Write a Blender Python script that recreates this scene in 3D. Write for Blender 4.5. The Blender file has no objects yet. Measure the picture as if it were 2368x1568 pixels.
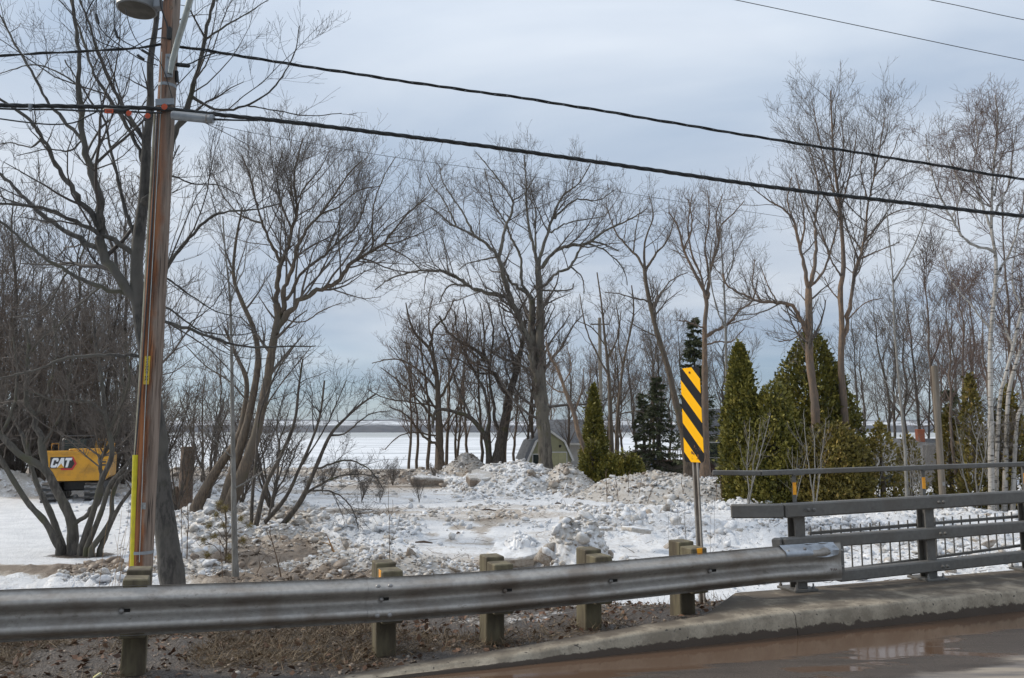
import bpy, bmesh, math, random
import numpy as np
from mathutils import Vector, Matrix
SC = bpy.context.scene
COL = SC.collection
# ------------------------------------------------------------------ camera
CAMZ = 1.70
FPX = 1814.0                     # focal length in pixels of a 2367 px wide frame
PITCH = math.atan(214.0 / FPX)
cam = bpy.data.cameras.new('camera')
cam.sensor_width = 36.0
cam.lens = 36.0 * FPX / 2367.0
cam.clip_start = 0.1
cam.clip_end = 20000.0
camo = bpy.data.objects.new('camera', cam)
COL.objects.link(camo)
camo.location = (0, 0, CAMZ)
camo.rotation_euler = (math.pi / 2 + PITCH, 0, 0)
SC.camera = camo
# ------------------------------------------------------------------ sky, sun, exposure
SUN_AZ = math.radians(-76.0)     # clockwise from +Y; the sun stands to the left, beyond the rail
SUN_EL = math.radians(36.0)
w = bpy.data.worlds.new('World'); SC.world = w; w.use_nodes = True
nt = w.node_tree; nt.nodes.clear()
def N(tree, t, **kw):
    n = tree.nodes.new(t)
    for k, v in kw.items(): setattr(n, k, v)
    return n
out = N(nt, 'ShaderNodeOutputWorld'); bg = N(nt, 'ShaderNodeBackground')
bg.inputs['Strength'].default_value = 0.10
sky = N(nt, 'ShaderNodeTexSky'); sky.sky_type = 'NISHITA'; sky.sun_disc = False
sky.sun_elevation = SUN_EL; sky.sun_rotation = SUN_AZ; sky.air_density = 1.0; sky.dust_density = 0.6; sky.ozone_density = 1.5
geo = N(nt, 'ShaderNodeNewGeometry'); sep = N(nt, 'ShaderNodeSeparateXYZ')
nt.links.new(geo.outputs['Incoming'], sep.inputs[0])
# overcast sheet: project the view direction on a flat cloud layer
zc = N(nt, 'ShaderNodeMath', operation='MULTIPLY'); zc.inputs[1].default_value = -1.0
nt.links.new(sep.outputs['Z'], zc.inputs[0])
zm = N(nt, 'ShaderNodeMath', operation='MAXIMUM'); zm.inputs[1].default_value = 0.0
nt.links.new(zc.outputs[0], zm.inputs[0])
za = N(nt, 'ShaderNodeMath', operation='ADD'); za.inputs[1].default_value = 0.16
nt.links.new(zm.outputs[0], za.inputs[0])
dx = N(nt, 'ShaderNodeMath', operation='DIVIDE'); dy = N(nt, 'ShaderNodeMath', operation='DIVIDE')
nt.links.new(sep.outputs['X'], dx.inputs[0]); nt.links.new(za.outputs[0], dx.inputs[1])
nt.links.new(sep.outputs['Y'], dy.inputs[0]); nt.links.new(za.outputs[0], dy.inputs[1])
cb = N(nt, 'ShaderNodeCombineXYZ'); nt.links.new(dx.outputs[0], cb.inputs[0]); nt.links.new(dy.outputs[0], cb.inputs[1])
mp = N(nt, 'ShaderNodeMapping'); mp.inputs['Scale'].default_value = (0.75, 1.0, 1.0); mp.inputs['Rotation'].default_value = (0, 0, 0.5)
nt.links.new(cb.outputs[0], mp.inputs[0])
n1 = N(nt, 'ShaderNodeTexNoise'); n1.inputs['Scale'].default_value = 0.9; n1.inputs['Detail'].default_value = 6; n1.inputs['Roughness'].default_value = 0.5; n1.inputs['Distortion'].default_value = 0.4
nt.links.new(mp.outputs[0], n1.inputs['Vector'])
r1 = N(nt, 'ShaderNodeValToRGB')
r1.color_ramp.elements[0].position = 0.37; r1.color_ramp.elements[0].color = (3.25, 3.95, 4.95, 1)
r1.color_ramp.elements[1].position = 0.62; r1.color_ramp.elements[1].color = (5.35, 5.80, 6.40, 1)
nt.links.new(n1.outputs['Fac'], r1.inputs[0])
# cover: thick overhead, thinner toward the horizon where clear sky shows
cv = N(nt, 'ShaderNodeMapRange'); cv.inputs['From Min'].default_value = 0.0; cv.inputs['From Max'].default_value = 0.16
cv.inputs['To Min'].default_value = 0.45; cv.inputs['To Max'].default_value = 0.97
nt.links.new(zm.outputs[0], cv.inputs['Value'])
n2 = N(nt, 'ShaderNodeTexNoise'); n2.inputs['Scale'].default_value = 1.6; n2.inputs['Detail'].default_value = 4
nt.links.new(mp.outputs[0], n2.inputs['Vector'])
cn = N(nt, 'ShaderNodeMath', operation='MULTIPLY_ADD'); cn.inputs[1].default_value = 0.5; cn.inputs[2].default_value = -0.25
nt.links.new(n2.outputs['Fac'], cn.inputs[0])
cs = N(nt, 'ShaderNodeMath', operation='ADD', use_clamp=True)
nt.links.new(cv.outputs[0], cs.inputs[0]); nt.links.new(cn.outputs[0], cs.inputs[1])
sc_ = N(nt, 'ShaderNodeMix', data_type='RGBA', blend_type='MULTIPLY'); sc_.inputs[0].default_value = 1.0
sc_.inputs[7].default_value = (0.58, 0.74, 0.92, 1)
nt.links.new(sky.outputs[0], sc_.inputs[6])
mx = N(nt, 'ShaderNodeMix', data_type='RGBA')
lum = N(nt, 'ShaderNodeMath', operation='MULTIPLY_ADD'); lum.inputs[1].default_value = 0.85; lum.inputs[2].default_value = 0.97   # overcast sky: luminance rises toward the zenith
nt.links.new(zm.outputs[0], lum.inputs[0])
cl = N(nt, 'ShaderNodeVectorMath', operation='SCALE'); nt.links.new(r1.outputs[0], cl.inputs[0]); nt.links.new(lum.outputs[0], cl.inputs['Scale'])
nt.links.new(cs.outputs[0], mx.inputs[0]); nt.links.new(sc_.outputs[2], mx.inputs[6]); nt.links.new(cl.outputs[0], mx.inputs[7])
nt.links.new(mx.outputs[2], bg.inputs[0]); nt.links.new(bg.outputs[0], out.inputs[0])
sl = bpy.data.lights.new('sun', 'SUN'); sl.energy = 2.7; sl.angle = math.radians(12); sl.color = (1.0, 0.92, 0.80)
so = bpy.data.objects.new('sun', sl); COL.objects.link(so)
sd = Vector((math.sin(SUN_AZ) * math.cos(SUN_EL), math.cos(SUN_AZ) * math.cos(SUN_EL), math.sin(SUN_EL)))
so.rotation_euler = sd.to_track_quat('Z', 'Y').to_euler(); so.location = sd * 40
SC.view_settings.view_transform = 'Standard'; SC.view_settings.look = 'None'
SC.view_settings.exposure = 0.18; SC.view_settings.gamma = 1.0; SC.view_settings.use_curve_mapping = False
SC.cycles.max_bounces = 6; SC.cycles.diffuse_bounces = 3; SC.cycles.glossy_bounces = 3
SC.cycles.use_denoising = True

# ------------------------------------------------------------------ helpers
CP, SP = math.cos(PITCH), math.sin(PITCH)
def at(x, y, Y):
    """world point that stands at distance Y (metres ahead) where the survey sheet has (x, y)"""
    u = (x - 1183.5) / FPX; v = -(y - 784.0) / FPX
    t = Y / (CP - v * SP)
    return Vector((u * t, Y, CAMZ + (SP + v * CP) * t))
def tag(o, label=None, cat=None, group=None, kind=None):
    if label: o['label'] = label
    if cat: o['category'] = cat
    if group: o['group'] = group
    if kind: o['kind'] = kind
    return o
def empty(name, loc, label, cat, group=None, rz=0.0):
    o = bpy.data.objects.new(name, None); COL.objects.link(o)
    o.location = loc; o.rotation_euler = (0, 0, rz); o.empty_display_size = 0.2
    return tag(o, label, cat, group)
def link(name, me, parent=None, loc=None):
    o = bpy.data.objects.new(name, me); COL.objects.link(o)
    if parent is not None: o.parent = parent
    if loc is not None: o.location = loc
    return o
def np_mesh(name, v, f, mat, smooth=True, attrs=None):
    """v (n,3); f (m,k) faces all of one size"""
    v = np.ascontiguousarray(v, np.float32); f = np.ascontiguousarray(f, np.int32)
    me = bpy.data.meshes.new(name)
    me.vertices.add(len(v)); me.vertices.foreach_set('co', v.ravel())
    k = f.shape[1]
    me.loops.add(f.size); me.loops.foreach_set('vertex_index', f.ravel())
    me.polygons.add(len(f)); me.polygons.foreach_set('loop_start', np.arange(0, f.size, k, dtype=np.int32))
    if smooth: me.polygons.foreach_set('use_smooth', np.ones(len(f), bool))
    me.update(calc_edges=True)
    if attrs:
        for an, av in attrs.items():
            a = me.attributes.new(an, 'FLOAT', 'POINT'); a.data.foreach_set('value', np.ascontiguousarray(av, np.float32))
    if mat: me.materials.append(mat)
    return me
class MB:
    """collects boxes, bars, tubes and prisms; build() links them as one mesh"""
    def __init__(s): s.v = []; s.f = []
    def add(s, vs, fs):
        b = len(s.v); s.v += [tuple(p) for p in vs]; s.f += [tuple(b + i for i in f) for f in fs]; return s
    def box(s, c, sz, R=None):
        x, y, z = sz[0] / 2, sz[1] / 2, sz[2] / 2
        vs = [Vector(p) for p in ((-x,-y,-z),(x,-y,-z),(x,y,-z),(-x,y,-z),(-x,-y,z),(x,-y,z),(x,y,z),(-x,y,z))]
        if R is not None: vs = [R @ p for p in vs]
        c = Vector(c)
        return s.add([p + c for p in vs], [(3,2,1,0),(4,5,6,7),(0,1,5,4),(1,2,6,5),(2,3,7,6),(3,0,4,7)])
    def cbox(s, c, sz, b, R=None):
        """box with chamfered edges (b metres)"""
        bm = bmesh.new(); bmesh.ops.create_cube(bm, size=1.0)
        for v in bm.verts: v.co = Vector((v.co.x * sz[0], v.co.y * sz[1], v.co.z * sz[2]))
        bmesh.ops.bevel(bm, geom=list(bm.edges), offset=b, segments=1, affect='EDGES', clamp_overlap=True)
        c = Vector(c); bm.verts.index_update()
        vs = [(R @ v.co if R is not None else v.co) + c for v in bm.verts]
        fs = [[v.index for v in f.verts] for f in bm.faces]; bm.free()
        return s.add(vs, fs)
    def tube(s, pts, r, n=8, cap=True):
        pts = [Vector(p) for p in pts]; K = len(pts)
        rs = r if isinstance(r, (list, tuple)) else [r] * K
        d = (pts[-1] - pts[0]).normalized()
        ref = Vector((0, 0, 1)) if abs(d.z) < 0.9 else Vector((1, 0, 0))
        vs = []
        for i in range(K):
            t = (pts[min(i + 1, K - 1)] - pts[max(i - 1, 0)]).normalized()
            u = (ref - t * ref.dot(t)).normalized(); w_ = t.cross(u)
            for j in range(n):
                a = 2 * math.pi * j / n
                vs.append(pts[i] + (u * math.cos(a) + w_ * math.sin(a)) * rs[i])
        fs = [(i*n+j, i*n+(j+1)%n, (i+1)*n+(j+1)%n, (i+1)*n+j) for i in range(K-1) for j in range(n)]
        if cap: fs += [tuple(range(n-1, -1, -1)), tuple((K-1)*n + j for j in range(n))]
        return s.add(vs, fs)
    def prism(s, poly, a, b):
        """poly: list of (x,z); extruded along y from a to b"""
        n = len(poly)
        vs = [(p[0], a, p[1]) for p in poly] + [(p[0], b, p[1]) for p in poly]
        fs = [tuple(range(n)), tuple(range(2*n-1, n-1, -1))] + [(i, i+n, (i+1)%n+n, (i+1)%n) for i in range(n)]
        return s.add(vs, fs)
    def sweep(s, prof, path, ups=None):
        """prof: (a,b) a = sideways (toward camera, right-hand normal), b = up; open profile swept along path"""
        path = [Vector(p) for p in path]; n = len(prof); K = len(path); vs = []
        for i in range(K):
            t = (path[min(i+1, K-1)] - path[max(i-1, 0)]); t.z *= 1; t.normalize()
            side = t.cross(Vector((0, 0, 1))).normalized(); up = side.cross(t).normalized()
            pr = prof[i] if isinstance(prof[0][0], (tuple, list)) else prof
            for a, b in pr: vs.append(path[i] + side * a + up * b)
        n = len(vs) // K
        return s.add(vs, [(i*n+j, (i+1)*n+j, (i+1)*n+j+1, i*n+j+1) for i in range(K-1) for j in range(n-1)])
    def mesh(s, name, mat, smooth=False, off=None):
        me = bpy.data.meshes.new(name)
        vs = s.v if off is None else [(p[0]-off[0], p[1]-off[1], p[2]-off[2]) for p in s.v]
        me.from_pydata(vs, [], s.f)
        bm = bmesh.new(); bm.from_mesh(me); bmesh.ops.recalc_face_normals(bm, faces=bm.faces); bm.to_mesh(me); bm.free()
        if smooth:
            me.shade_smooth()
            try: me.set_sharp_from_angle(angle=math.radians(40))
            except Exception: pass
        if mat: me.materials.append(mat)
        return me
    def build(s, name, mat, parent=None, smooth=False, world=False):
        """world=True: the vertices are world points, the parent an unrotated Empty"""
        off = parent.location if (world and parent is not None) else None
        return link(name, s.mesh(name, mat, smooth, off), parent)

# ------------------------------------------------------------------ numpy noise
def _h(i, j, s):
    a = np.sin(i * 127.1 + j * 311.7 + s * 74.7) * 43758.5453
    return a - np.floor(a)
def vnoise(x, y, s=0):
    i = np.floor(x); j = np.floor(y); fx = x - i; fy = y - j
    fx = fx * fx * (3 - 2 * fx); fy = fy * fy * (3 - 2 * fy)
    a = _h(i, j, s); b = _h(i+1, j, s); c = _h(i, j+1, s); d = _h(i+1, j+1, s)
    return (a * (1-fx) + b * fx) * (1-fy) + (c * (1-fx) + d * fx) * fy
def fbm(x, y, o=4, s=0):
    t = 0.0; a = 0.5; n = 0.0
    for k in range(o):
        t = t + a * vnoise(x, y, s + k * 13); n += a; x = x * 2.03 + 5.1; y = y * 2.03 + 1.7; a *= 0.5
    return t / n
def voro(x, y, s=0):
    """blocky rubble: height of tilted cells, edge distance, cell random"""
    i0 = np.floor(x); j0 = np.floor(y)
    f1 = np.full(x.shape, 9.0); f2 = np.full(x.shape, 9.0); h = np.zeros(x.shape); rr = np.zeros(x.shape)
    for di in (-1, 0, 1):
        for dj in (-1, 0, 1):
            i = i0 + di; j = j0 + dj
            px = i + 0.1 + 0.8 * _h(i, j, s); py = j + 0.1 + 0.8 * _h(i, j, s + 1)
            d = np.hypot(x - px, y - py); r = _h(i, j, s + 2)
            hh = r + (x - px) * (_h(i, j, s + 3) - 0.5) * 1.1 + (y - py) * (_h(i, j, s + 4) - 0.5) * 1.1
            c = d < f1
            f2 = np.where(c, f1, np.minimum(f2, d)); f1 = np.where(c, d, f1)
            h = np.where(c, hh, h); rr = np.where(c, r, rr)
    return h, f2 - f1, rr
def sstep(a, b, x):
    t = np.clip((x - a) / (b - a), 0, 1); return t * t * (3 - 2 * t)

# ------------------------------------------------------------------ materials
def new_mat(name):
    m = bpy.data.materials.new(name); m.use_nodes = True; t = m.node_tree; t.nodes.clear()
    o = N(t, 'ShaderNodeOutputMaterial'); b = N(t, 'ShaderNodeBsdfPrincipled')
    t.links.new(b.outputs[0], o.inputs[0])
    return m, t, b
def c4(c): return (c[0], c[1], c[2], 1.0)
def mix(t, fac, a, b, blend='MIX'):
    m = N(t, 'ShaderNodeMix', data_type='RGBA', blend_type=blend)
    for i, x in ((0, fac), (6, a), (7, b)):
        if hasattr(x, 'is_linked'): t.links.new(x, m.inputs[i])
        elif i == 0: m.inputs[0].default_value = x
        else: m.inputs[i].default_value = c4(x)
    return m.outputs[2]
def noise(t, vec, scale, detail=4, rough=0.55, dist=0.0):
    n = N(t, 'ShaderNodeTexNoise'); n.inputs['Scale'].default_value = scale; n.inputs['Detail'].default_value = detail
    n.inputs['Roughness'].default_value = rough; n.inputs['Distortion'].default_value = dist
    if vec is not None: t.links.new(vec, n.inputs['Vector'])
    return n.outputs['Fac']
def ramp(t, fac, a, b):
    r = N(t, 'ShaderNodeMapRange'); r.interpolation_type = 'SMOOTHSTEP'
    r.inputs['From Min'].default_value = a; r.inputs['From Max'].default_value = b
    t.links.new(fac, r.inputs['Value']); return r.outputs[0]
def math_(t, op, a, b=None, c=None):
    n = N(t, 'ShaderNodeMath', operation=op)
    for i, x in enumerate((a, b, c)):
        if x is None: continue
        if hasattr(x, 'is_linked'): t.links.new(x, n.inputs[i])
        else: n.inputs[i].default_value = x
    return n.outputs[0]
def coords(t, scale=(1, 1, 1), kind='Object'):
    tc = N(t, 'ShaderNodeTexCoord'); mp = N(t, 'ShaderNodeMapping'); mp.inputs['Scale'].default_value = scale
    t.links.new(tc.outputs[kind], mp.inputs[0]); return mp.outputs[0]
def bump(t, b, h, strength, dist):
    n = N(t, 'ShaderNodeBump'); n.inputs['Strength'].default_value = strength; n.inputs['Distance'].default_value = dist
    t.links.new(h, n.inputs['Height']); t.links.new(n.outputs[0], b.inputs['Normal'])
def attr(t, name):
    a = N(t, 'ShaderNodeAttribute'); a.attribute_name = name; return a.outputs['Fac']
def simple(name, ca, cb=None, scale=6.0, rough=0.7, metal=0.0, stretch=(1, 1, 1), bumps=0.0, bdist=0.01, detail=5, rvar=0.0, lo=0.35, hi=0.65):
    """two-tone procedural material with optional relief"""
    m, t, b = new_mat(name)
    vec = coords(t, stretch)
    n = noise(t, vec, scale, detail, 0.6)
    col = mix(t, ramp(t, n, lo, hi), ca, cb if cb else tuple(x * 0.75 for x in ca))
    t.links.new(col, b.inputs['Base Color'])
    b.inputs['Metallic'].default_value = metal
    if rvar > 0:
        r = N(t, 'ShaderNodeMapRange'); r.inputs['To Min'].default_value = rough - rvar; r.inputs['To Max'].default_value = rough + rvar
        t.links.new(noise(t, vec, scale * 1.7, 3), r.inputs['Value']); t.links.new(r.outputs[0], b.inputs['Roughness'])
    else: b.inputs['Roughness'].default_value = rough
    if bumps > 0: bump(t, b, noise(t, vec, scale * 2.5, 5, 0.65), bumps, bdist)
    return m
def bark(name, ca, cb, cc=None, stretch=0.22, scale=14.0, moss=0.0):
    m, t, b = new_mat(name)
    vec = coords(t, (1, 1, stretch)); big = coords(t)
    n = noise(t, vec, scale, 5, 0.65)
    col = mix(t, ramp(t, n, 0.38, 0.62), ca, cb)
    if cc: col = mix(t, ramp(t, noise(t, big, 0.8, 3), 0.42, 0.6), col, cc)
    if moss > 0: col = mix(t, math_(t, 'MULTIPLY', ramp(t, noise(t, big, 1.7, 4), 0.55, 0.7), moss), col, (0.075, 0.078, 0.02))
    t.links.new(col, b.inputs['Base Color']); b.inputs['Roughness'].default_value = 0.85
    bump(t, b, n, 0.55, 0.02)
    return m
M = {}
M['galv'] = None
# ------------------------------------------------------------------ material table
def galv(name, base, dirt, rough, metal):
    m, t, b = new_mat(name)
    v = coords(t); n = noise(t, v, 26.0, 4, 0.6); g = noise(t, v, 2.2, 5, 0.6); s = noise(t, coords(t, (1, 1, 2)), 7.0, 5, 0.7)
    col = mix(t, ramp(t, n, 0.35, 0.65), base, tuple(x * 0.82 for x in base))
    col = mix(t, math_(t, 'MULTIPLY', ramp(t, g, 0.42, 0.68), 0.75), col, dirt)
    col = mix(t, math_(t, 'MULTIPLY', ramp(t, s, 0.60, 0.72), 0.6), col, tuple(x * 0.55 for x in dirt))
    sp2 = noise(t, coords(t, (1.5, 1.5, 3)), 9.0, 6, 0.75)
    col = mix(t, math_(t, 'MULTIPLY', ramp(t, sp2, 0.60, 0.70), 0.55), col, (0.10, 0.072, 0.05))
    t.links.new(col, b.inputs['Base Color']); b.inputs['Metallic'].default_value = metal
    r = N(t, 'ShaderNodeMapRange'); r.inputs['To Min'].default_value = rough - 0.12; r.inputs['To Max'].default_value = rough + 0.15
    t.links.new(g, r.inputs['Value']); t.links.new(r.outputs[0], b.inputs['Roughness'])
    bump(t, b, n, 0.12, 0.003)
    return m
M['galv'] = galv('galvanised_steel', (0.37, 0.345, 0.315), (0.19, 0.155, 0.125), 0.50, 0.5)
M['galv_new'] = galv('fresh_galvanised_steel', (0.42, 0.45, 0.49), (0.27, 0.27, 0.27), 0.48, 0.5)
M['bridge_steel'] = galv('painted_bridge_steel', (0.150, 0.143, 0.132), (0.115, 0.102, 0.086), 0.58, 0.15)
M['bolt'] = galv('bolt_steel', (0.30, 0.29, 0.28), (0.17, 0.13, 0.10), 0.5, 0.5)
M['dark_gap'] = simple('dark_slot', (0.012, 0.011, 0.010), rough=0.9)
M['reflector'] = simple('amber_reflector', (0.95, 0.42, 0.012), (0.80, 0.30, 0.01), 30, 0.3)
M['treated'] = simple('treated_green_timber', (0.150, 0.128, 0.076), (0.072, 0.056, 0.036), 9, 0.85, 0, (1, 1, 0.18), 0.5, 0.01)
M['concrete'] = None
M['black_cable'] = simple('black_cable_sheath', (0.008, 0.009, 0.009), (0.014, 0.015, 0.015), 12, 0.55)
M['wire'] = simple('dark_wire', (0.03, 0.03, 0.032), (0.05, 0.05, 0.05), 12, 0.5)
M['grey_metal'] = simple('grey_painted_metal', (0.25, 0.27, 0.29), (0.20, 0.215, 0.23), 8, 0.45, 0.2)
M['tank'] = simple('transformer_tank_paint', (0.22, 0.235, 0.245), (0.16, 0.165, 0.165), 4, 0.5, 0.1)
M['tank_bottom'] = simple('transformer_bottom', (0.10, 0.09, 0.075), (0.06, 0.055, 0.045), 5, 0.7)
M['aluminium'] = simple('aluminium_tube', (0.42, 0.45, 0.43), (0.33, 0.36, 0.35), 7, 0.42, 0.5)
M['yellow_guard'] = simple('yellow_plastic_guard', (0.55, 0.47, 0.010), (0.42, 0.36, 0.012), 5, 0.5)
M['plate_yellow'] = simple('yellow_plate', (0.52, 0.36, 0.015), (0.40, 0.27, 0.02), 9, 0.5)
M['ink'] = simple('black_ink', (0.012, 0.012, 0.012), (0.02, 0.02, 0.02), 9, 0.5)
M['orange_tag'] = simple('orange_plastic', (0.50, 0.065, 0.008), (0.36, 0.045, 0.008), 9, 0.5)
M['insulator'] = simple('porcelain', (0.30, 0.27, 0.24), (0.22, 0.2, 0.18), 9, 0.3)

def concrete_mat():
    m, t, b = new_mat('weathered_concrete'); v = coords(t)
    n = noise(t, v, 4.5, 7, 0.72); f = noise(t, v, 60, 3, 0.6); p = noise(t, v, 26, 2, 0.5)
    col = mix(t, ramp(t, n, 0.38, 0.62), (0.335, 0.285, 0.215), (0.20, 0.165, 0.12))
    col = mix(t, math_(t, 'MULTIPLY', ramp(t, f, 0.45, 0.7), 0.35), col, (0.13, 0.115, 0.09))
    pit = ramp(t, p, 0.66, 0.72)
    col = mix(t, pit, col, (0.06, 0.05, 0.04))
    d = math_(t, 'ADD', attr(t, 'low'), math_(t, 'MULTIPLY_ADD', noise(t, v, 7.0, 6, 0.7), 1.6, -0.85))
    col = mix(t, ramp(t, d, 0.42, 0.58), col, (0.065, 0.047, 0.034))
    top = math_(t, 'MULTIPLY', attr(t, 'top'), math_(t, 'ADD', noise(t, v, 5, 4), 0.25))
    col = mix(t, ramp(t, top, 0.45, 0.8), col, (0.095, 0.075, 0.055))
    t.links.new(col, b.inputs['Base Color']); b.inputs['Roughness'].default_value = 0.85
    h = math_(t, 'SUBTRACT', math_(t, 'MULTIPLY', f, 0.5), pit); bump(t, b, h, 0.5, 0.006)
    return m
M['concrete'] = concrete_mat()

SNOW = (0.76, 0.76, 0.765); MUD = (0.20, 0.155, 0.115)
def snow_mat(name, use_rand=False):
    """snow and river ice with attribute 'dirt' (0 clean .. 1 brown mud) and 'soil' (1 = wet earth)"""
    m, t, b = new_mat(name); v = coords(t)
    n = noise(t, v, 1.3, 6, 0.6); f = noise(t, v, 9.0, 5, 0.65); g = noise(t, v, 45, 3, 0.6)
    col = mix(t, ramp(t, n, 0.35, 0.65), SNOW, (0.64, 0.645, 0.655))
    col = mix(t, math_(t, 'MULTIPLY', ramp(t, f, 0.52, 0.72), 0.5), col, (0.47, 0.45, 0.425))
    d = math_(t, 'ADD', attr(t, 'dirt'), math_(t, 'MULTIPLY_ADD', f, 0.9, -0.45))
    d = math_(t, 'ADD', d, math_(t, 'MULTIPLY_ADD', g, 0.5, -0.25))
    col = mix(t, ramp(t, d, 0.18, 0.62), col, (0.40, 0.345, 0.285))
    col = mix(t, ramp(t, d, 0.55, 0.95), col, MUD)
    so = math_(t, 'ADD', attr(t, 'soil'), math_(t, 'MULTIPLY_ADD', f, 0.8, -0.4))
    earth = mix(t, ramp(t, g, 0.35, 0.68), (0.036, 0.026, 0.018), (0.092, 0.065, 0.044))
    earth = mix(t, ramp(t, noise(t, v, 2.3, 4), 0.45, 0.68), earth, (0.050, 0.039, 0.031))
    sm = ramp(t, so, 0.4, 0.6)
    col = mix(t, sm, col, earth)
    t.links.new(col, b.inputs['Base Color'])
    r = N(t, 'ShaderNodeMapRange'); r.inputs['To Min'].default_value = 0.62; r.inputs['To Max'].default_value = 0.5
    t.links.new(sm, r.inputs['Value']); t.links.new(r.outputs[0], b.inputs['Roughness'])
    bump(t, b, math_(t, 'ADD', f, math_(t, 'MULTIPLY', g, 0.55)), 0.8, 0.07)
    return m
M['ground'] = snow_mat('snow_ice_and_earth')
def ice_mat():
    m, t, b = new_mat('ice_chunk'); v = coords(t, kind='Generated'); w_ = coords(t)
    n = noise(t, w_, 2.2, 5, 0.6); f = noise(t, w_, 14, 4, 0.65)
    col = mix(t, ramp(t, n, 0.38, 0.62), (0.72, 0.72, 0.725), (0.52, 0.53, 0.545))
    d = math_(t, 'ADD', attr(t, 'dirt'), math_(t, 'MULTIPLY_ADD', f, 0.9, -0.45))
    d = math_(t, 'ADD', d, math_(t, 'MULTIPLY_ADD', n, 0.5, -0.25))
    col = mix(t, ramp(t, d, 0.12, 0.6), col, (0.41, 0.375, 0.33))
    col = mix(t, ramp(t, d, 0.55, 0.95), col, (0.20, 0.152, 0.112))
    t.links.new(col, b.inputs['Base Color']); b.inputs['Roughness'].default_value = 0.5
    bump(t, b, f, 0.5, 0.03)
    return m
M['ice'] = ice_mat()

# ------------------------------------------------------------------ survey lines (metres)
SL = 0.364                       # the road runs off to the right at about 20 degrees
def Yr(x): return 6.677 + SL * np.asarray(x, float)
def Yk(x): return 5.96 + SL * np.asarray(x, float)
def zroad(x): return 0.0 * np.asarray(x, float)
def kerbh(x): return np.interp(x, [-1.3, -0.8, 0.2, 1.2, 2.3, 3.0, 40], [0.0, 0.035, 0.085, 0.15, 0.19, 0.185, 0.185])
FIELD = -1.45
def base_h(x, y):
    x = np.asarray(x, float); y = np.asarray(y, float)
    s = y - Yr(x)
    zr = np.interp(x, [-12, -2.8, -1.0, 0.0, 0.8, 1.7, 2.4, 40], [-0.10, -0.02, -0.05, -0.05, -0.02, 0.05, 0.13, 0.13])
    W = np.interp(x, [-1.0, 1.9, 2.6], [10.5, 5.0, 1.3])
    z = zr + (FIELD - zr) * sstep(np.interp(x, [1.0, 2.0], [0.3, 0.12]), W, s)
    # the shoulder falls to the road; under the road the sheet stays below it
    f = sstep(-0.68, 0.0, s)
    front = zroad(x) + np.interp(x, [-1.6, -0.9], [0.035, -0.10])
    z = np.where(s < 0, front + (z - front) * f, z)
    # toward the river
    shore = np.interp(x, [-60, 0, 12, 30, 90], [64, 66, 74, 100, 110])
    z = z - 0.9 * sstep(shore, shore + 10, y)
    return z
def zone_smooth(x, y):
    """wind-packed snow lawn on the left, under the trees"""
    return sstep(0.44, 0.50, -x / np.maximum(y, 1)) * sstep(18.2, 19.5, y) * (1 - sstep(34, 38, y))
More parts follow.
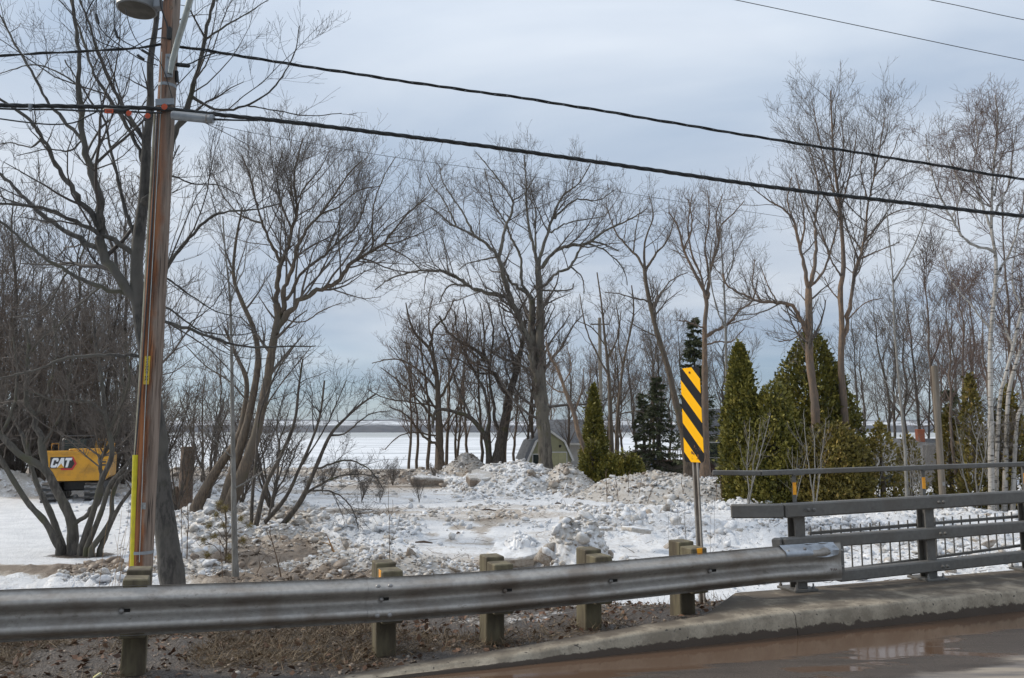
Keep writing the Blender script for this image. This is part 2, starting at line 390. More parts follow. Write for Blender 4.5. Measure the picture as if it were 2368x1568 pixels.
def ground_full(x, y):
    z = base_h(x, y); s = y - Yr(x)
    far = sstep(5.5, 9.5, s)
    sm = zone_smooth(x, y)
    h1, e1, r1_ = voro(x / 0.85 + fbm(x * 2, y * 2, 2, 9), y / 0.85, 3); h2, e2, r2_ = voro(x / 0.33, y / 0.33, 17)
    patch = fbm(x / 5.0, y / 5.0, 3, 31)
    amp = far * (1 - sm * 0.93) * (0.16 + 1.35 * sstep(0.40, 0.62, patch))
    rub = amp * (0.15 * (0.45 + 0.55 * sstep(20, 28, y)) * h1 * sstep(0, 0.12, e1) + 0.09 * h2 * sstep(0, 0.2, e2) + 0.04 * (fbm(x * 5, y * 5, 3, 5) - 0.5))
    und = far * (0.30 * (fbm(x / 7, y / 7, 3, 41) - 0.5) * (1 - 0.4 * sm))
    nb = (1 - far) * (0.09 * (fbm(x * 1.6, y * 1.6, 4, 7) - 0.5) + 0.05 * (fbm(x * 8, y * 8, 3, 8) - 0.5)) * sstep(-0.5, 0.1, s)
    z = z + rub + und + nb
    # ---- dirt and soil masks
    soil = 1 - sstep(2.2, 6.0, s + 2.0 * (fbm(x, y, 3, 55) - 0.5))
    icy = sstep(0.50, 0.62, fbm(x * 0.9 + 3, y * 1.5, 4, 77)) * sstep(0.2, 1.0, s) * np.interp(x, [-2.5, -0.6], [0.1, 0.75])
    soil = soil - 0.62 * icy
    cl_ = at(190, 1272, 20.5); soil = soil + 1.3 * np.clip(1.25 - np.hypot((x - cl_.x) / 1.0, (y - 20.5) / 0.55), 0, 1)
    r = x / np.maximum(y, 1)
    d = 0.10 + 0.30 * (fbm(x / 3.2, y / 3.2, 4, 61) - 0.45)
    d = d + 0.50 * (1 - sstep(19, 23.5, y + 3 * (fbm(x / 2, y / 2, 3, 62) - 0.5))) * sstep(-0.44, -0.36, r) * (1 - sstep(0.0, 0.10, r)) * (0.45 + 0.9 * fbm(x * 1.2, y * 1.2, 3, 63))
    d = d + 0.95 * (1 - sstep(0.55, 1.25, np.abs(y - 17.9 - 0.8 * (fbm(x / 3, 0 * x, 2, 3) - 0.5)))) * (1 - sstep(-0.46, -0.36, r))
    d = d + 0.35 * sstep(-0.40, -0.33, r) * (1 - sstep(-0.27, -0.20, r)) * (1 - sstep(28, 34, y))
    d = d + 0.42 * sstep(52, 57, y + 6 * (fbm(x / 6, y / 6, 3, 64) - 0.5)) * (1 - sstep(69, 75, y))
    d = d + 0.35 * np.exp(-((y - 45) / 3.0) ** 2) * sstep(-0.28, -0.2, r) * (1 - sstep(-0.1, 0, r))
    st = fbm(x / 5.5 + 0.6 * fbm(x / 2, y / 2, 2, 71), y / 1.5, 4, 69)
    d = d + (0.34 * sstep(0.52, 0.68, st) + 0.08) * sstep(-0.42, -0.34, r) * (1 - sstep(66, 72, y)) * np.interp(r, [-0.3, 0.0, 0.2, 0.35], [1.0, 0.85, 0.55, 0.35])
    # muddy puddled ruts
    d = d + 0.5 * sstep(0.60, 0.70, fbm(x / 1.7, y / 3.1, 3, 66)) * (1 - sm) * sstep(-0.40, -0.3, r) * (1 - sstep(-0.05, 0.05, r)) * (1 - sstep(26, 40, y))
    d = d - 0.25 * sm * (1 - 0.6 * sstep(0.55, 0.68, fbm(x / 2.2, y / 2.2, 4, 67)))
    d = d + 0.30 * sstep(33, 37, y) * (1 - sstep(-0.42, -0.36, r))
    return z, np.clip(d, 0, 1.2), np.clip(soil, 0, 1), amp
def ground_z(x, y): return float(ground_full(np.array([float(x)]), np.array([float(y)]))[0][0])
def build_ground():
    xs = np.arange(-14, 14.001, 0.10)
    g = 0.10 * 1.042 ** np.arange(1, 90); ext = 14 + np.cumsum(g)
    xs = np.concatenate([-ext[::-1], xs, ext])
    ys = np.concatenate([np.arange(3.4, 9.0, 0.07), 9.0 * (125 / 9.0) ** (np.linspace(0, 1, 250))])
    X, Y = np.meshgrid(xs, ys); sh = X.shape
    z, d, so_, _ = ground_full(X.ravel(), Y.ravel())
    v = np.stack([X.ravel(), Y.ravel(), z], 1)
    ny, nx = sh; i = np.arange((ny - 1) * nx).reshape(ny - 1, nx)[:, :-1].ravel()
    f = np.stack([i, i + 1, i + nx + 1, i + nx], 1)
    o = link('ground', np_mesh('ground', v, f, M['ground'], True, {'dirt': d, 'soil': so_}))
    tag(o, 'snow, broken river ice and muddy bank beyond the guardrail', kind='structure')
build_ground()

# ------------------------------------------------------------------ river and far shore
def river_mat():
    m, t, b = new_mat('river_ice')
    a = noise(t, coords(t, (0.03, 0.10, 1)), 1.0, 7, 0.66, 1.0); l = noise(t, coords(t, (0.006, 0.022, 1)), 1.0, 6, 0.65, 0.8)
    f = noise(t, coords(t, (0.5, 0.9, 1)), 1.0, 5, 0.6)
    col = mix(t, ramp(t, f, 0.35, 0.7), (0.76, 0.77, 0.785), (0.64, 0.65, 0.67))
    col = mix(t, math_(t, 'MULTIPLY', ramp(t, a, 0.44, 0.62), 0.85), col, (0.37, 0.385, 0.40))
    col = mix(t, math_(t, 'MULTIPLY', ramp(t, l, 0.56, 0.66), 0.7), col, (0.33, 0.34, 0.33))
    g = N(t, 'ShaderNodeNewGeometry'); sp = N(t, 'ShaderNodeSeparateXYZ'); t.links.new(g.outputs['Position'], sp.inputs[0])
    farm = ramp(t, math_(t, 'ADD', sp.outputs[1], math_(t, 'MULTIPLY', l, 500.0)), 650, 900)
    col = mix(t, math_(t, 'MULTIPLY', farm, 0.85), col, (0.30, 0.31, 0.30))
    t.links.new(col, b.inputs['Base Color']); b.inputs['Roughness'].default_value = 0.55
    bump(t, b, f, 0.5, 0.15)
    return m
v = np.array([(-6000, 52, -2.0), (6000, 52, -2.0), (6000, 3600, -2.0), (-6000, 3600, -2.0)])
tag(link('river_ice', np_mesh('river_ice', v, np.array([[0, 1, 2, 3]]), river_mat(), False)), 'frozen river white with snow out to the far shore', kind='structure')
def hill_mat():
    m, t, b = new_mat('far_shore'); v = coords(t, (0.006, 0.012, 0.03)); n = noise(t, v, 1.0, 6, 0.65); k = noise(t, coords(t, (0.02, 0.03, 0.06)), 1.0, 4)
    g = N(t, 'ShaderNodeNewGeometry'); sp = N(t, 'ShaderNodeSeparateXYZ'); t.links.new(g.outputs['Position'], sp.inputs[0])
    band = math_(t, 'MULTIPLY', ramp(t, sp.outputs[2], 24, 31), math_(t, 'SUBTRACT', 1.0, ramp(t, sp.outputs[2], 50, 60)))
    fld = math_(t, 'MULTIPLY', ramp(t, math_(t, 'ADD', n, math_(t, 'MULTIPLY', k, 0.4)), 0.62, 0.74), band)
    col = mix(t, ramp(t, k, 0.4, 0.6), (0.035, 0.036, 0.043), (0.055, 0.050, 0.052))
    col = mix(t, fld, col, (0.62, 0.63, 0.65))
    t.links.new(col, b.inputs['Base Color']); b.inputs['Roughness'].default_value = 1.0
    return m
xs = np.linspace(-4200, 4200, 420); ys = np.array([3100, 3140, 3180, 3300, 3500, 3700, 3900, 4100, 4300, 4600])
X, Y = np.meshgrid(xs, ys)
rise = np.interp(Y, [3100, 3140, 3180, 3900, 4300, 4600], [-3, 14, 24, 48, 62, 50])
Z = rise * (0.85 + 0.3 * fbm(X / 260, Y / 400, 4, 5)) + sstep(3120, 3180, Y) * (4 * vnoise(X / 28, Y / 90, 8) + 12 * (fbm(X / 900, Y / 900 + 3, 2, 3) - 0.4) * sstep(3700, 4200, Y))
i = np.arange((len(ys) - 1) * len(xs)).reshape(len(ys) - 1, len(xs))[:, :-1].ravel(); nx = len(xs)
tag(link('hills', np_mesh('hills', np.stack([X.ravel(), Y.ravel(), Z.ravel()], 1), np.stack([i, i + 1, i + nx + 1, i + nx], 1), hill_mat(), True)), 'low wooded far shore with snowy fields across the river', kind='structure')

# ------------------------------------------------------------------ road
def road_mat():
    m, t, b = new_mat('wet_asphalt'); v = coords(t); kd = attr(t, 'kd')
    g = noise(t, v, 75, 4, 0.75); n = noise(t, coords(t, (0.5, 1.4, 1)), 1.6, 5, 0.6, 0.3); n2 = noise(t, coords(t, (0.35, 2.6, 1)), 2.3, 4, 0.6)
    col = mix(t, ramp(t, g, 0.3, 0.7), (0.045, 0.035, 0.028), (0.110, 0.086, 0.068))
    col = mix(t, math_(t, 'MULTIPLY', ramp(t, n2, 0.42, 0.62), 0.6), col, (0.040, 0.031, 0.025))
    # dried salt and dust further from the kerb
    dry = ramp(t, math_(t, 'ADD', kd, math_(t, 'MULTIPLY_ADD', n, 0.9, -0.45)), 1.12, 1.30)
    dc = mix(t, ramp(t, n2, 0.40, 0.62), (0.30, 0.255, 0.205), (0.15, 0.135, 0.125))
    col = mix(t, dry, col, dc)
    # muddy gutter water by the kerb
    pud = math_(t, 'SUBTRACT', 1.0, ramp(t, math_(t, 'ADD', kd, math_(t, 'MULTIPLY_ADD', n2, 0.55, -0.28)), 0.50, 0.58))
    pud2 = math_(t, 'MULTIPLY', ramp(t, n, 0.52, 0.56), math_(t, 'SUBTRACT', 1.0, dry))
    pm = math_(t, 'MAXIMUM', pud, pud2)
    col = mix(t, pm, col, (0.095, 0.060, 0.040))
    t.links.new(col, b.inputs['Base Color'])
    rough = N(t, 'ShaderNodeMapRange'); rough.inputs['To Min'].default_value = 0.30; rough.inputs['To Max'].default_value = 0.04
    t.links.new(pm, rough.inputs['Value'])
    rr = math_(t, 'ADD', rough.outputs[0], math_(t, 'MULTIPLY', dry, 0.4)); t.links.new(rr, b.inputs['Roughness'])
    b.inputs['IOR'].default_value = 1.33
    bp = N(t, 'ShaderNodeBump'); bp.inputs['Distance'].default_value = 0.012
    t.links.new(math_(t, 'SUBTRACT', 0.55, math_(t, 'MULTIPLY', pm, 0.53)), bp.inputs['Strength'])
    t.links.new(g, bp.inputs['Height']); t.links.new(bp.outputs[0], b.inputs['Normal'])
    return m
xs = np.arange(-30, 40.01, 0.25); ss = np.concatenate([[-0.12, 0], np.arange(0.06, 1.8, 0.06), np.arange(2, 12, 0.5)])
S, X = np.meshgrid(ss, xs); Yv = Yk(X) - S
Z = zroad(X) + 0.012 * (fbm(X * 0.8, Yv * 1.5, 3, 4) - 0.5) + 0.02 * np.clip(S, 0, 3) * 0.6
v = np.stack([X.ravel(), Yv.ravel(), Z.ravel()], 1); nx = len(ss)
i = np.arange((len(xs) - 1) * nx).reshape(len(xs) - 1, nx)[:, :-1].ravel()
tag(link('road', np_mesh('road', v, np.stack([i, i + 1, i + nx + 1, i + nx], 1)[:, ::-1], road_mat(), True, {'kd': S.ravel()})), 'wet muddy asphalt road with gutter puddles', kind='structure')

# ------------------------------------------------------------------ concrete kerb, cast in pieces
def kerb_piece(x0, x1, parent=None):
    xs = np.linspace(x0, x1, int((x1 - x0) / 0.05) + 1); vs = []; low = []; top = []
    depth = np.interp(xs, [-1.3, 1.7, 2.41, 40], [0.16, 0.24, 0.86, 0.86])
    for k, x in enumerate(xs):
        y = Yk(x); h = float(kerbh(x)); z0 = float(zroad(x)); j = 0.008 * (vnoise(np.array(x * 9.0), np.array(2.0), 3) - 0.5) * 2
        e = 0.010 * float(vnoise(np.array(x * 13.0), np.array(5.0), 9))
        dn = np.array([0.24, 0.97]); nrm = np.array([-0.342, 0.940])
        pr = [(0.0, -0.05, 1, 0), (0.004 + j, 0.02, 1, 0), (0.02 + j, h * 0.45, 0.35, 0), (0.03 + j, h - 0.022 - e, 0, 0.2), (0.045, h - 0.004 - e * 0.5, 0, 0.6), (0.075, h, 0, 0.8), (depth[k] * 0.6, h + 0.004, 0, 1.0), (depth[k], h, 0, 1.0), (depth[k] + 0.005, -0.25, 0.4, 0)]
        for a, b_, lo, tp in pr:
            vs.append((x + nrm[0] * a, y + nrm[1] * a, z0 + b_)); low.append(lo); top.append(tp)
    n = 9; K = len(xs)
    f = [(i * n + j, (i + 1) * n + j, (i + 1) * n + j + 1, i * n + j + 1) for i in range(K - 1) for j in range(n - 1)]
    v = np.array(vs); f = np.array(f)
    me = np_mesh('kerb', v, f, M['concrete'], True, {'low': np.array(low), 'top': np.array(top)})
    bm = bmesh.new(); bm.from_mesh(me)
    bmesh.ops.holes_fill(bm, edges=[e for e in bm.edges if e.is_boundary], sides=40); bm.to_mesh(me); bm.free()
    return link('kerb', me, parent)
for a_, b_, lb in ((-1.25, 2.397, 'low end of the concrete kerb rising out of the mud'), (2.402, 12.0, 'tall concrete kerb carrying the bridge railing'), (12.02, 30.0, 'far run of the concrete kerb on the bridge')):
    tag(kerb_piece(a_, b_), lb, kind='structure')
# ------------------------------------------------------------------ W-beam guardrail
GW = [(0.000, 0.156), (-0.010, 0.150), (-0.006, 0.142), (0.030, 0.122), (0.068, 0.104), (0.078, 0.094), (0.081, 0.080), (0.078, 0.066), (0.066, 0.055), (0.022, 0.032), (0.008, 0.022), (0.002, 0.010), (0.0, 0.0),
      (0.002, -0.010), (0.008, -0.022), (0.022, -0.032), (0.066, -0.055), (0.078, -0.066), (0.081, -0.080), (0.078, -0.094), (0.068, -0.104), (0.030, -0.122), (-0.006, -0.142), (-0.010, -0.150), (0.0, -0.156)]
GW = [(a * 1.06, b * 1.07) for a, b in GW]
# centre line of the beam: sheet x, y and distance
def yline(px, c=6.677):          # distance of the rail line at a sheet column
    u = (px - 1183.5) / FPX * 1.012
    return c / (1 - SL * u)
BEAM = [(px, py, yline(px)) for px, py in ((-330, 1446), (0, 1423), (282, 1413), (600, 1400), (886, 1386.5), (1156, 1367), (1400, 1345), (1635, 1321), (1740, 1310), (1815, 1303))]
def smooth_path(pts, step=0.12):
    p = np.array([tuple(q) for q in pts]); d = np.r_[0, np.cumsum(np.linalg.norm(np.diff(p, axis=0), axis=1))]
    t = np.linspace(0, d[-1], max(3, int(d[-1] / step)))
    q = np.stack([np.interp(t, d, p[:, k]) for k in range(3)], 1)
    for _ in range(10): q[1:-1] = 0.5 * q[1:-1] + 0.25 * (q[:-2] + q[2:])
    return [Vector(a) for a in q]
beam_path = smooth_path([at(x, y, Y - 0.09) for x, y, Y in BEAM])
g0 = Vector((beam_path[0].x, beam_path[0].y, -0.3)); groot = empty('guardrail', (-1.0, 6.32, -0.05), 'weathered steel W-beam guardrail on short green-tinted wooden posts', 'guardrail')
def shell(prof, th):
    back = [(a - th, b) for a, b in prof[::-1]]
    return prof + back + [prof[0]]
def nearest(px):
    X = at(px, 1390, 6.0).x / 6.0
    return min(range(len(beam_path)), key=lambda i: abs(beam_path[i].x / beam_path[i].y - X))
def path_at(px):
    r = at(px, 1390, 6.0); X = r.x / r.y
    for i in range(len(beam_path) - 1):
        a, b = beam_path[i], beam_path[i + 1]
        ra, rb = a.x / a.y, b.x / b.y
        if ra <= X <= rb: return a.lerp(b, (X - ra) / (rb - ra)), (b - a).normalized()
    return beam_path[-1], (beam_path[-1] - beam_path[-2]).normalized()
def span(p0, p1, off=0.0):
    a, ta = path_at(p0); b, tb = path_at(p1)
    mid = [p for p in beam_path if a.x + 0.03 < p.x < b.x - 0.03]
    return [a] + mid + [b]
for p0, p1, o in ((-320, 862, 0.0), (846, 1840, 0.008)):
    pr = [(a + o, b) for a, b in GW]
    MB().sweep(shell(pr, 0.0035), span(p0, p1)).build('rail_section', M['galv'], groot, True, True)
# end shoe: the beam flattens where it meets the bridge plate
e0, te = path_at(1800); e1 = at(1943, 1296, yline(1943) - 0.12)
sp = [e0.lerp(e1, k / 10) for k in range(11)]
profs = []
for k in range(11):
    q = k / 10; fl = 1 - 0.92 * max(0, (q - 0.55) / 0.45) ** 1.3
    profs.append(shell([(a * fl + 0.008, b * (1.0 + 0.06 * q)) for a, b in GW], 0.004))
MB().sweep(profs, sp).build('end_shoe', M['galv'], groot, True, True)
# newer repair piece bolted over the upper corrugation, its right end crushed
up = [i for i in range(0, 10)]
rp = []; rpath = [e0.lerp(e1, k / 24) for k in range(1, 22)]
for k in range(21):
    q = k / 20; dent = 0.0 if q < 0.48 else 0.045 * math.sin((q - 0.48) / 0.52 * math.pi) ; tw = 0.012 * math.sin(q * 21) * (q > 0.45)
    rp.append([(a * (1 - 0.45 * max(0, q - 0.6)) + 0.016 - (dent if 0.07 < b < 0.125 else dent * 0.2) + tw * (b > 0.1), b * (1.0 + 0.05 * q) + 0.012 - (0.02 * math.sin((q - .5) * 6) if q > 0.5 and b < 0.06 else 0)) for a, b in GW[1:9]])
MB().sweep([shell(p, 0.003) for p in rp], rpath).build('repair_plate', M['galv_new'], groot, True, True)
def bolt(pos, t, r=0.020, h=0.015, parent=None, mat='bolt', world=True):
    n = t.cross(Vector((0, 0, 1))).normalized()
    m = MB(); m.tube([pos - n * 0.004, pos + n * h * 0.4, pos + n * h * 0.8, pos + n * h], [r, r, r * 0.75, r * 0.25], 10)
    return m.build('bolt', M[mat], parent, True, world)
def on_beam(px, a, b):
    p, t = path_at(px); n = t.cross(Vector((0, 0, 1))).normalized(); u = n.cross(t).normalized()
    return p + n * (a + (0.008 if px > 846 else 0.0)) + u * b, t
for px in (868, 896):
    for b_ in (0.108, -0.100): p, t = on_beam(px, 0.078 if b_ < 0 else 0.066, b_); bolt(p, t, parent=groot)
for px, Yp in ((282, 0), (880, 0), (1165, 0), (1410, 0), (1640, 0)):
    p, t = on_beam(px, 0.012, 0.004); bolt(p, t, 0.018, 0.016, groot)
    p, t = on_beam(px + 9, 0.006, 0.004); n = t.cross(Vector((0, 0, 1))).normalized()
    R = Matrix((t, n, t.cross(n) * -1)).transposed()
    MB().cbox(p, (0.060, 0.004, 0.022), 0.001, R).build('slot', M['dark_gap'], groot, False, True)
for q, a_, b_ in ((0.10, 0.070, 0.135), (0.36, 0.070, 0.150)):
    p = e0.lerp(e1, q); t = (e1 - e0).normalized(); n = t.cross(Vector((0, 0, 1))).normalized()
    bolt(p + n * a_ + Vector((0, 0, b_ - 0.01)), t, 0.015, 0.014, groot)
# posts: (sheet x of the post, reflector side)
for px, rf in ((292, None), (890, 'left'), (1148, None), (1380, None), (1603, 'front')):
    p, t = path_at(px + 18); n = t.cross(Vector((0, 0, 1))).normalized(); R = Matrix((t, -n, Vector((0, 0, 1)))).transposed()
    tilt = Matrix.Rotation(random.Random(px).uniform(-0.02, 0.02), 3, 'Y'); R = R @ tilt
    zg = float(base_h(p.x, p.y + 0.2)); zt = p.z + 0.156 + 0.062
    c = p - n * 0.305; m = MB().cbox((c.x, c.y, (zt + 0.02 + zg - 0.5) / 2), (0.160, 0.19, zt + 0.02 - zg + 0.5), 0.008, R)
    post = m.build('post', M['treated'], groot, False, True)
    c = p - n * 0.105; zb0 = p.z - 0.19
    blk = MB().cbox((c.x, c.y, (zt - 0.012 + zb0) / 2), (0.165, 0.196, zt - 0.012 - zb0), 0.008, R).build('spacer_block', M['treated'], groot, False, True)
    if rf == 'left':
        c = p - n * 0.09 - t * 0.0845 + Vector((0, 0, 0.156 + 0.012))
        MB().cbox(c, (0.006, 0.075, 0.075), 0.002, R).build('reflector', M['reflector'], groot, False, True)
    elif rf == 'front':
        c = p - n * 0.004 + Vector((0, 0, 0.156 + 0.010)) + t * 0.0
        MB().cbox(c, (0.055, 0.008, 0.085), 0.002, R).build('reflector', M['reflector'], groot, False, True)

# ------------------------------------------------------------------ bridge railing
broot = empty('bridge_railing', at(2125, 1360, 8.2), 'dark grey steel bridge railing of box rails, posts and thin bars', 'railing')
BS = M['bridge_steel']
def bl(px):                        # distance of the railing line at a sheet column
    r = at(px, 1100, 1.0).x
    for _ in range(20): pass
    lo, hi = 5.0, 20.0
    for _ in range(40):
        md = (lo + hi) / 2
        X = r * md
        if md < 6.82 + X * SL: lo = md
        else: hi = md
    return lo
bdir = Vector((1, SL, 0)).normalized(); bn = bdir.cross(Vector((0, 0, 1))); BR = Matrix((bdir, -bn, Vector((0, 0, 1)))).transposed()
def bpt(px, py, off=0.0): return at(px, py, bl(px) - off)
def bar(p0, p1, w_, h_, name, bev=0.006, parent=None):
    d = p1 - p0; t = d.normalized(); s = t.cross(Vector((0, 0, 1))).normalized(); u = s.cross(t)
    R = Matrix((t, -s, u)).transposed()
    return MB().cbox((p0 + p1) / 2, (d.length, w_, h_), bev, R).build(name, BS, parent or broot, False, True)
def ext(px0, py0, px1, py1, px): return py0 + (py1 - py0) * (px - px0) / (px1 - px0)
def rail_line(a, b, off, right=2900):
    p, q = bpt(a[0], a[1], off), bpt(b[0], b[1], off)
    d = (q - p) / (q.x - p.x); return p, p + d * 6.5
# handrail
a, b = rail_line((1757, 1094), (2367, 1073), 0.10); bar(a, b, 0.06, 0.049, 'handrail')
bar(at(1647, 1093, a.y + 0.10), a + (b - a).normalized() * 0.004, 0.058, 0.047, 'handrail_end')
a, b = rail_line((1810, 1181), (2367, 1148), 0.16); bar(a, b, 0.10, 0.133, 'top_rail', 0.014); TOP = (a, b)
bar(at(1689, 1182, a.y + 0.13), a + (b - a).normalized() * 0.006, 0.098, 0.130, 'top_rail_end', 0.012)
a, b = rail_line((1808, 1258), (2367, 1217), 0.16); bar(a, b, 0.10, 0.114, 'middle_rail', 0.012); MID = (a, b)
bar(at(1787, 1258, a.y + 0.05), a + (b - a).normalized() * 0.006, 0.098, 0.110, 'middle_rail_end', 0.012)
a, b = rail_line((1935, 1331), (2367, 1285.5), 0.16); bar(a, b, 0.10, 0.110, 'bottom_rail', 0.012); BOT = (a, b)
# transition plate behind the shoe
pl = bpt(1900, 1296, 0.20); MB().cbox(pl + Vector((0.02, 0, -0.005)), (0.45, 0.012, 0.38), 0.003, BR).build('transition_plate', BS, broot, False, True)
pl2 = bpt(1946, 1290, 0.222); MB().cbox(pl2, (0.05, 0.012, 0.30), 0.003, BR).build('cover_strip', BS, broot, False, True)
for dz in (0.07, -0.08):
    q = bpt(1946, 1290, 0.230); bolt(q + Vector((0, 0, dz)), bdir, 0.014, 0.012, broot)
def line_z(L, x): a, b = L; return a.z + (b.z - a.z) * (x - a.x) / (b.x - a.x)
posts = []
for k, px in enumerate((1832, 2130, 2364, 2560, 2720)):
    q = bpt(px, 1200); x, y = q.x, q.y
    zk = float(zroad(x) + kerbh(x)); posts.append((x, y))
    hz = line_z(TOP, x) - 0.02
    m = MB()
    m.cbox((x, y, (zk + 0.02 + hz) / 2), (0.12, 0.014, hz - zk - 0.02), 0.003, BR)                       # rear flange
    m.cbox(Vector((x, y, (zk + 0.02 + hz) / 2)) + bn * 0.100, (0.12, 0.014, hz - zk - 0.02), 0.003, BR)   # front flange
    m.cbox(Vector((x, y, (zk + 0.02 + hz) / 2)) + bn * 0.050, (0.012, 0.085, hz - zk - 0.02), 0.002, BR)  # web
    m.build('post', BS, broot, False, True)
    m = MB().cbox(Vector((x, y, zk + 0.012)) + bn * 0.03, (0.27, 0.27, 0.024), 0.004, BR); bp_ = m.build('base_plate', BS, broot, False, True)
    for sx in (-0.1, 0.1):
        for sy in (-0.09, 0.135):
            c = Vector((x, y, zk + 0.02)) + bdir * sx + bn * sy
            MB().tube([c, c + Vector((0, 0, 0.022)), c + Vector((0, 0, 0.0225)), c + Vector((0, 0, 0.05))], [0.017, 0.017, 0.009, 0.009], 6).build('anchor_bolt', M['bolt'], broot, False, True)
    # thin upper post with its amber reflector
    ht = line_z((bpt(1757, 1094, 0.1), bpt(2367, 1073, 0.1)), x) - 0.024
    c = Vector((x, y, (hz - 0.1 + ht) / 2)) + bn * 0.085 - bdir * 0.035
    m = MB(); m.cbox(c, (0.045, 0.010, ht - hz + 0.1), 0.002, BR); m.cbox(c + bdir * 0.022 - bn * 0.025, (0.008, 0.05, ht - hz + 0.1), 0.002, BR); m.build('upper_post', BS, broot, False, True)
    MB().cbox(Vector((x, y, ht - 0.003)) + bn * 0.085 + bdir * 0.0, (0.13, 0.07, 0.010), 0.002, BR).build('cap_plate', BS, broot, False, True)
    MB().cbox(Vector((x, y, ht - 0.135)) + bn * 0.0925 - bdir * 0.037, (0.040, 0.006, 0.118), 0.001, BR).build('reflector', M['reflector'], broot, False, True)
    MB().tube([Vector((x, y, ht + 0.04)) + bn * 0.1, Vector((x, y, ht + 0.058)) + bn * 0.1], 0.018, 8).build('cap_bolt', M['bolt'], broot, False, True)
    for L in (TOP, MID, BOT):
        if k == 0 and L is not TOP: continue
        for dxx in (0.020, 0.082):
            zc_ = line_z(L, x); bolt(Vector((x, y, zc_ + 0.004)) + bdir * dxx + bn * 0.211, bdir, 0.018, 0.017, broot, 'bridge_steel')
# fence of thin vertical bars behind the rails
a, b = rail_line((1870, 1233), (2367, 1193), -0.06); bar(a, b, 0.035, 0.030, 'upper_stringer', 0.002); UP = (a, b)
a, b = rail_line((1870, 1328), (2367, 1260), -0.06); bar(a, b, 0.035, 0.026, 'lower_stringer', 0.002); LO = (a, b)
x = UP[0].x + 0.02
while x < 9.2:
    y = UP[0].y + (x - UP[0].x) * SL
    MB().cbox((x, y, (line_z(UP, x) + 0.055 + line_z(LO, x)) / 2), (0.012, 0.012, line_z(UP, x) + 0.055 - line_z(LO, x)), 0.001, BR).build('bar', BS, broot, False, True)
    x += 0.118
# painted note on the shoe's lower corrugation
def text_mesh(body, size, mat, name, extrude=0.0008, spacing=1.0, bold=0.0):
    cu = bpy.data.curves.new('t', 'FONT'); cu.body = body; cu.size = size; cu.extrude = extrude; cu.align_x = 'CENTER'; cu.align_y = 'CENTER'; cu.space_line = spacing; cu.offset = bold
    o = bpy.data.objects.new('t', cu); COL.objects.link(o); bpy.context.view_layer.update()
    me = bpy.data.meshes.new_from_object(o.evaluated_get(bpy.context.evaluated_depsgraph_get()))
    bpy.data.objects.remove(o); bpy.data.curves.remove(cu); me.name = name
    me.materials.clear(); me.materials.append(mat); return me
tm = text_mesh('P184', 0.036, simple('brown_marker', (0.07, 0.03, 0.015), rough=0.7), 'marker_note')
t = (e1 - e0).normalized(); n = t.cross(Vector((0, 0, 1))).normalized()
pos = e0.lerp(e1, 0.80) + n * 0.073 - Vector((0, 0, 0.066))
o = link('marker_note', tm, groot); yy = (Vector((0, 0, 1)) * 0.75 - n * 0.6).normalized(); zz = t.cross(yy).normalized()
o.matrix_local = Matrix.Translation(pos - groot.location) @ Matrix((t, yy, zz)).transposed().to_4x4()

# ------------------------------------------------------------------ hazard marker
sr = empty('hazard_marker', (at(1616, 1330, 7.9).x, 7.9, float(base_h(at(1616, 1330, 7.9).x, 7.9))), 'tall black and yellow diagonally striped hazard marker on steel post', 'sign')
def stripe_mat():
    m, t, b = new_mat('hazard_stripes'); tc = N(t, 'ShaderNodeTexCoord'); sp_ = N(t, 'ShaderNodeSeparateXYZ'); t.links.new(tc.outputs['Object'], sp_.inputs[0])
    q = math_(t, 'ADD', sp_.outputs[2], math_(t, 'MULTIPLY', sp_.outputs[0], 1.0))
    fr = math_(t, 'FRACT', math_(t, 'DIVIDE', math_(t, 'ADD', q, 10.0 + 0.010), 0.292))
    st = math_(t, 'GREATER_THAN', fr, 0.5)
    n = noise(t, tc.outputs['Object'], 22, 4, 0.6)
    col = mix(t, st, (0.010, 0.010, 0.012), (0.95, 0.48, 0.0))
    # scraped patch near the foot of the plate
    d = N(t, 'ShaderNodeVectorMath', operation='DISTANCE'); t.links.new(tc.outputs['Object'], d.inputs[0]); d.inputs[1].default_value = (0.03, 0, -0.37)
    scr = math_(t, 'MULTIPLY', math_(t, 'SUBTRACT', 1.0, ramp(t, d.outputs['Value'], 0.05, 0.11)), ramp(t, n, 0.56, 0.62))
    col = mix(t, scr, col, (0.16, 0.07, 0.02))
    t.links.new(col, b.inputs['Base Color']); b.inputs['Roughness'].default_value = 0.5; b.inputs['Specular IOR Level'].default_value = 0.2
    return m
M['stripes'] = stripe_mat()
top = at(1594, 850, 7.9); bot = at(1605, 1069, 7.9); axis = (top - bot).normalized(); ctr = (top + bot) / 2
H_ = (top - bot).length; yaw = math.radians(-64)
W_ = 0.300
xax = Vector((math.cos(yaw), math.sin(yaw), 0)); xax = (xax - axis * xax.dot(axis)).normalized(); yax = axis.cross(xax)
SR = Matrix((xax, yax, axis)).transposed().to_4x4()
def rrect(w_, h_, r, n=6):
    out_ = []
    for cx, cz, a0 in ((w_/2-r, h_/2-r, 0), (-w_/2+r, h_/2-r, 90), (-w_/2+r, -h_/2+r, 180), (w_/2-r, -h_/2+r, 270)):
        for k in range(n + 1):
            a_ = math.radians(a0 + 90 * k / n); out_.append((cx + r * math.cos(a_), cz + r * math.sin(a_)))
    return out_
o = MB().prism(rrect(W_, H_, 0.035), -0.002, 0.002).build('panel', M['stripes'], sr); o.matrix_local = Matrix.Translation(ctr - sr.location) @ SR
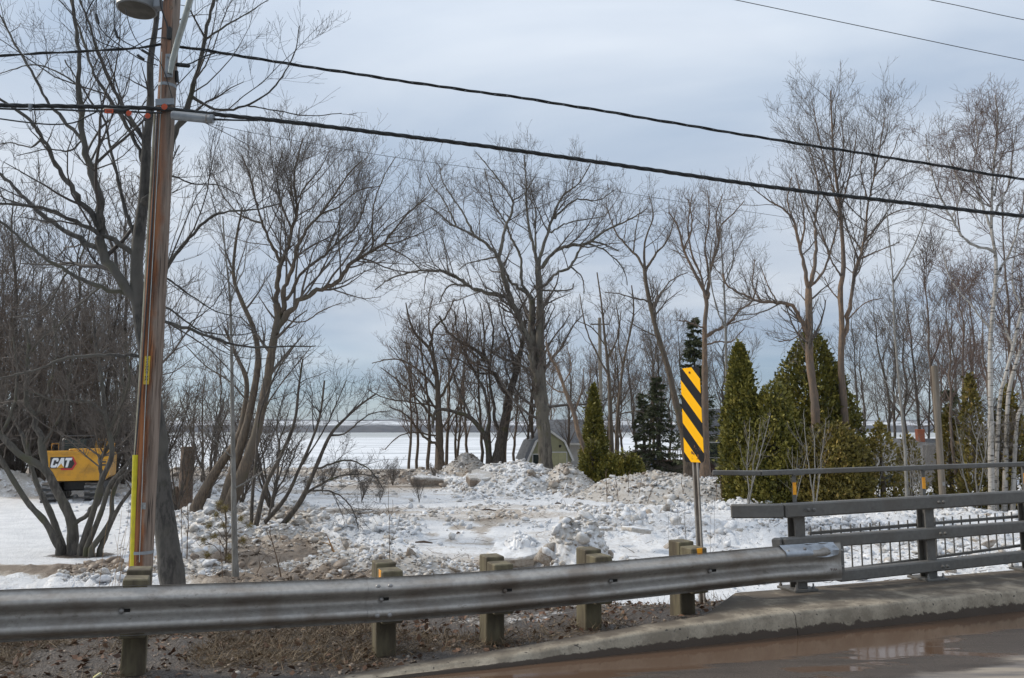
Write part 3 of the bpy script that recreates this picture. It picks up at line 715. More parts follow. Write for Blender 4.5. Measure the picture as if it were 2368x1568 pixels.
for zz_ in (H_ / 2 - 0.05,):
    o2 = MB().tube([(0.0, -0.009, zz_), (0.0, -0.0022, zz_)], 0.011, 10).build('bolt', simple('rusty_bolt', (0.16, 0.05, 0.02), rough=0.7), sr); o2.matrix_local = Matrix.Translation(ctr - sr.location) @ SR
# U-channel post behind the plate
Lp = H_ / 2 + (ctr.z - sr.location.z) + 0.5
prof = [(-0.042, 0.004), (-0.022, 0.004), (-0.018, 0.034), (0.018, 0.034), (0.022, 0.004), (0.042, 0.004), (0.042, 0.008), (0.025, 0.008), (0.021, 0.038), (-0.021, 0.038), (-0.025, 0.008), (-0.042, 0.008)]
n = len(prof); m = MB()
m.add([(a, b + 0.001, -Lp) for a, b in prof] + [(a, b + 0.001, H_ / 2 - 0.04) for a, b in prof], [(i, (i+1) % n, (i+1) % n + n, i + n) for i in range(n)] + [tuple(range(n - 1, -1, -1)), tuple(range(n, 2 * n))])
o = m.build('post', M['galv'], sr); o.matrix_local = Matrix.Translation(ctr - sr.location) @ SR
# ------------------------------------------------------------------ bare trees
UPV = np.array([0, 0, 1.0])
def nrm(a): return a / np.maximum(np.linalg.norm(a, axis=-1, keepdims=True), 1e-9)
def resample(p, K):
    d = np.r_[0, np.cumsum(np.linalg.norm(np.diff(p, axis=0), axis=1))]
    t = np.linspace(0, d[-1], K); return np.stack([np.interp(t, d, p[:, k]) for k in range(p.shape[1])], 1)
def catmull(p, n=5):
    p = np.asarray(p, float)
    if len(p) < 3: return resample(p, 8)
    q = np.vstack([2 * p[0] - p[1], p, 2 * p[-1] - p[-2]]); out_ = []
    for i in range(1, len(q) - 2):
        for k in range(n):
            t = k / n; a, b, c, d = q[i-1], q[i], q[i+1], q[i+2]
            out_.append(0.5 * (2*b + (c-a)*t + (2*a-5*b+4*c-d)*t*t + (3*b-a-3*c+d)*t**3))
    out_.append(p[-1]); return np.array(out_)
def tubes(pp, rr, sides):
    """(N,K,3),(N,K) -> verts, quads"""
    n_, K, _ = pp.shape
    tan = np.empty_like(pp); tan[:, 1:-1] = pp[:, 2:] - pp[:, :-2]; tan[:, 0] = pp[:, 1] - pp[:, 0]; tan[:, -1] = pp[:, -1] - pp[:, -2]
    tan = nrm(tan); mean = nrm(pp[:, -1] - pp[:, 0])
    ref = np.where(np.abs(mean[:, 2:3]) < 0.8, UPV, np.array([1.0, 0, 0]))
    u = ref[:, None, :] - tan * (ref[:, None, :] * tan).sum(-1, keepdims=True); u = nrm(u); w_ = np.cross(tan, u)
    a = np.arange(sides) * 2 * np.pi / sides
    ring = u[:, :, None, :] * np.cos(a)[None, None, :, None] + w_[:, :, None, :] * np.sin(a)[None, None, :, None]
    v = pp[:, :, None, :] + ring * rr[:, :, None, None]
    base = (np.arange(n_) * K * sides)[:, None, None] + (np.arange(K - 1) * sides)[None, :, None]
    j = np.arange(sides)[None, None, :]; j2 = (np.arange(sides) + 1) % sides; j2 = j2[None, None, :]
    f = np.stack([base + j, base + j2, base + sides + j2, base + sides + j], -1)
    return v.reshape(-1, 3), f.reshape(-1, 4)
def join(parts):
    vs, fs, b = [], [], 0
    for v, f in parts: vs.append(v); fs.append(f + b); b += len(v)
    return np.concatenate(vs), np.concatenate(fs)
def grow(rng, pp, pr, spacing, tmin, lr, lmin, lmax, ang, up, wig, K, rmin, rr, bias=0.3, tmax=1.0):
    n_, Kp, _ = pp.shape
    L = np.linalg.norm(np.diff(pp, axis=1), axis=-1).sum(1)
    cnt = np.maximum(1, rng.poisson(L * (tmax - tmin) / spacing)); idx = np.repeat(np.arange(n_), cnt); m_ = len(idx)
    t = tmin + (tmax - tmin) * rng.random(m_) ** 0.85
    f = np.clip(t * (Kp - 1), 0, Kp - 1.001); i = f.astype(int); a = (f - i)[:, None]
    pos = pp[idx, i] * (1 - a) + pp[idx, i + 1] * a; tan = nrm(pp[idx, i + 1] - pp[idx, i])
    prr = pr[idx, i] * (1 - a[:, 0]) + pr[idx, i + 1] * a[:, 0]
    rnd = rng.normal(size=(m_, 3)); rnd[:, 2] += bias
    perp = nrm(rnd - tan * (rnd * tan).sum(-1, keepdims=True))
    th = (ang[0] + (ang[1] - ang[0]) * rng.random(m_))[:, None]
    d = nrm(np.cos(th) * tan + np.sin(th) * perp)
    ln = np.clip(lr * L[idx] * (1.1 - 0.75 * t) * (0.45 + 1.1 * rng.random(m_)), lmin, lmax)
    r0 = np.minimum(np.maximum(prr * rr * (0.7 + 0.6 * rng.random(m_)), rmin), np.maximum(prr * 0.9, rmin))
    r0 = np.minimum(r0, np.maximum(ln * 0.035, rmin))
    out_ = np.empty((m_, K, 3)); out_[:, 0] = pos; step = (ln / (K - 1))[:, None]
    for k in range(1, K):
        d = nrm(d + up * UPV * (1.0 / K) * 2 + rng.normal(size=(m_, 3)) * wig); out_[:, k] = out_[:, k - 1] + d * step
    rad = np.maximum(r0[:, None] * (1 - 0.75 * np.linspace(0, 1, K))[None], rmin * 0.75)
    return out_, rad
DENS = (0.75, 0.66, 0.80); LMUL = (1.45, 1.3, 1.2)
def crown_levels(rng, limbs, lrad, lv, rmin):
    """lv: list of dicts; returns list of (v,f) and the branch counts"""
    parts = []; pp, pr = limbs, lrad; allp = [(pp, pr)]
    for k, q in enumerate(lv):
        K = q.get('K', 5); src = allp[-1]
        c = grow(rng, src[0], src[1], q['sp'] * DENS[min(k, 2)], q.get('t0', 0.15), q['lr'] * LMUL[min(k, 2)], q['lmin'], q['lmax'] * LMUL[min(k, 2)], q.get('ang', (0.5, 1.1)), q.get('up', 0.25), q.get('wig', 0.16), K, rmin, q.get('rr', 0.5), q.get('bias', 0.3))
        if q.get('also'):               # twigs also straight off the older wood
            c2 = grow(rng, allp[-2][0], allp[-2][1], q['also'] * 0.7, 0.3, q['lr'] * 0.3, q['lmin'], q['lmax'], q.get('ang', (0.5, 1.1)), q.get('up', 0.25), q.get('wig', 0.16), K, rmin, 0.3, 0.3)
            c = (np.concatenate([c[0], c2[0]]), np.concatenate([c[1], c2[1]]))
        parts.append(tubes(c[0], c[1], 5 if k == 0 else 3)); allp.append(c)
    return parts
TRIS = [0]
def make_tree(name, label, spec, Y, lv, mats, seed, rpx=0.5, limb_sides=8, group=None, cat='tree', spread=0.45, zbase=None, trunk_n=1, wiggle=0.0, flare=0.0, depth_sign=None):
    """spec: limbs as (points on the sheet, width at start, width at end[, change of distance])"""
    rng = np.random.default_rng(seed); placed = []; limbs = []
    for li, sp_ in enumerate(spec):
        pts, w0, w1 = sp_[:3]; pts = [tuple(p) for p in pts]
        sheet = np.array(pts, float); y0 = Y; hook = None
        if li >= trunk_n and placed:
            al = np.concatenate([np.c_[s_, w_] for s_, w_ in placed])
            d = np.hypot(al[:, 0] - sheet[0, 0], al[:, 1] - sheet[0, 1]); k = int(np.argmin(d)); y0 = al[k, 3]; hook = al[k, :2]
        elif li > 0 and li < trunk_n: y0 = Y + rng.uniform(-0.3, 0.3)
        if hook is not None and 2 < np.hypot(*(hook - sheet[0])) < 60: sheet = np.vstack([hook, sheet])
        c = catmull(sheet, 5); seglen = np.r_[0, np.cumsum(np.linalg.norm(np.diff(c, axis=0), axis=1))]; q = seglen / seglen[-1]
        metres = seglen[-1] * Y / FPX
        dd = sp_[3] if len(sp_) > 3 else rng.uniform(-1, 1) * spread * metres * (0.3 if li < trunk_n else 1.0)
        ys = y0 + dd * q ** 1.2
        p3 = np.array([tuple(at(a, b, yy)) for (a, b), yy in zip(c, ys)])
        wd = (w0 + (w1 - w0) * q ** 0.8) * 0.5 * ys / FPX
        if li < trunk_n and flare: wd = wd * (1 + flare * np.exp(-q * metres / 0.45))
        placed.append((c, np.c_[np.zeros(len(c)), ys])) if False else placed.append((c, np.c_[wd, ys]))
        limbs.append((p3, wd))
    b = limbs[0][0][0]
    zb = float(base_h(b[0], b[1])) if zbase is None else zbase
    root = empty(name, (b[0], b[1], zb), label, cat, group)
    off = np.array([b[0], b[1], zb])
    lk, lr_ = [], []
    for li, (p3, wd) in enumerate(limbs):
        K = max(8, min(40, len(p3)))
        pr = resample(np.c_[p3, wd], K); p, r_ = pr[:, :3], pr[:, 3]
        if li < trunk_n:
            pz = np.vstack([[p[0, 0], p[0, 1], min(zb, p[0, 2]) - 0.35], p]); rz_ = np.r_[r_[0] * 1.05, r_]
            p, r_ = pz, rz_
        else: p = p.copy(); p[1:-1] += rng.normal(size=(len(p) - 2, 3)) * r_[1:-1, None] * 0.35
        r2 = r_ * (1 + 0.10 * rng.normal(size=len(r_)) * (0.6 if li < trunk_n else 1))
        v, f = tubes(p[None] - off, r2[None], 12 if li < trunk_n else limb_sides)
        link('trunk' if li < trunk_n else 'limb', np_mesh('trunk' if li < trunk_n else 'limb', v, f, mats[0]), root); TRIS[0] += len(f) * 2
        q = resample(np.c_[p, r_], 16); lk.append(q[:, :3]); lr_.append(q[:, 3])
    # finer wood grows from all limbs; trunks only carry it high up
    lk = np.array(lk); lr_ = np.array(lr_)
    src = lk.copy(); srr = lr_.copy()
    for i in range(min(trunk_n, len(src))):
        q = resample(np.c_[lk[i], lr_[i]][9:], 16); src[i] = q[:, :3]; srr[i] = q[:, 3]
    parts = crown_levels(rng, src - off, srr, lv, 0.80 * rpx * Y / FPX)
    v, f = join(parts); TRIS[0] += len(f) * 2
    link('crown', np_mesh('crown', v, f, mats[1]), root)
    return root
B = {
 'grey': bark('grey_bark', (0.125, 0.110, 0.092), (0.050, 0.044, 0.038), (0.085, 0.078, 0.062), moss=0.5),
 'dark': bark('dark_bark', (0.115, 0.095, 0.076), (0.052, 0.043, 0.035), moss=0.6),
 'brown': bark('brown_bark', (0.155, 0.115, 0.080), (0.070, 0.052, 0.038), (0.110, 0.088, 0.066), moss=0.3),
 'tan': bark('flaking_tan_bark', (0.250, 0.165, 0.105), (0.120, 0.088, 0.066), (0.150, 0.115, 0.090)),
 'ridged': bark('ridged_grey_bark', (0.185, 0.165, 0.135), (0.062, 0.053, 0.043), (0.13, 0.115, 0.092), 0.12, 7.0, moss=0.45),
 'pale': bark('pale_grey_bark', (0.235, 0.225, 0.205), (0.150, 0.140, 0.125)),
 'near': bark('smooth_dark_grey_bark', (0.082, 0.075, 0.066), (0.034, 0.031, 0.028), (0.095, 0.088, 0.076), 0.3, 16.0, moss=0.25),
 'twig': simple('grey_brown_twigs', (0.145, 0.120, 0.100), (0.095, 0.079, 0.067), 3, 0.8),
 'twig_dark': simple('dark_twigs', (0.080, 0.069, 0.061), (0.058, 0.050, 0.045), 3, 0.8),
 'twig_brown': simple('brown_twigs', (0.170, 0.127, 0.097), (0.115, 0.086, 0.068), 3, 0.8),
 'twig_red': simple('reddish_twigs', (0.155, 0.103, 0.083), (0.11, 0.080, 0.066), 3, 0.8),
 'twig_pale': simple('pale_twigs', (0.190, 0.175, 0.155), (0.130, 0.115, 0.10), 3, 0.8),
}
def birch_mat():
    m, t, b = new_mat('birch_bark'); n = noise(t, coords(t, (1, 1, 6)), 2.2, 4, 0.6); g = noise(t, coords(t), 1.2, 4)
    col = mix(t, ramp(t, g, 0.4, 0.65), (0.40, 0.375, 0.34), (0.27, 0.245, 0.215)); col = mix(t, ramp(t, n, 0.54, 0.62), col, (0.06, 0.05, 0.045))
    t.links.new(col, b.inputs['Base Color']); b.inputs['Roughness'].default_value = 0.7; bump(t, b, n, 0.3, 0.01); return m
B['birch'] = birch_mat()
# ---- the big maple by the pole
LVN = [dict(sp=0.58, lr=0.42, lmin=0.5, lmax=1.9, K=7, up=0.30, wig=0.13, rr=0.42, t0=0.12, ang=(0.45, 1.0)),
       dict(sp=0.27, lr=0.42, lmin=0.16, lmax=0.8, K=5, up=0.30, wig=0.14, rr=0.5, t0=0.15, also=0.8),
       dict(sp=0.15, lr=0.40, lmin=0.08, lmax=0.32, K=4, up=0.35, wig=0.14, rr=0.6, t0=0.15)]
make_tree('bare_tree', 'large bare dark grey tree leaning behind the utility pole', [
 ([(402, 1365), (392, 1290), (378, 1180), (366, 1060), (358, 950), (340, 830), (322, 720), (316, 640), (318, 575), (333, 442), (339, 332), (348, 240), (347, 147), (358, 74), (369, -20), (378, -130)], 56, 7, 0.5),
 ([(330, 740), (300, 680), (262, 620), (240, 585), (236, 534), (221, 424), (192, 324), (184, 199), (181, 120), (170, 20), (165, -80)], 27, 5, -0.6),
 ([(246, 590), (206, 564), (147, 531), (74, 475), (11, 413), (-80, 340)], 15, 6, 1.0),
 ([(312, 590), (265, 556), (199, 525), (150, 503), (110, 483), (0, 470), (-90, 455)], 13, 5, -1.2),
 ([(318, 572), (291, 490), (273, 417), (254, 343), (243, 280), (210, 236), (188, 199), (150, 140)], 11, 3, 0.8),
 ([(232, 528), (184, 461), (140, 398), (100, 321), (60, 272), (0, 229), (-60, 190)], 16, 5, -0.8),
 ([(190, 324), (150, 280), (110, 236), (88, 192), (40, 110), (0, 37), (-40, -40)], 10, 3, 0.9),
 ([(335, 360), (332, 321), (273, 229), (229, 129), (206, 55), (184, 0), (170, -60)], 11, 4, -0.7),
 ([(336, 380), (324, 350), (273, 258), (221, 177), (192, 92), (162, 0), (150, -60)], 11, 4, 0.8),
 ([(333, 480), (370, 400), (398, 330), (442, 221), (472, 92), (494, 0), (505, -80)], 19, 7, -0.9),
 ([(442, 221), (494, 254), (560, 248), (610, 222), (650, 180), (682, 120), (692, 60)], 8, 2, 0.4),
 ([(575, 246), (640, 256), (710, 268), (790, 262)], 4, 2, 0.3),
 ([(473, 92), (516, 63), (575, 29), (620, 0)], 6, 2, 0.4),
 ([(345, 700), (380, 626), (415, 575), (479, 509), (523, 490), (590, 485), (650, 470)], 13, 3, -0.8),
 ([(340, 420), (387, 405), (442, 424), (505, 428), (560, 455)], 6, 2, 0.5),
 ([(350, 735), (431, 759), (498, 782), (564, 802), (634, 802), (730, 800)], 10, 3, -0.8),
 ([(345, 640), (378, 640), (431, 676), (498, 719), (560, 735)], 6, 2, 0.8),
 ([(350, 700), (400, 720), (464, 765), (547, 775), (600, 765)], 6, 2, -0.4),
 ([(322, 700), (309, 686), (232, 663), (156, 630), (66, 570), (10, 520), (-60, 470)], 12, 5, -0.9),
 ([(345, 832), (305, 824), (216, 822), (146, 829), (93, 852), (0, 875)], 10, 4, -0.7),
 ([(156, 630), (120, 690), (90, 720), (30, 735)], 5, 2, 0.6),
 ([(232, 663), (200, 690), (150, 735), (120, 790)], 6, 3, 0.9),
 ([(192, 324), (160, 350), (110, 345), (40, 360)], 5, 2, -0.5),
 ([(254, 343), (300, 300), (330, 270)], 4, 2, 0.5),
 ([(100, 321), (70, 340), (20, 330), (-40, 345)], 5, 2, 0.5),
 ([(184, 199), (140, 170), (80, 150), (0, 170)], 5, 2, 0.5),
 ], 14.0, LVN, (B['near'], B['twig_dark']), 3, 0.50, 8, flare=0.10)
# ---- multi-stem clump on the snow lawn
LVS = [dict(sp=0.22, lr=0.35, lmin=0.6, lmax=2.0, K=7, up=0.18, wig=0.17, rr=0.42, t0=0.35, ang=(0.4, 1.2)),
       dict(sp=0.20, lr=0.42, lmin=0.2, lmax=0.9, K=5, up=0.15, wig=0.17, rr=0.5, t0=0.12, also=0.35),
       dict(sp=0.17, lr=0.42, lmin=0.12, lmax=0.4, K=4, up=0.15, wig=0.16, rr=0.6, t0=0.12)]
make_tree('multi_stem_tree', 'low many-stemmed bare tree on the snow in front of the excavator', [
 ([(137, 1268), (106, 1209), (67, 1166), (31, 1111), (0, 1060), (-50, 990)], 16, 9, -0.5),
 ([(146, 1268), (118, 1189), (86, 1122), (74, 1083), (50, 1000)], 17, 8, 0.6),
 ([(168, 1270), (165, 1205), (129, 1130), (102, 1083), (47, 1052), (0, 1005), (-60, 960)], 24, 12, -0.8),
 ([(188, 1268), (219, 1173), (235, 1111), (259, 1052), (251, 993), (243, 954), (235, 880), (222, 800), (215, 720)], 16, 6, 0.5),
 ([(200, 1268), (235, 1181), (255, 1119), (290, 1079), (330, 1020), (345, 960)], 13, 6, -0.3),
 ([(212, 1268), (255, 1205), (259, 1150), (274, 1111), (298, 1087), (320, 1030)], 14, 6, 0.4),
 ([(231, 1270), (266, 1189), (294, 1146), (335, 1100)], 13, 6, -0.5),
 ([(102, 1083), (98, 1032), (78, 974), (60, 900), (66, 820), (58, 740)], 17, 6, 0.7),
 ([(74, 1083), (60, 1020), (20, 950), (-10, 900)], 9, 5, 0.5),
 ([(176, 1209), (219, 1173), (235, 1130), (232, 1060), (270, 1000), (285, 920), (280, 840)], 12, 5, 0.7),
 ([(251, 993), (280, 940), (300, 870), (290, 790)], 9, 4, -0.5),
 ([(242, 961), (212, 931), (159, 928), (116, 923), (60, 900)], 8, 4, -0.6),
 ([(78, 974), (110, 900), (130, 820), (125, 740)], 8, 4, -0.5),
 ([(98, 1032), (140, 960), (160, 880), (170, 800)], 7, 3, 0.5),
 ([(66, 820), (110, 770), (160, 740)], 5, 3, 0.5),
 ([(0, 1005), (30, 940), (40, 860), (30, 780)], 8, 4, 0.5),
 ], 20.5, LVS, (B['grey'], B['twig']), 5, 0.46, 8, trunk_n=7, spread=0.5)
# ---- leaning pair at the water's edge
LVM = [dict(sp=0.38, lr=0.42, lmin=0.8, lmax=3.2, K=7, up=0.30, wig=0.12, rr=0.45, t0=0.15, ang=(0.35, 0.95)),
       dict(sp=0.26, lr=0.42, lmin=0.35, lmax=1.4, K=5, up=0.28, wig=0.12, rr=0.5, t0=0.15, also=0.5),
       dict(sp=0.24, lr=0.45, lmin=0.25, lmax=0.7, K=4, up=0.28, wig=0.12, rr=0.6, t0=0.15)]
make_tree('leaning_tree', 'bare tree leaning toward the river with one long sideways limb', [
 ([(522, 1192), (560, 1095), (590, 1013), (603, 954), (618, 880), (631, 796), (643, 735), (639, 703)], 31, 17, 0.3),
 ([(510, 1190), (541, 1083), (564, 1005), (580, 940), (597, 835), (586, 760), (560, 700), (540, 640), (545, 560), (560, 480)], 27, 4, 0.8),
 ([(454, 1172), (490, 1103), (548, 1017), (564, 954), (570, 880), (545, 820), (520, 760)], 26, 6, 0.7),
 ([(639, 703), (643, 646), (651, 609), (667, 569), (675, 532), (687, 492), (679, 411), (687, 370), (700, 320)], 14, 3, 0.7),
 ([(651, 609), (627, 565), (606, 516), (590, 460), (578, 411), (560, 360)], 8, 3, -0.7),
 ([(645, 730), (659, 715), (655, 674), (675, 622), (687, 573), (712, 528), (740, 496), (773, 451), (805, 403), (838, 370)], 14, 2.5, -1.0),
 ([(665, 690), (671, 682), (700, 630), (752, 589), (789, 553), (821, 528), (838, 492), (850, 440)], 9, 2.5, 1.3),
 ([(635, 770), (675, 715), (720, 678), (781, 650), (801, 618), (846, 589), (886, 565), (911, 532), (943, 492), (984, 459)], 17, 3, -0.6),
 ([(850, 587), (862, 565), (862, 484), (886, 411), (915, 362)], 5, 2, 0.6),
 ([(886, 565), (943, 597), (975, 626)], 4, 2, 0.4),
 ([(886, 565), (920, 560), (970, 540), (1010, 520)], 4, 2, 0.4),
 ([(687, 492), (700, 440), (740, 390), (760, 350)], 5, 2, -0.5),
 ([(675, 532), (650, 470), (640, 400), (655, 350)], 5, 2, 0.5),
 ([(740, 496), (780, 480), (830, 440), (880, 430)], 5, 2, 0.4),
 ([(643, 735), (700, 745), (740, 720), (790, 700)], 4, 2, 0.4),
 ([(603, 960), (640, 900), (680, 850), (720, 800)], 5, 2, -0.4),
 ([(580, 940), (530, 880), (480, 850), (430, 800)], 5, 2, -0.4),
 ([(606, 516), (560, 500), (520, 460), (490, 400)], 5, 2, 0.4),
 ], 29.0, LVM, (B['brown'], B['twig']), 7, 0.44, 8, trunk_n=3, flare=0.15)
# ---- slender sapling by the bank
make_tree('sapling', 'slim grey sapling with torn bark behind the guardrail', [
 ([(545, 1352), (541, 1200), (538, 1000), (535, 800), (531, 679), (521, 586), (515, 500)], 16, 3, 0.2),
 ([(533, 700), (550, 650), (564, 620), (571, 560)], 4, 2, 0.2),
 ([(538, 1130), (570, 1115), (620, 1080), (655, 1050)], 5, 2, -0.3), ([(536, 900), (510, 850), (480, 800)], 3, 1.5, 0.3), ([(536, 850), (560, 800), (590, 770)], 3, 1.5, 0.3), ([(539, 1060), (500, 1020), (470, 990)], 3, 1.5, -0.3)],
 17.0, [dict(sp=0.45, lr=0.35, lmin=0.3, lmax=1.0, K=5, up=0.3, rr=0.4, t0=0.1), dict(sp=0.22, lr=0.4, lmin=0.12, lmax=0.4, K=4, up=0.3, rr=0.5)], (B['pale'], B['twig']), 11, 0.46)
# ---- fan of stems in the ice
make_tree('fan_shrub', 'bare shrub whose stems fan out to the right over the ice', [
 ([(588, 1228), (615, 1122), (648, 1056), (681, 974), (690, 900), (700, 830)], 13, 4, 0.3),
 ([(600, 1222), (660, 1151), (693, 1081), (717, 1028), (740, 960), (750, 880)], 11, 4, -0.6),
 ([(645, 1225), (697, 1155), (730, 1081), (763, 1007), (800, 966), (832, 937), (870, 910)], 15, 4, -0.4),
 ([(580, 1228), (584, 1140), (592, 1060), (600, 960), (640, 860), (680, 800)], 9, 3, 0.5),
 ([(697, 1155), (722, 1130), (783, 1101), (841, 1097), (890, 1110)], 6, 2, 0.5),
 ([(730, 1085), (800, 1064), (841, 1077), (865, 1097), (885, 1130)], 6, 2, -0.5),
 ([(717, 1134), (771, 1138), (808, 1167), (824, 1204), (832, 1245)], 5, 2, -0.6),
 ([(763, 1007), (800, 1000), (850, 960), (900, 950)], 5, 2, 0.6),
 ([(693, 1081), (740, 1010), (770, 950), (800, 880)], 5, 2, 0.6),
 ([(648, 1056), (640, 980), (660, 900)], 5, 2, 0.4),
 ([(620, 1205), (630, 1150), (640, 1100), (650, 1040)], 7, 3, 0.8),
 ], 24.5, [dict(sp=0.19, lr=0.42, lmin=0.5, lmax=2.2, K=7, up=0.06, wig=0.12, rr=0.42, t0=0.25, ang=(0.35, 1.0)),
       dict(sp=0.24, lr=0.42, lmin=0.25, lmax=1.0, K=5, up=0.10, wig=0.12, rr=0.5, t0=0.15, also=0.6),
       dict(sp=0.24, lr=0.45, lmin=0.2, lmax=0.5, K=4, up=0.10, wig=0.12, rr=0.6, t0=0.15)], (B['dark'], B['twig_dark']), 13, 0.42, trunk_n=4, cat='shrub')
# ---- the great twin-trunk tree in the middle
LVB = [dict(sp=0.80, lr=0.36, lmin=1.0, lmax=4.2, K=7, up=0.28, wig=0.18, rr=0.42, t0=0.18, ang=(0.45, 1.15)),
       dict(sp=0.50, lr=0.42, lmin=0.5, lmax=1.9, K=5, up=0.25, wig=0.20, rr=0.5, t0=0.15, also=0.9),
       dict(sp=0.42, lr=0.45, lmin=0.35, lmax=0.9, K=4, up=0.25, wig=0.22, rr=0.6, t0=0.15)]
make_tree('great_tree', 'tallest broad bare tree with ridged trunk in front of the shed', [
 ([(1262, 1102), (1258, 1000), (1252, 920), (1248, 838), (1248, 749), (1247, 670), (1243, 610), (1245, 600)], 37, 13, 0.2),
 ([(1258, 1030), (1248, 940), (1236, 850), (1230, 749), (1229, 690)], 20, 15, 0.4),
 ([(1256, 980), (1246, 900), (1226, 799), (1199, 733), (1175, 676), (1162, 623), (1152, 593)], 20, 11, -0.5),
 ([(1152, 593), (1116, 557), (1073, 534), (1039, 514), (1006, 487), (980, 470)], 9, 2, -1.5),
 ([(1053, 520), (1026, 464), (1000, 431), (985, 400)], 5, 2, 1.0),
 ([(1093, 540), (1073, 497), (1046, 457), (1023, 418), (1016, 384)], 6, 2, 1.2),
 ([(1156, 587), (1166, 534), (1182, 494), (1185, 464), (1166, 434), (1139, 398), (1099, 351)], 9, 2, 1.5),
 ([(1185, 464), (1215, 444), (1235, 410)], 4, 2, -1.0),
 ([(1192, 712), (1166, 686), (1116, 676), (1083, 663), (1049, 636), (1000, 626), (950, 630), (900, 646), (867, 670)], 12, 2.5, -2.0),
 ([(1073, 660), (1039, 660), (1023, 683), (1016, 699)], 5, 3, -0.5),
 ([(1229, 690), (1215, 676), (1182, 653), (1162, 617)], 10, 6, 0.5),
 ([(1228, 692), (1205, 650), (1205, 600), (1185, 557), (1166, 510), (1142, 477), (1129, 427), (1120, 390)], 9, 2, 2.0),
 ([(1243, 650), (1242, 617), (1232, 567), (1219, 500), (1215, 418), (1212, 358)], 10, 2.5, -1.0),
 ([(1245, 603), (1262, 550), (1278, 504), (1302, 451), (1338, 424), (1365, 378)], 9, 2.5, 1.5),
 ([(1240, 610), (1237, 534), (1239, 484), (1222, 457)], 6, 3, 2.0),
 ([(1248, 623), (1275, 590), (1308, 570), (1358, 563), (1398, 534), (1457, 507), (1497, 481)], 11, 2.5, -2.0),
 ([(1268, 537), (1275, 537), (1308, 517), (1358, 507), (1400, 500)], 5, 2, -1.5),
 ([(1282, 504), (1305, 481), (1338, 461), (1381, 464), (1420, 440)], 6, 2, 1.5),
 ([(1250, 670), (1285, 633), (1318, 617), (1348, 567), (1380, 560), (1430, 580)], 9, 3, 1.5),
 ([(1252, 672), (1318, 670), (1325, 656)], 5, 3, 0.5),
 ([(1358, 563), (1400, 580), (1440, 620), (1450, 660)], 5, 2, 0.6),
 ([(1152, 593), (1120, 600), (1080, 610), (1060, 625)], 5, 2, 1.0),
 ([(1318, 617), (1345, 640), (1350, 680)], 4, 2, 0.6),
 ], 58.0, LVB, (B['ridged'], B['twig']), 17, 0.40, 8, trunk_n=1, flare=0.25)
# ---- dark leaning neighbour
make_tree('crooked_tree', 'crooked dark bare tree with a thick mossy limb, left of the shed', [
 ([(1150, 1076), (1159, 1016), (1171, 957), (1177, 913), (1191, 868), (1206, 800), (1215, 740)], 30, 8, 0.4),
 ([(1132, 1076), (1124, 1016), (1091, 969), (1056, 954), (1009, 948), (1000, 990)], 17, 5, -1.0),
 ([(1172, 910), (1141, 863), (1118, 824), (1079, 798), (1038, 770), (1015, 730)], 14, 4, -1.0),
 ([(1124, 1016), (1130, 960), (1118, 900), (1090, 850), (1060, 780), (1050, 720)], 9, 3, 0.8),
 ([(1150, 990), (1140, 930), (1130, 860), (1140, 780), (1130, 700)], 9, 3, 1.0),
 ([(1118, 824), (1120, 770), (1110, 700)], 6, 2, 0.6), ([(1091, 969), (1060, 900), (1040, 840), (1020, 800)], 7, 2.5, 0.8),
 ([(1191, 868), (1180, 800), (1160, 740), (1150, 690)], 7, 2.5, 0.8), ([(1079, 798), (1080, 740), (1070, 690)], 5, 2, 0.5), ([(1141, 863), (1100, 860), (1060, 830), (1020, 830)], 5, 2, -0.6)],
 61.0, LVB, (B['dark'], B['twig_brown']), 19, 0.38, 8, trunk_n=2, flare=0.2)
make_tree('river_tree', 'bushy bare tree with a tan trunk at the river edge', [
 ([(1018, 1090), (1015, 986), (1009, 868), (994, 809), (963, 776), (947, 743), (938, 700)], 22, 3, 0.3),
 ([(993, 812), (1003, 762), (1033, 729), (1050, 690)], 8, 3, 0.8), ([(1012, 1030), (980, 1010), (940, 960), (900, 940)], 8, 2, -1.0), ([(1014, 980), (970, 930), (920, 880), (880, 850)], 7, 2, -1.0),
 ([(1012, 930), (1040, 880), (1060, 830), (1070, 770)], 8, 2, 0.8), ([(1010, 900), (960, 850), (910, 830), (860, 840)], 7, 2, 0.6), ([(1010, 880), (985, 830), (960, 800), (930, 790)], 6, 2, -0.6), ([(1015, 1000), (1045, 960), (1070, 920)], 6, 2, 0.8), ([(1009, 868), (1000, 800), (990, 740), (1000, 690)], 7, 2, 0.8),
 ([(1014, 960), (980, 900), (950, 860), (900, 800)], 6, 2, 1.0), ([(1014, 1010), (960, 1000), (920, 1010), (890, 1040)], 5, 2, -1.0), ([(1012, 940), (950, 930), (890, 920), (850, 900)], 5, 2, 1.2)],
 62.0, LVB, (B['brown'], B['twig_red']), 23, 0.38, 8, flare=0.25)
make_tree('broken_tree', 'thin crooked trunk with stripped bark leaning over the ice heaps', [
 ([(1396, 1140), (1368, 1075), (1339, 1007), (1327, 957), (1309, 910), (1289, 854), (1271, 824), (1262, 790)], 17, 5, 1.0),
 ([(1327, 957), (1345, 900), (1350, 850)], 5, 2, -0.5), ([(1300, 890), (1320, 850), (1310, 800)], 4, 2, 0.5), ([(1309, 910), (1280, 900), (1262, 880)], 4, 2, 0.5)],
 44.0, [dict(sp=0.7, lr=0.3, lmin=0.6, lmax=2.0, K=6, up=0.1, wig=0.25, rr=0.4, t0=0.2), dict(sp=0.4, lr=0.4, lmin=0.3, lmax=0.9, K=4, up=0.1, wig=0.2)], (B['tan'], B['twig_brown']), 29, 0.40)
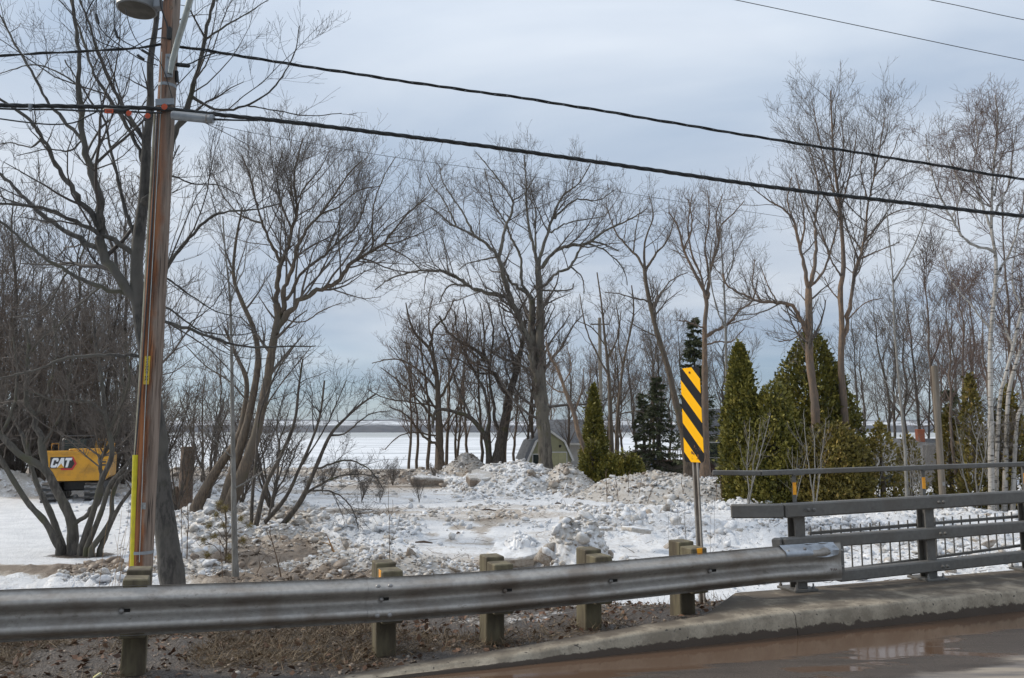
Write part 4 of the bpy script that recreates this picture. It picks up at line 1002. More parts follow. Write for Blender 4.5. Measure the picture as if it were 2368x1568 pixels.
make_tree('double_tree', 'two upright bare stems beside the narrow cedar', [
 ([(1415, 1106), (1412, 986), (1407, 868), (1398, 780), (1390, 700), (1380, 630)], 14, 3, 0.3), ([(1424, 1100), (1427, 972), (1439, 854), (1454, 780), (1465, 720), (1460, 660)], 10, 3, 0.3),
 ([(1407, 868), (1370, 800), (1350, 740), (1340, 680)], 6, 2, 0.8), ([(1404, 830), (1430, 770), (1425, 700)], 5, 2, -0.6), ([(1430, 960), (1470, 950), (1490, 955)], 4, 2, 0.4), ([(1439, 854), (1430, 790), (1435, 720)], 4, 2, 0.5), ([(1400, 800), (1370, 760), (1330, 740)], 4, 2, 0.4)],
 47.0, LVB, (B['brown'], B['twig']), 31, 0.40, trunk_n=2, flare=0.15)
make_tree('slanting_tree', 'tall bare tree slanting up behind the striped marker', [
 ([(1590, 1075), (1575, 985), (1560, 921), (1545, 854), (1522, 780), (1510, 733), (1494, 660), (1490, 623)], 19, 9, 0.3),
 ([(1490, 623), (1464, 583), (1427, 544), (1410, 500), (1400, 470)], 7, 2, 1.0), ([(1490, 623), (1515, 590), (1545, 550), (1560, 500)], 7, 2, -1.0), ([(1490, 623), (1490, 560), (1510, 500), (1500, 450)], 6, 2, 1.2),
 ([(1502, 700), (1494, 696), (1431, 680), (1398, 676)], 5, 2, -0.8), ([(1510, 713), (1537, 663), (1560, 643), (1590, 630)], 6, 2, 0.8), ([(1522, 780), (1480, 760), (1450, 740)], 4, 2, 0.8), ([(1464, 583), (1470, 530), (1480, 480)], 4, 2, 0.6)],
 46.0, LVB, (B['brown'], B['twig']), 37, 0.40, flare=0.2)
make_tree('upright_tree', 'tall narrow bare tree with tan trunk rising beside the spruce', [
 ([(1630, 1092), (1630, 960), (1629, 850), (1629, 751), (1633, 689), (1607, 634), (1581, 579), (1567, 524), (1545, 490)], 22, 3, 0.4),
 ([(1634, 690), (1637, 671), (1644, 616), (1662, 560), (1666, 524), (1699, 490), (1720, 465)], 10, 2, 0.8), ([(1632, 780), (1640, 770), (1678, 753), (1710, 717), (1740, 694), (1750, 650)], 9, 3, -0.8),
 ([(1633, 710), (1620, 640), (1600, 590), (1590, 520), (1600, 450)], 7, 2, 1.0), ([(1640, 640), (1630, 570), (1640, 500), (1635, 440)], 6, 2, -1.0), ([(1581, 579), (1600, 520), (1590, 460)], 5, 2, 0.6), ([(1662, 560), (1655, 500), (1670, 450)], 5, 2, 0.5), ([(1630, 800), (1660, 790), (1690, 790), (1720, 760)], 5, 2, 0.7),
 ([(1628, 760), (1590, 745), (1570, 740)], 5, 3, -0.6)],
 52.0, LVB, (B['tan'], B['twig_brown']), 41, 0.38, flare=0.2)
make_tree('slim_tree', 'slim straight pale-barked tree between the spruce and the cedars', [
 ([(1684, 1080), (1680, 900), (1677, 751), (1673, 653), (1666, 542), (1668, 470)], 11, 2, 0.2), ([(1676, 760), (1650, 690), (1640, 610), (1650, 540)], 5, 2, 0.6), ([(1673, 660), (1695, 600), (1690, 540)], 4, 2, 0.5)],
 50.0, LVB, (B['pale'], B['twig']), 43, 0.38)
LVM2 = [dict(q, sp=q['sp'] * f_, also=(q['also'] * 1.6 if 'also' in q else None)) for q, f_ in zip(LVM, (1.35, 1.35, 1.5))]
make_tree('forked_tree', 'forked bare tree with flaking bark growing out of the big cedar', [
 ([(1890, 1170), (1886, 1040), (1884, 938), (1872, 840), (1870, 782), (1869, 751), (1869, 667)], 22, 15, 0.2),
 ([(1869, 667), (1850, 579), (1832, 505), (1784, 468), (1758, 450), (1735, 430)], 11, 2, -1.0), ([(1869, 664), (1887, 597), (1884, 524), (1891, 431), (1880, 376), (1865, 320)], 11, 2, 0.6),
 ([(1872, 664), (1906, 623), (1931, 542), (1940, 480)], 8, 2, 1.0), ([(1868, 790), (1858, 751), (1836, 715), (1806, 700), (1758, 697), (1710, 678), (1681, 660), (1670, 630)], 12, 3, -1.0),
 ([(1800, 702), (1780, 670), (1760, 620)], 5, 2, 0.5), ([(1850, 579), (1860, 520), (1850, 450), (1840, 400)], 6, 2, 0.8), ([(1832, 505), (1820, 460), (1830, 410)], 5, 2, 0.5), ([(1758, 697), (1740, 660), (1745, 600)], 4, 2, 0.5), ([(1862, 740), (1840, 780), (1800, 790)], 4, 2, -0.4)],
 35.0, LVM2, (B['tan'], B['twig']), 47, 0.42, flare=0.1)
make_tree('tall_tree', 'tallest tan-trunked bare tree with upswept branches beside the forked one', [
 ([(1956, 1175), (1957, 1090), (1952, 960), (1944, 850), (1946, 751), (1942, 671), (1950, 616), (1942, 487), (1927, 358), (1920, 210)], 23, 3, 0.3),
 ([(1950, 800), (1957, 751), (1975, 634), (1997, 560), (2008, 468), (2027, 376), (2045, 273)], 12, 2, 0.8), ([(1944, 500), (1924, 431), (1902, 358), (1876, 229)], 6, 2, -0.6), ([(1946, 640), (1920, 600), (1900, 540), (1880, 490)], 5, 2, -0.6),
 ([(1997, 560), (2040, 510), (2070, 490), (2110, 480)], 5, 2, 0.8), ([(1942, 487), (1960, 420), (1975, 350), (1980, 300)], 5, 2, -0.8), ([(1985, 600), (2030, 580), (2080, 560)], 4, 2, 0.6), ([(1935, 420), (1950, 350), (1945, 270)], 4, 2, 0.6), ([(2008, 468), (1990, 400), (1995, 340)], 4, 2, 0.5), ([(2020, 410), (2060, 360), (2080, 310)], 4, 2, 0.5), ([(1960, 740), (2000, 700), (2040, 690)], 4, 2, 0.5), ([(1946, 700), (1920, 670), (1905, 640)], 4, 2, 0.5)],
 36.0, LVM2, (B['tan'], B['twig']), 53, 0.42, flare=0.1)
make_tree('pale_sapling', 'slender whitish sapling forking high beside the grey pole stump', [
 ([(2098, 1195), (2092, 1040), (2080, 900), (2067, 751), (2064, 645), (2053, 524), (2050, 470)], 9, 2, 0.2), ([(2066, 650), (2108, 579), (2137, 505), (2145, 460)], 5, 1.5, 0.4), ([(2072, 800), (2040, 740), (2010, 720)], 3, 1.5, 0.4), ([(2085, 950), (2060, 900), (2030, 860)], 3, 1.5, 0.4)],
 30.0, [dict(sp=0.6, lr=0.3, lmin=0.5, lmax=1.6, K=5, up=0.25, rr=0.4, t0=0.2), dict(sp=0.3, lr=0.4, lmin=0.2, lmax=0.7, K=4, up=0.25)], (B['pale'], B['twig_pale']), 59, 0.40)
LVW = [dict(sp=0.40, lr=0.34, lmin=0.7, lmax=2.6, K=7, up=0.15, wig=0.14, rr=0.42, t0=0.2, ang=(0.4, 1.0)),
       dict(sp=0.24, lr=0.45, lmin=0.3, lmax=1.2, K=5, up=0.05, wig=0.15, rr=0.5, t0=0.15, also=0.5),
       dict(sp=0.20, lr=0.45, lmin=0.2, lmax=0.6, K=4, up=0.0, wig=0.15, rr=0.6, t0=0.15)]
make_tree('birch_tree', 'tall white birch with a straight trunk above the small cedars', [
 ([(2292, 1190), (2290, 960), (2289, 811), (2292, 751), (2303, 616), (2292, 524), (2296, 395), (2307, 284), (2300, 220)], 15, 3, 0.3),
 ([(2302, 600), (2292, 579), (2237, 560), (2200, 505), (2163, 431), (2145, 358), (2140, 310)], 8, 2, -0.8), ([(2294, 540), (2270, 470), (2250, 400), (2260, 330), (2255, 270)], 6, 2, 0.6), ([(2296, 500), (2330, 430), (2340, 360), (2350, 290)], 6, 2, 0.8), ([(2294, 480), (2230, 440), (2200, 380), (2190, 330)], 5, 2, 0.8), ([(2303, 640), (2340, 570), (2360, 500), (2370, 420)], 6, 2, -0.8), ([(2300, 450), (2310, 380), (2330, 320)], 4, 2, 0.5), ([(2200, 505), (2220, 450), (2210, 400)], 4, 2, 0.5), ([(2290, 760), (2240, 700), (2200, 650), (2180, 590)], 5, 2, 0.8), ([(2290, 700), (2330, 650), (2370, 640)], 5, 2, 0.8)],
 31.0, LVW, (B['birch'], B['twig_red']), 61, 0.42)
make_tree('birch_tree', 'leaning white birch pair of stems near the bridge railing end', [
 ([(2322, 1180), (2328, 960), (2335, 890), (2352, 830), (2375, 760), (2400, 680)], 13, 6, 0.3), ([(2300, 1180), (2310, 940), (2324, 870), (2342, 800), (2362, 720), (2385, 650), (2400, 560)], 11, 5, -0.3), ([(2340, 1190), (2350, 980), (2368, 930), (2400, 860)], 12, 7, 0.3), ([(2342, 800), (2320, 740), (2330, 690)], 5, 2, 0.5), ([(2362, 720), (2340, 650), (2350, 560)], 5, 2, 0.5), ([(2352, 830), (2330, 780), (2300, 740)], 4, 2, 0.5)],
 32.0, LVW, (B['birch'], B['twig_red']), 67, 0.42, trunk_n=3)

print('TRIS', TRIS[0])
# ------------------------------------------------------------------ utility pole and what it carries
PY = 12.3
pb = at(322, 1372, PY); pt = at(421, -420, PY); pzb = float(base_h(pb.x, PY))
proot = empty('utility_pole', (pb.x, PY, pzb), 'weathered reddish brown wooden utility pole behind the guardrail', 'utility pole')
def pole_mat():
    m, t, b = new_mat('weathered_pole_wood'); v = coords(t, (1, 1, 0.05)); n = noise(t, v, 16, 5, 0.65); g = noise(t, coords(t, (1, 1, 0.35)), 3.0, 5, 0.6)
    tc = N(t, 'ShaderNodeTexCoord'); sp_ = N(t, 'ShaderNodeSeparateXYZ'); t.links.new(tc.outputs['Object'], sp_.inputs[0])
    # the side away from the weather kept its red-brown stain
    side = ramp(t, math_(t, 'ADD', math_(t, 'SUBTRACT', sp_.outputs[0], math_(t, 'MULTIPLY', sp_.outputs[2], 0.0)), math_(t, 'MULTIPLY_ADD', g, 0.26, -0.13)), 0.035, 0.11)
    col = mix(t, ramp(t, n, 0.36, 0.64), (0.30, 0.115, 0.042), (0.115, 0.042, 0.019))
    gr = mix(t, ramp(t, n, 0.36, 0.64), (0.265, 0.205, 0.165), (0.135, 0.098, 0.076))
    col = mix(t, side, col, gr)
    col = mix(t, math_(t, 'MULTIPLY', ramp(t, g, 0.60, 0.72), 0.7), col, (0.055, 0.026, 0.016))
    up = ramp(t, sp_.outputs[2], 5.0, 8.5)
    col = mix(t, math_(t, 'MULTIPLY', up, 0.35), col, (0.25, 0.215, 0.185))
    ck = noise(t, coords(t, (1, 1, 0.022)), 42, 3, 0.6); crack = ramp(t, ck, 0.60, 0.66)
    col = mix(t, math_(t, 'MULTIPLY', crack, 0.85), col, (0.022, 0.013, 0.009))
    fl = noise(t, coords(t, (1, 1, 0.5)), 55, 4, 0.7); col = mix(t, math_(t, 'MULTIPLY', ramp(t, fl, 0.58, 0.70), 0.5), col, (0.30, 0.20, 0.13))
    t.links.new(col, b.inputs['Base Color']); b.inputs['Roughness'].default_value = 0.92; bump(t, b, math_(t, 'SUBTRACT', n, crack), 0.9, 0.02); return m
def pole_at(q): return pb.lerp(pt, q)
def pole_px(y): return pole_at((1372 - y) / (1372 + 420))
def pole_r(y): return 0.172 - 0.054 * (1372 - y) / (1372 + 420)
ks = np.linspace(0, 1, 40)
m = MB(); pts = [Vector((pb.x - 0.02, PY, pzb - 0.6))] + [pole_at(k) for k in ks]
m.tube(pts, [0.176] + [0.172 - 0.054 * k for k in ks], 20); m.build('pole', pole_mat(), proot, True, True)
def P(px, py, dy=0.0): return at(px, py, PY + dy)
def strap(y, h, mat, name, out_=0.006, n=20):
    c = pole_px(y); r = pole_r(y) + out_; ax = (pt - pb).normalized()
    return MB().tube([c - ax * h / 2, c + ax * h / 2], r, n).build(name, M[mat], proot, True, True)
strap(1286, 0.045, 'grey_metal', 'steel_band'); strap(250, 0.05, 'grey_metal', 'cable_band', 0.005)
# knots
for px, py, r_ in ((392, 18, 0.05), (353, 512, 0.03), (350, 628, 0.034), (344, 705, 0.032), (338, 963, 0.025), (366, 300, 0.02)):
    c = P(px, py, -pole_r(py) + 0.008 + 0.02 * abs((px - (322 + 99 * (1372 - py) / 1792)) / 25))
    MB().tube([c + Vector((0, 0.02, 0)), c + Vector((0, -0.004, 0)), c + Vector((0, -0.008, 0)), c + Vector((0, -0.010, 0))], [r_, r_, r_ * 0.6, r_ * 0.2], 12).build('knot', simple('knot_wood_%d' % py, (0.23, 0.165, 0.12), (0.10, 0.06, 0.035), 30, 0.85), proot, True, True)
# riser guards and wires down the left and front
def run(pts_px, r, mat, name, n=8, dy=None):
    pts = [P(x, y, d) for x, y, d in pts_px]; return MB().tube(pts, r, n).build(name, M[mat], proot, True, True)
run([(307, 1330, -0.13), (310, 1200, -0.13), (314, 1052, -0.13)], 0.046, 'yellow_guard', 'cable_guard', 12)
M['pale_conduit'] = simple('faded_plastic_conduit', (0.42, 0.40, 0.30), (0.30, 0.27, 0.19), 6, 0.6)
run([(299, 1345, -0.04), (306, 1150, -0.04), (322, 900, -0.06), (336, 650, -0.06), (348, 440, -0.07), (358, 262, -0.08)], 0.020, 'pale_conduit', 'conduit', 8)
run([(313, 1052, -0.15), (328, 860, -0.15), (340, 680, -0.15), (352, 500, -0.15), (361, 330, -0.15), (365, 256, -0.155)], 0.012, 'wire', 'riser_wire', 6)
run([(322, 1300, -0.185), (333, 1000, -0.18), (344, 760, -0.175), (360, 470, -0.16), (371, 260, -0.15), (374, 120, -0.14)], 0.006, 'aluminium', 'ground_wire', 6)
# number plate
pc = P(339.5, 856, -0.172); ax = (pt - pb).normalized(); xa = Vector((1, -0.12, 0)).normalized(); xa = (xa - ax * xa.dot(ax)).normalized(); ya = ax.cross(xa); PR = Matrix((xa, ya, ax)).transposed()
plate = MB().cbox(pc, (0.094, 0.003, 0.44), 0.001, PR).build('number_plate', M['plate_yellow'], proot, False, True)
tm = text_mesh('S\n5\nX\n9\nX', 0.098, M['ink'], 'plate_lettering', 0.0006, 0.80, 0.002)
o = link('plate_lettering', tm, plate)
o.matrix_local = Matrix.Translation(pc - proot.location - ya * 0.0026 + ax * 0.028) @ Matrix((xa, ax, xa.cross(ax))).transposed().to_4x4()
o.scale = (0.80, 1.0, 1.0)
M['tag_metal'] = simple('small_tag_metal', (0.30, 0.30, 0.29), (0.2, 0.2, 0.2), 30, 0.5, 0.4)
MB().cbox(P(332, 1170, -0.172), (0.07, 0.003, 0.10), 0.001, PR).build('pole_tag', M['tag_metal'], proot, False, True)
# transformer
tr = empty('transformer', P(316, 32), 'grey cylindrical transformer hung on the pole top', 'transformer')
tc_ = P(316, 24); 
m = MB(); r_ = 0.315
m.tube([tc_ + Vector((0, 0, z)) for z in (0.0, 0.01, 0.03, 0.85, 0.88)], [r_ - 0.012, r_, r_ - 0.006, r_ - 0.006, r_ - 0.03], 32, True); m.build('tank', M['tank'], tr, True, True)
MB().tube([tc_ + Vector((0, 0, -0.004)), tc_ + Vector((0, 0, 0.004))], r_ - 0.03, 32).build('tank_bottom', M['tank_bottom'], tr, False, True)
MB().tube([tc_ + Vector((0, 0, 0.88)), tc_ + Vector((0, 0, 0.93)), tc_ + Vector((0, 0, 0.95))], [r_ - 0.01, r_ - 0.01, r_ * 0.5], 32).build('lid', M['tank'], tr, True, True)
for dx_ in (-0.15, 0.12): MB().tube([tc_ + Vector((dx_, -0.05, 0.94 + z)) for z in (0, 0.05, 0.06, 0.11, 0.12, 0.17, 0.25)], [0.05, 0.03, 0.05, 0.03, 0.05, 0.03, 0.015], 12).build('bushing', M['insulator'], tr, True, True)
MB().cbox(tc_ + Vector((0.36, 0.0, 0.10)), (0.12, 0.16, 0.16), 0.01).build('bracket', M['grey_metal'], tr, False, True)
MB().cbox(tc_ + Vector((0.36, 0.0, 0.70)), (0.12, 0.16, 0.16), 0.01).build('bracket', M['grey_metal'], tr, False, True)
# street-light arm
ar = empty('lamp_arm', P(392, 165, -0.2), 'pale aluminium street light arm rising from a bracket on the pole', 'lamp arm')
pa = [P(393, 170, -0.20), P(399, 140, -0.23), P(412, 92, -0.36), P(428, 40, -0.50), P(443, -14, -0.66), P(470, -110, -0.95), P(540, -210, -1.5)]
MB().tube(pa, [0.036, 0.045, 0.047, 0.046, 0.045, 0.042, 0.036], 14).build('arm', M['aluminium'], ar, True, True)
MB().cbox(P(391, 152, -0.165), (0.13, 0.02, 0.40), 0.004).build('bracket', M['grey_metal'], ar, False, True)
for dy_ in (133, 168): MB().tube([P(388, dy_, -0.19), P(388, dy_, -0.16)], 0.016, 6).build('bolt', M['bolt'], ar, False, True)
MB().cbox(pa[-1] + Vector((0.25, -0.25, 0.02)), (0.5, 0.25, 0.12), 0.04, Matrix.Rotation(-0.7, 3, 'Z')).build('lamp_head', M['grey_metal'], ar, False, True)
# hardware on the pole
MB().cbox(P(392, 78, -0.12), (0.07, 0.09, 0.22), 0.015).build('clamp', M['black_cable'], proot, False, True)
MB().cbox(P(381, 236, -0.15), (0.30, 0.03, 0.11), 0.005, Matrix.Rotation(-0.05, 3, 'Y')).build('cable_bracket', M['grey_metal'], proot, False, True)
MB().cbox(P(423, 151, -0.05), (0.24, 0.05, 0.07), 0.02, Matrix.Rotation(0.1, 3, 'Y')).build('dead_end_clamp', M['black_cable'], proot, False, True)
MB().tube([P(408, 165, -0.02), P(410, 190, -0.02)], 0.03, 8).build('insulator_spool', M['black_cable'], proot, False, True)
# ------------------------------------------------------------------ overhead cables
def sag(ptsx, K=160):
    p = catmull(np.array(ptsx, float), 12); p = resample(p, K); return p
def strands(root, pts_px, K, spec, name, mat):
    """spec: (radius of strand, offset, phase, turns)"""
    p = sag(pts_px, K); w_ = np.array([tuple(at(a, b, c)) for a, b, c in p])
    for r_, off_, ph, turns in spec:
        th = np.linspace(0, 2 * np.pi * turns, K) + ph
        q = w_.copy(); q[:, 2] += off_ * np.sin(th); q[:, 1] += off_ * np.cos(th)
        v, f = tubes(q[None] - np.array(root.location), np.full((1, K), r_), 8)
        link(name, np_mesh(name, v, f, M[mat]), root)
MAIN = [(-500, 238, 11.2), (0, 244, 11.7), (200, 247, 11.95), (375, 252, 12.12), (500, 265, 12.2), (700, 286, 12.35), (1000, 323, 12.6), (1184, 347, 12.75), (1500, 392, 13.0), (1800, 435, 13.2), (2100, 470, 13.4), (2367, 500, 13.6), (2900, 545, 14.0)]
cr = empty('overhead_cable', at(375, 252, 12.12), 'thick black bundled telephone cable crossing the whole view', 'cable')
strands(cr, MAIN, 420, [(0.026, 0.013, 0.0, 34), (0.023, 0.016, 2.1, 34), (0.020, 0.016, 4.2, 34)], 'strand', 'black_cable')
LEFT2 = [(-500, 246, 11.2), (0, 252, 11.68), (200, 256, 11.9), (375, 261, 12.08)]
strands(cr, LEFT2, 60, [(0.016, 0.004, 0, 6)], 'strand', 'black_cable')
TRI = [(412, 109, 12.2), (457, 114, 12.25), (516, 123, 12.3), (636, 143, 12.4), (820, 171, 12.5), (1000, 198, 12.6), (1200, 226, 12.75), (1400, 258, 12.9), (1600, 292, 13.05), (1800, 325, 13.2), (2000, 356, 13.35), (2200, 388, 13.5), (2367, 415, 13.65), (2900, 490, 14.1)]
cr2 = empty('power_cable', at(412, 109, 12.2), 'twisted black power cable strung above the thick telephone cable', 'cable')
strands(cr2, TRI, 420, [(0.0125, 0.016, 0.0, 13), (0.0125, 0.016, 2.1, 13), (0.009, 0.014, 4.2, 13)], 'strand', 'black_cable')
cr3 = empty('power_cable', at(369, 103, 12.2), 'twisted black power cable running from the pole past the maple', 'cable')
strands(cr3, [(-500, 140, 11.4), (0, 129, 11.8), (110, 122, 11.9), (221, 118, 12.0), (313, 111, 12.1), (372, 103, 12.2)], 120, [(0.013, 0.012, 0.0, 5), (0.012, 0.012, 2.1, 5)], 'strand', 'black_cable')
def wire(name, label, pts, r, group=None, K=80):
    p = sag(pts, K); w_ = np.array([tuple(at(a, b, c)) for a, b, c in p]); o_ = np.array(w_[0])
    v, f = tubes(w_[None] - o_, np.full((1, K), r), 5)
    o = link(name, np_mesh(name, v, f, M['wire']), None, tuple(o_)); return tag(o, label, 'wire', group)
wire('thin_wire', 'thin grey wire sagging just below the thick cable', [(392, 268, 12.15), (480, 286, 12.3), (640, 318, 13), (900, 362, 14), (1190, 402, 15), (1500, 455, 16), (1800, 500, 17), (2000, 530, 18), (2367, 575, 20), (2900, 625, 23)], 0.0045)
wire('service_wire', 'faint service wire dropping from the pole toward the shed', [(392, 250, 12.15), (490, 292, 14), (720, 411, 22), (1010, 557, 36), (1265, 680, 50), (1386, 745, 58)], 0.008)
wire('high_wire', 'upper of the two high wires in the sky', [(421, -350, 12.3), (1000, -205, 12.6), (1600, -104, 13), (2150, 0, 13.4), (2367, 46, 13.6), (2900, 150, 14)], 0.007)
wire('high_wire', 'lower of the two high wires in the sky', [(421, -280, 12.3), (1000, -150, 12.6), (1400, -62, 12.9), (1700, 0, 13.1), (2000, 63, 13.3), (2367, 140, 13.6), (2900, 245, 14)], 0.007)
# splice case hung on the thick cable
sr_ = empty('splice_case', at(448, 272, 12.12), 'grey cylindrical splice case hanging under the thick cable', 'splice case')
a_, b_ = at(398, 267, 12.02), at(494, 276, 12.05); d_ = (b_ - a_).normalized()
MB().tube([a_, a_ + d_ * 0.02, b_ - d_ * 0.05, b_ - d_ * 0.045, b_], [0.066, 0.072, 0.072, 0.076, 0.070], 18).build('case', M['grey_metal'], sr_, True, True)
MB().tube([b_ - d_ * 0.11, b_ - d_ * 0.09], 0.0745, 18).build('clamp_ring', M['bolt'], sr_, True, True)
MB().tube([b_, b_ + d_ * 0.3 + Vector((0, 0, 0.015)), b_ + d_ * 0.7 + Vector((0, 0, 0.045))], [0.02, 0.015, 0.012], 8).build('cable_tail', M['black_cable'], sr_, True, True)
# second small case with its orange tag, left of the pole
s2 = empty('splice_case', at(262, 257, 11.95), 'small black splice case with an orange tag left of the pole', 'splice case')
MB().tube([at(238, 255, 11.93), at(243, 256, 11.93), at(288, 258, 11.95), at(300, 252, 11.97)], [0.015, 0.045, 0.042, 0.012], 10).build('case', M['black_cable'], s2, True, True)
tagc = MB().cbox(at(252, 257, 11.87), (0.135, 0.004, 0.07), 0.002).build('tag', M['orange_tag'], s2, False, True)
for k in range(3): MB().cbox(at(247.5 + 4.5 * k, 257, 11.865), (0.012, 0.003, 0.03), 0.001).build('tag_mark', M['ink'], tagc, False).location = (0, 0, 0)
for o in tagc.children: o.parent = tagc; o.data.transform(Matrix.Translation(-Vector(s2.location)))
for px, py, lb in ((298, 262, 'round orange tag hanging left of the pole'), (341, 268, 'round orange tag hanging beside the pole edge')):
    c = at(px, py, 11.9); m = MB().tube([c + Vector((0, -0.004, 0)), c + Vector((0, 0.004, 0))], 0.045, 10)
    o = link('cable_tag', m.mesh('cable_tag', M['orange_tag'], False, c), None, c); tag(o, lb, 'tag')
c = at(380, 247, 11.86); o = link('cable_tag', MB().tube([c + Vector((0, -0.004, 0)), c + Vector((0, 0.004, 0))], 0.05, 8).mesh('cable_tag', M['orange_tag'], False, c), None, c); tag(o, 'orange tag fixed on the cable in front of the pole', 'tag')
# drop leads looping between transformer and cables
def lead(pts, r=0.009, name='lead'):
    p = catmull(np.array([tuple(P(*q)) for q in pts]), 6); MB().tube([Vector(a) for a in p], r, 6).build(name, M['black_cable'], proot, True, True)
lead([(232, -20, -0.3), (205, 20, -0.3), (200, 55, -0.3), (215, 85, -0.3), (250, 105, -0.3), (300, 112, -0.25), (345, 90, -0.2), (383, 88, -0.15)])
lead([(268, -20, -0.35), (264, 20, -0.35), (266, 70, -0.33), (285, 95, -0.3), (330, 118, -0.25), (365, 140, -0.2)])
lead([(225, -30, -0.3), (222, 30, -0.3), (228, 58, -0.3), (250, 85, -0.3), (300, 122, -0.25), (330, 140, -0.2), (365, 152, -0.18)])
lead([(290, 20, -0.33), (300, 60, -0.33), (320, 100, -0.3), (355, 125, -0.22), (375, 155, -0.19), (395, 215, -0.18), (403, 248, -0.1)], 0.007)
lead([(368, -30, -0.25), (372, 15, -0.22), (385, 55, -0.16), (391, 85, -0.16)], 0.012)
lead([(413, 151, -0.1), (440, 147, 0), (462, 136, 0), (475, 130, 0.05), (500, 122, 0.1)], 0.012)
lead([(0, 275, -0.7), (60, 283, -0.6), (120, 288, -0.5), (170, 284, -0.45), (200, 270, -0.4), (225, 258, -0.35)], 0.012)
lead([(350, 256, -0.2), (352, 270, -0.25), (340, 276, -0.25), (325, 265, -0.25), (312, 256, -0.25)], 0.008)
for a, b, c_ in (((222, 33), (228, 54), -0.3), ((265, 68), (272, 88), -0.33), ((318, 128), (332, 138), -0.24), ((328, 116), (345, 126), -0.23)):
    MB().tube([P(a[0], a[1], c_), P(b[0], b[1], c_)], 0.022, 8).build('connector', M['black_cable'], proot, True, True)
MB().cbox(at(70, 249, 11.72), (0.04, 0.05, 0.12), 0.008).build('cable_spacer', M['grey_metal'], cr, False, True)
# ------------------------------------------------------------------ river ice thrown on the land
def ico(sub):
    bm = bmesh.new(); bmesh.ops.create_icosphere(bm, subdivisions=sub, radius=1.0)
    bm.verts.index_update(); v = np.array([tuple(a.co) for a in bm.verts]); f = np.array([[b.index for b in a.verts] for a in bm.faces]); bm.free(); return v, f
ICO = {1: ico(1), 2: ico(2), 3: ico(3)}
def chunk(rng, sub, flat=0.7, planes=8):
    v, f = ICO[sub]; n_ = nrm(rng.normal(size=(planes, 3))); d = rng.uniform(0.38, 0.9, planes); flat = flat * rng.choice([0.5, 0.8, 1.0, 1.25])
    dots = v @ n_.T; lim = np.where(dots > 0.05, d[None] / np.maximum(dots, 0.05), 9.0).min(1)
    p = v * np.minimum(lim, 1.0)[:, None]
    p = p * (1 + 0.05 * rng.normal(size=(len(v), 1)))
    return p * np.array([1.0, rng.uniform(0.65, 1.0), flat * rng.uniform(0.7, 1.1)]), f
def rotm(rng, n_, tilt):
    a = rng.uniform(0, 2 * np.pi, n_); b = rng.normal(size=n_) * tilt; c = rng.normal(size=n_) * tilt
    ca, sa, cb_, sb, cc, sc2 = np.cos(a), np.sin(a), np.cos(b), np.sin(b), np.cos(c), np.sin(c); O = np.zeros(n_); I = np.ones(n_)
    Rz = np.stack([ca, -sa, O, sa, ca, O, O, O, I], -1).reshape(n_, 3, 3); Rx = np.stack([I, O, O, O, cb_, -sb, O, sb, cb_], -1).reshape(n_, 3, 3); Ry = np.stack([cc, O, sc2, O, I, O, -sc2, O, cc], -1).reshape(n_, 3, 3)
    return Rz @ Rx @ Ry
def scatter(rng, pos, size, dirt, sub, tilt=0.35, nt_=10, flat=0.65):
    tm_ = [chunk(rng, sub, flat) for _ in range(nt_)]; f0 = tm_[0][1]; T = np.array([a for a, _ in tm_])
    k = rng.integers(0, nt_, len(pos)); R = rotm(rng, len(pos), tilt)
    v = np.einsum('nij,nvj->nvi', R, T[k]) * size[:, None, None] + pos[:, None, :]
    nv = T.shape[1]; f = f0[None] + (np.arange(len(pos)) * nv)[:, None, None]
    return v.reshape(-1, 3), f.reshape(-1, 3), np.repeat(dirt, nv)
rng = np.random.default_rng(77)
def field(n_, y0, y1, smin, smax, sub, name, label, seed):
    rng = np.random.default_rng(seed)
    u = rng.random(n_ * 3); y = (y0 ** -0.6 + u * (y1 ** -0.6 - y0 ** -0.6)) ** (-1 / 0.6)
    x = rng.uniform(-0.56, 0.72, n_ * 3) * y
    z, d, so_, amp = ground_full(x, y)
    keep = (rng.random(n_ * 3) < np.clip(amp, 0, 1.2) / 1.1) & (so_ < 0.3)
    # keep the chunks in drifts
    keep &= rng.random(n_ * 3) < 0.06 + 1.1 * sstep(0.42, 0.62, fbm(x / 1.8, y / 1.8, 3, 91))
    x, y, z, d = x[keep][:n_], y[keep][:n_], z[keep][:n_], d[keep][:n_]
    size = smin * (smax / smin) ** (rng.random(len(x)) ** 2.2) * np.maximum(1, y / 32)
    pos = np.stack([x, y, z + size * rng.uniform(-0.1, 0.3, len(x))], 1)
    dirt = np.clip(d * 0.9 + rng.normal(size=len(x)) * 0.18, 0, 1.2)
    v, f, dv = scatter(rng, pos, size, dirt, sub); TRIS[0] += len(f)
    o = link(name, np_mesh(name, v, f, M['ice'], False, {'dirt': dv})); tag(o, label, 'ice', kind='stuff')
field(2400, 16.3, 27, 0.05, 0.20, 2, 'ice_rubble', 'small broken ice lumps littering the near field', 101)
field(7000, 15.8, 24, 0.018, 0.075, 1, 'ice_crumbs', 'fine crumbled ice and dirt in the near field', 107)
field(14000, 24, 64, 0.06, 0.24, 1, 'ice_rubble', 'broken ice rubble spread over the white field', 103)
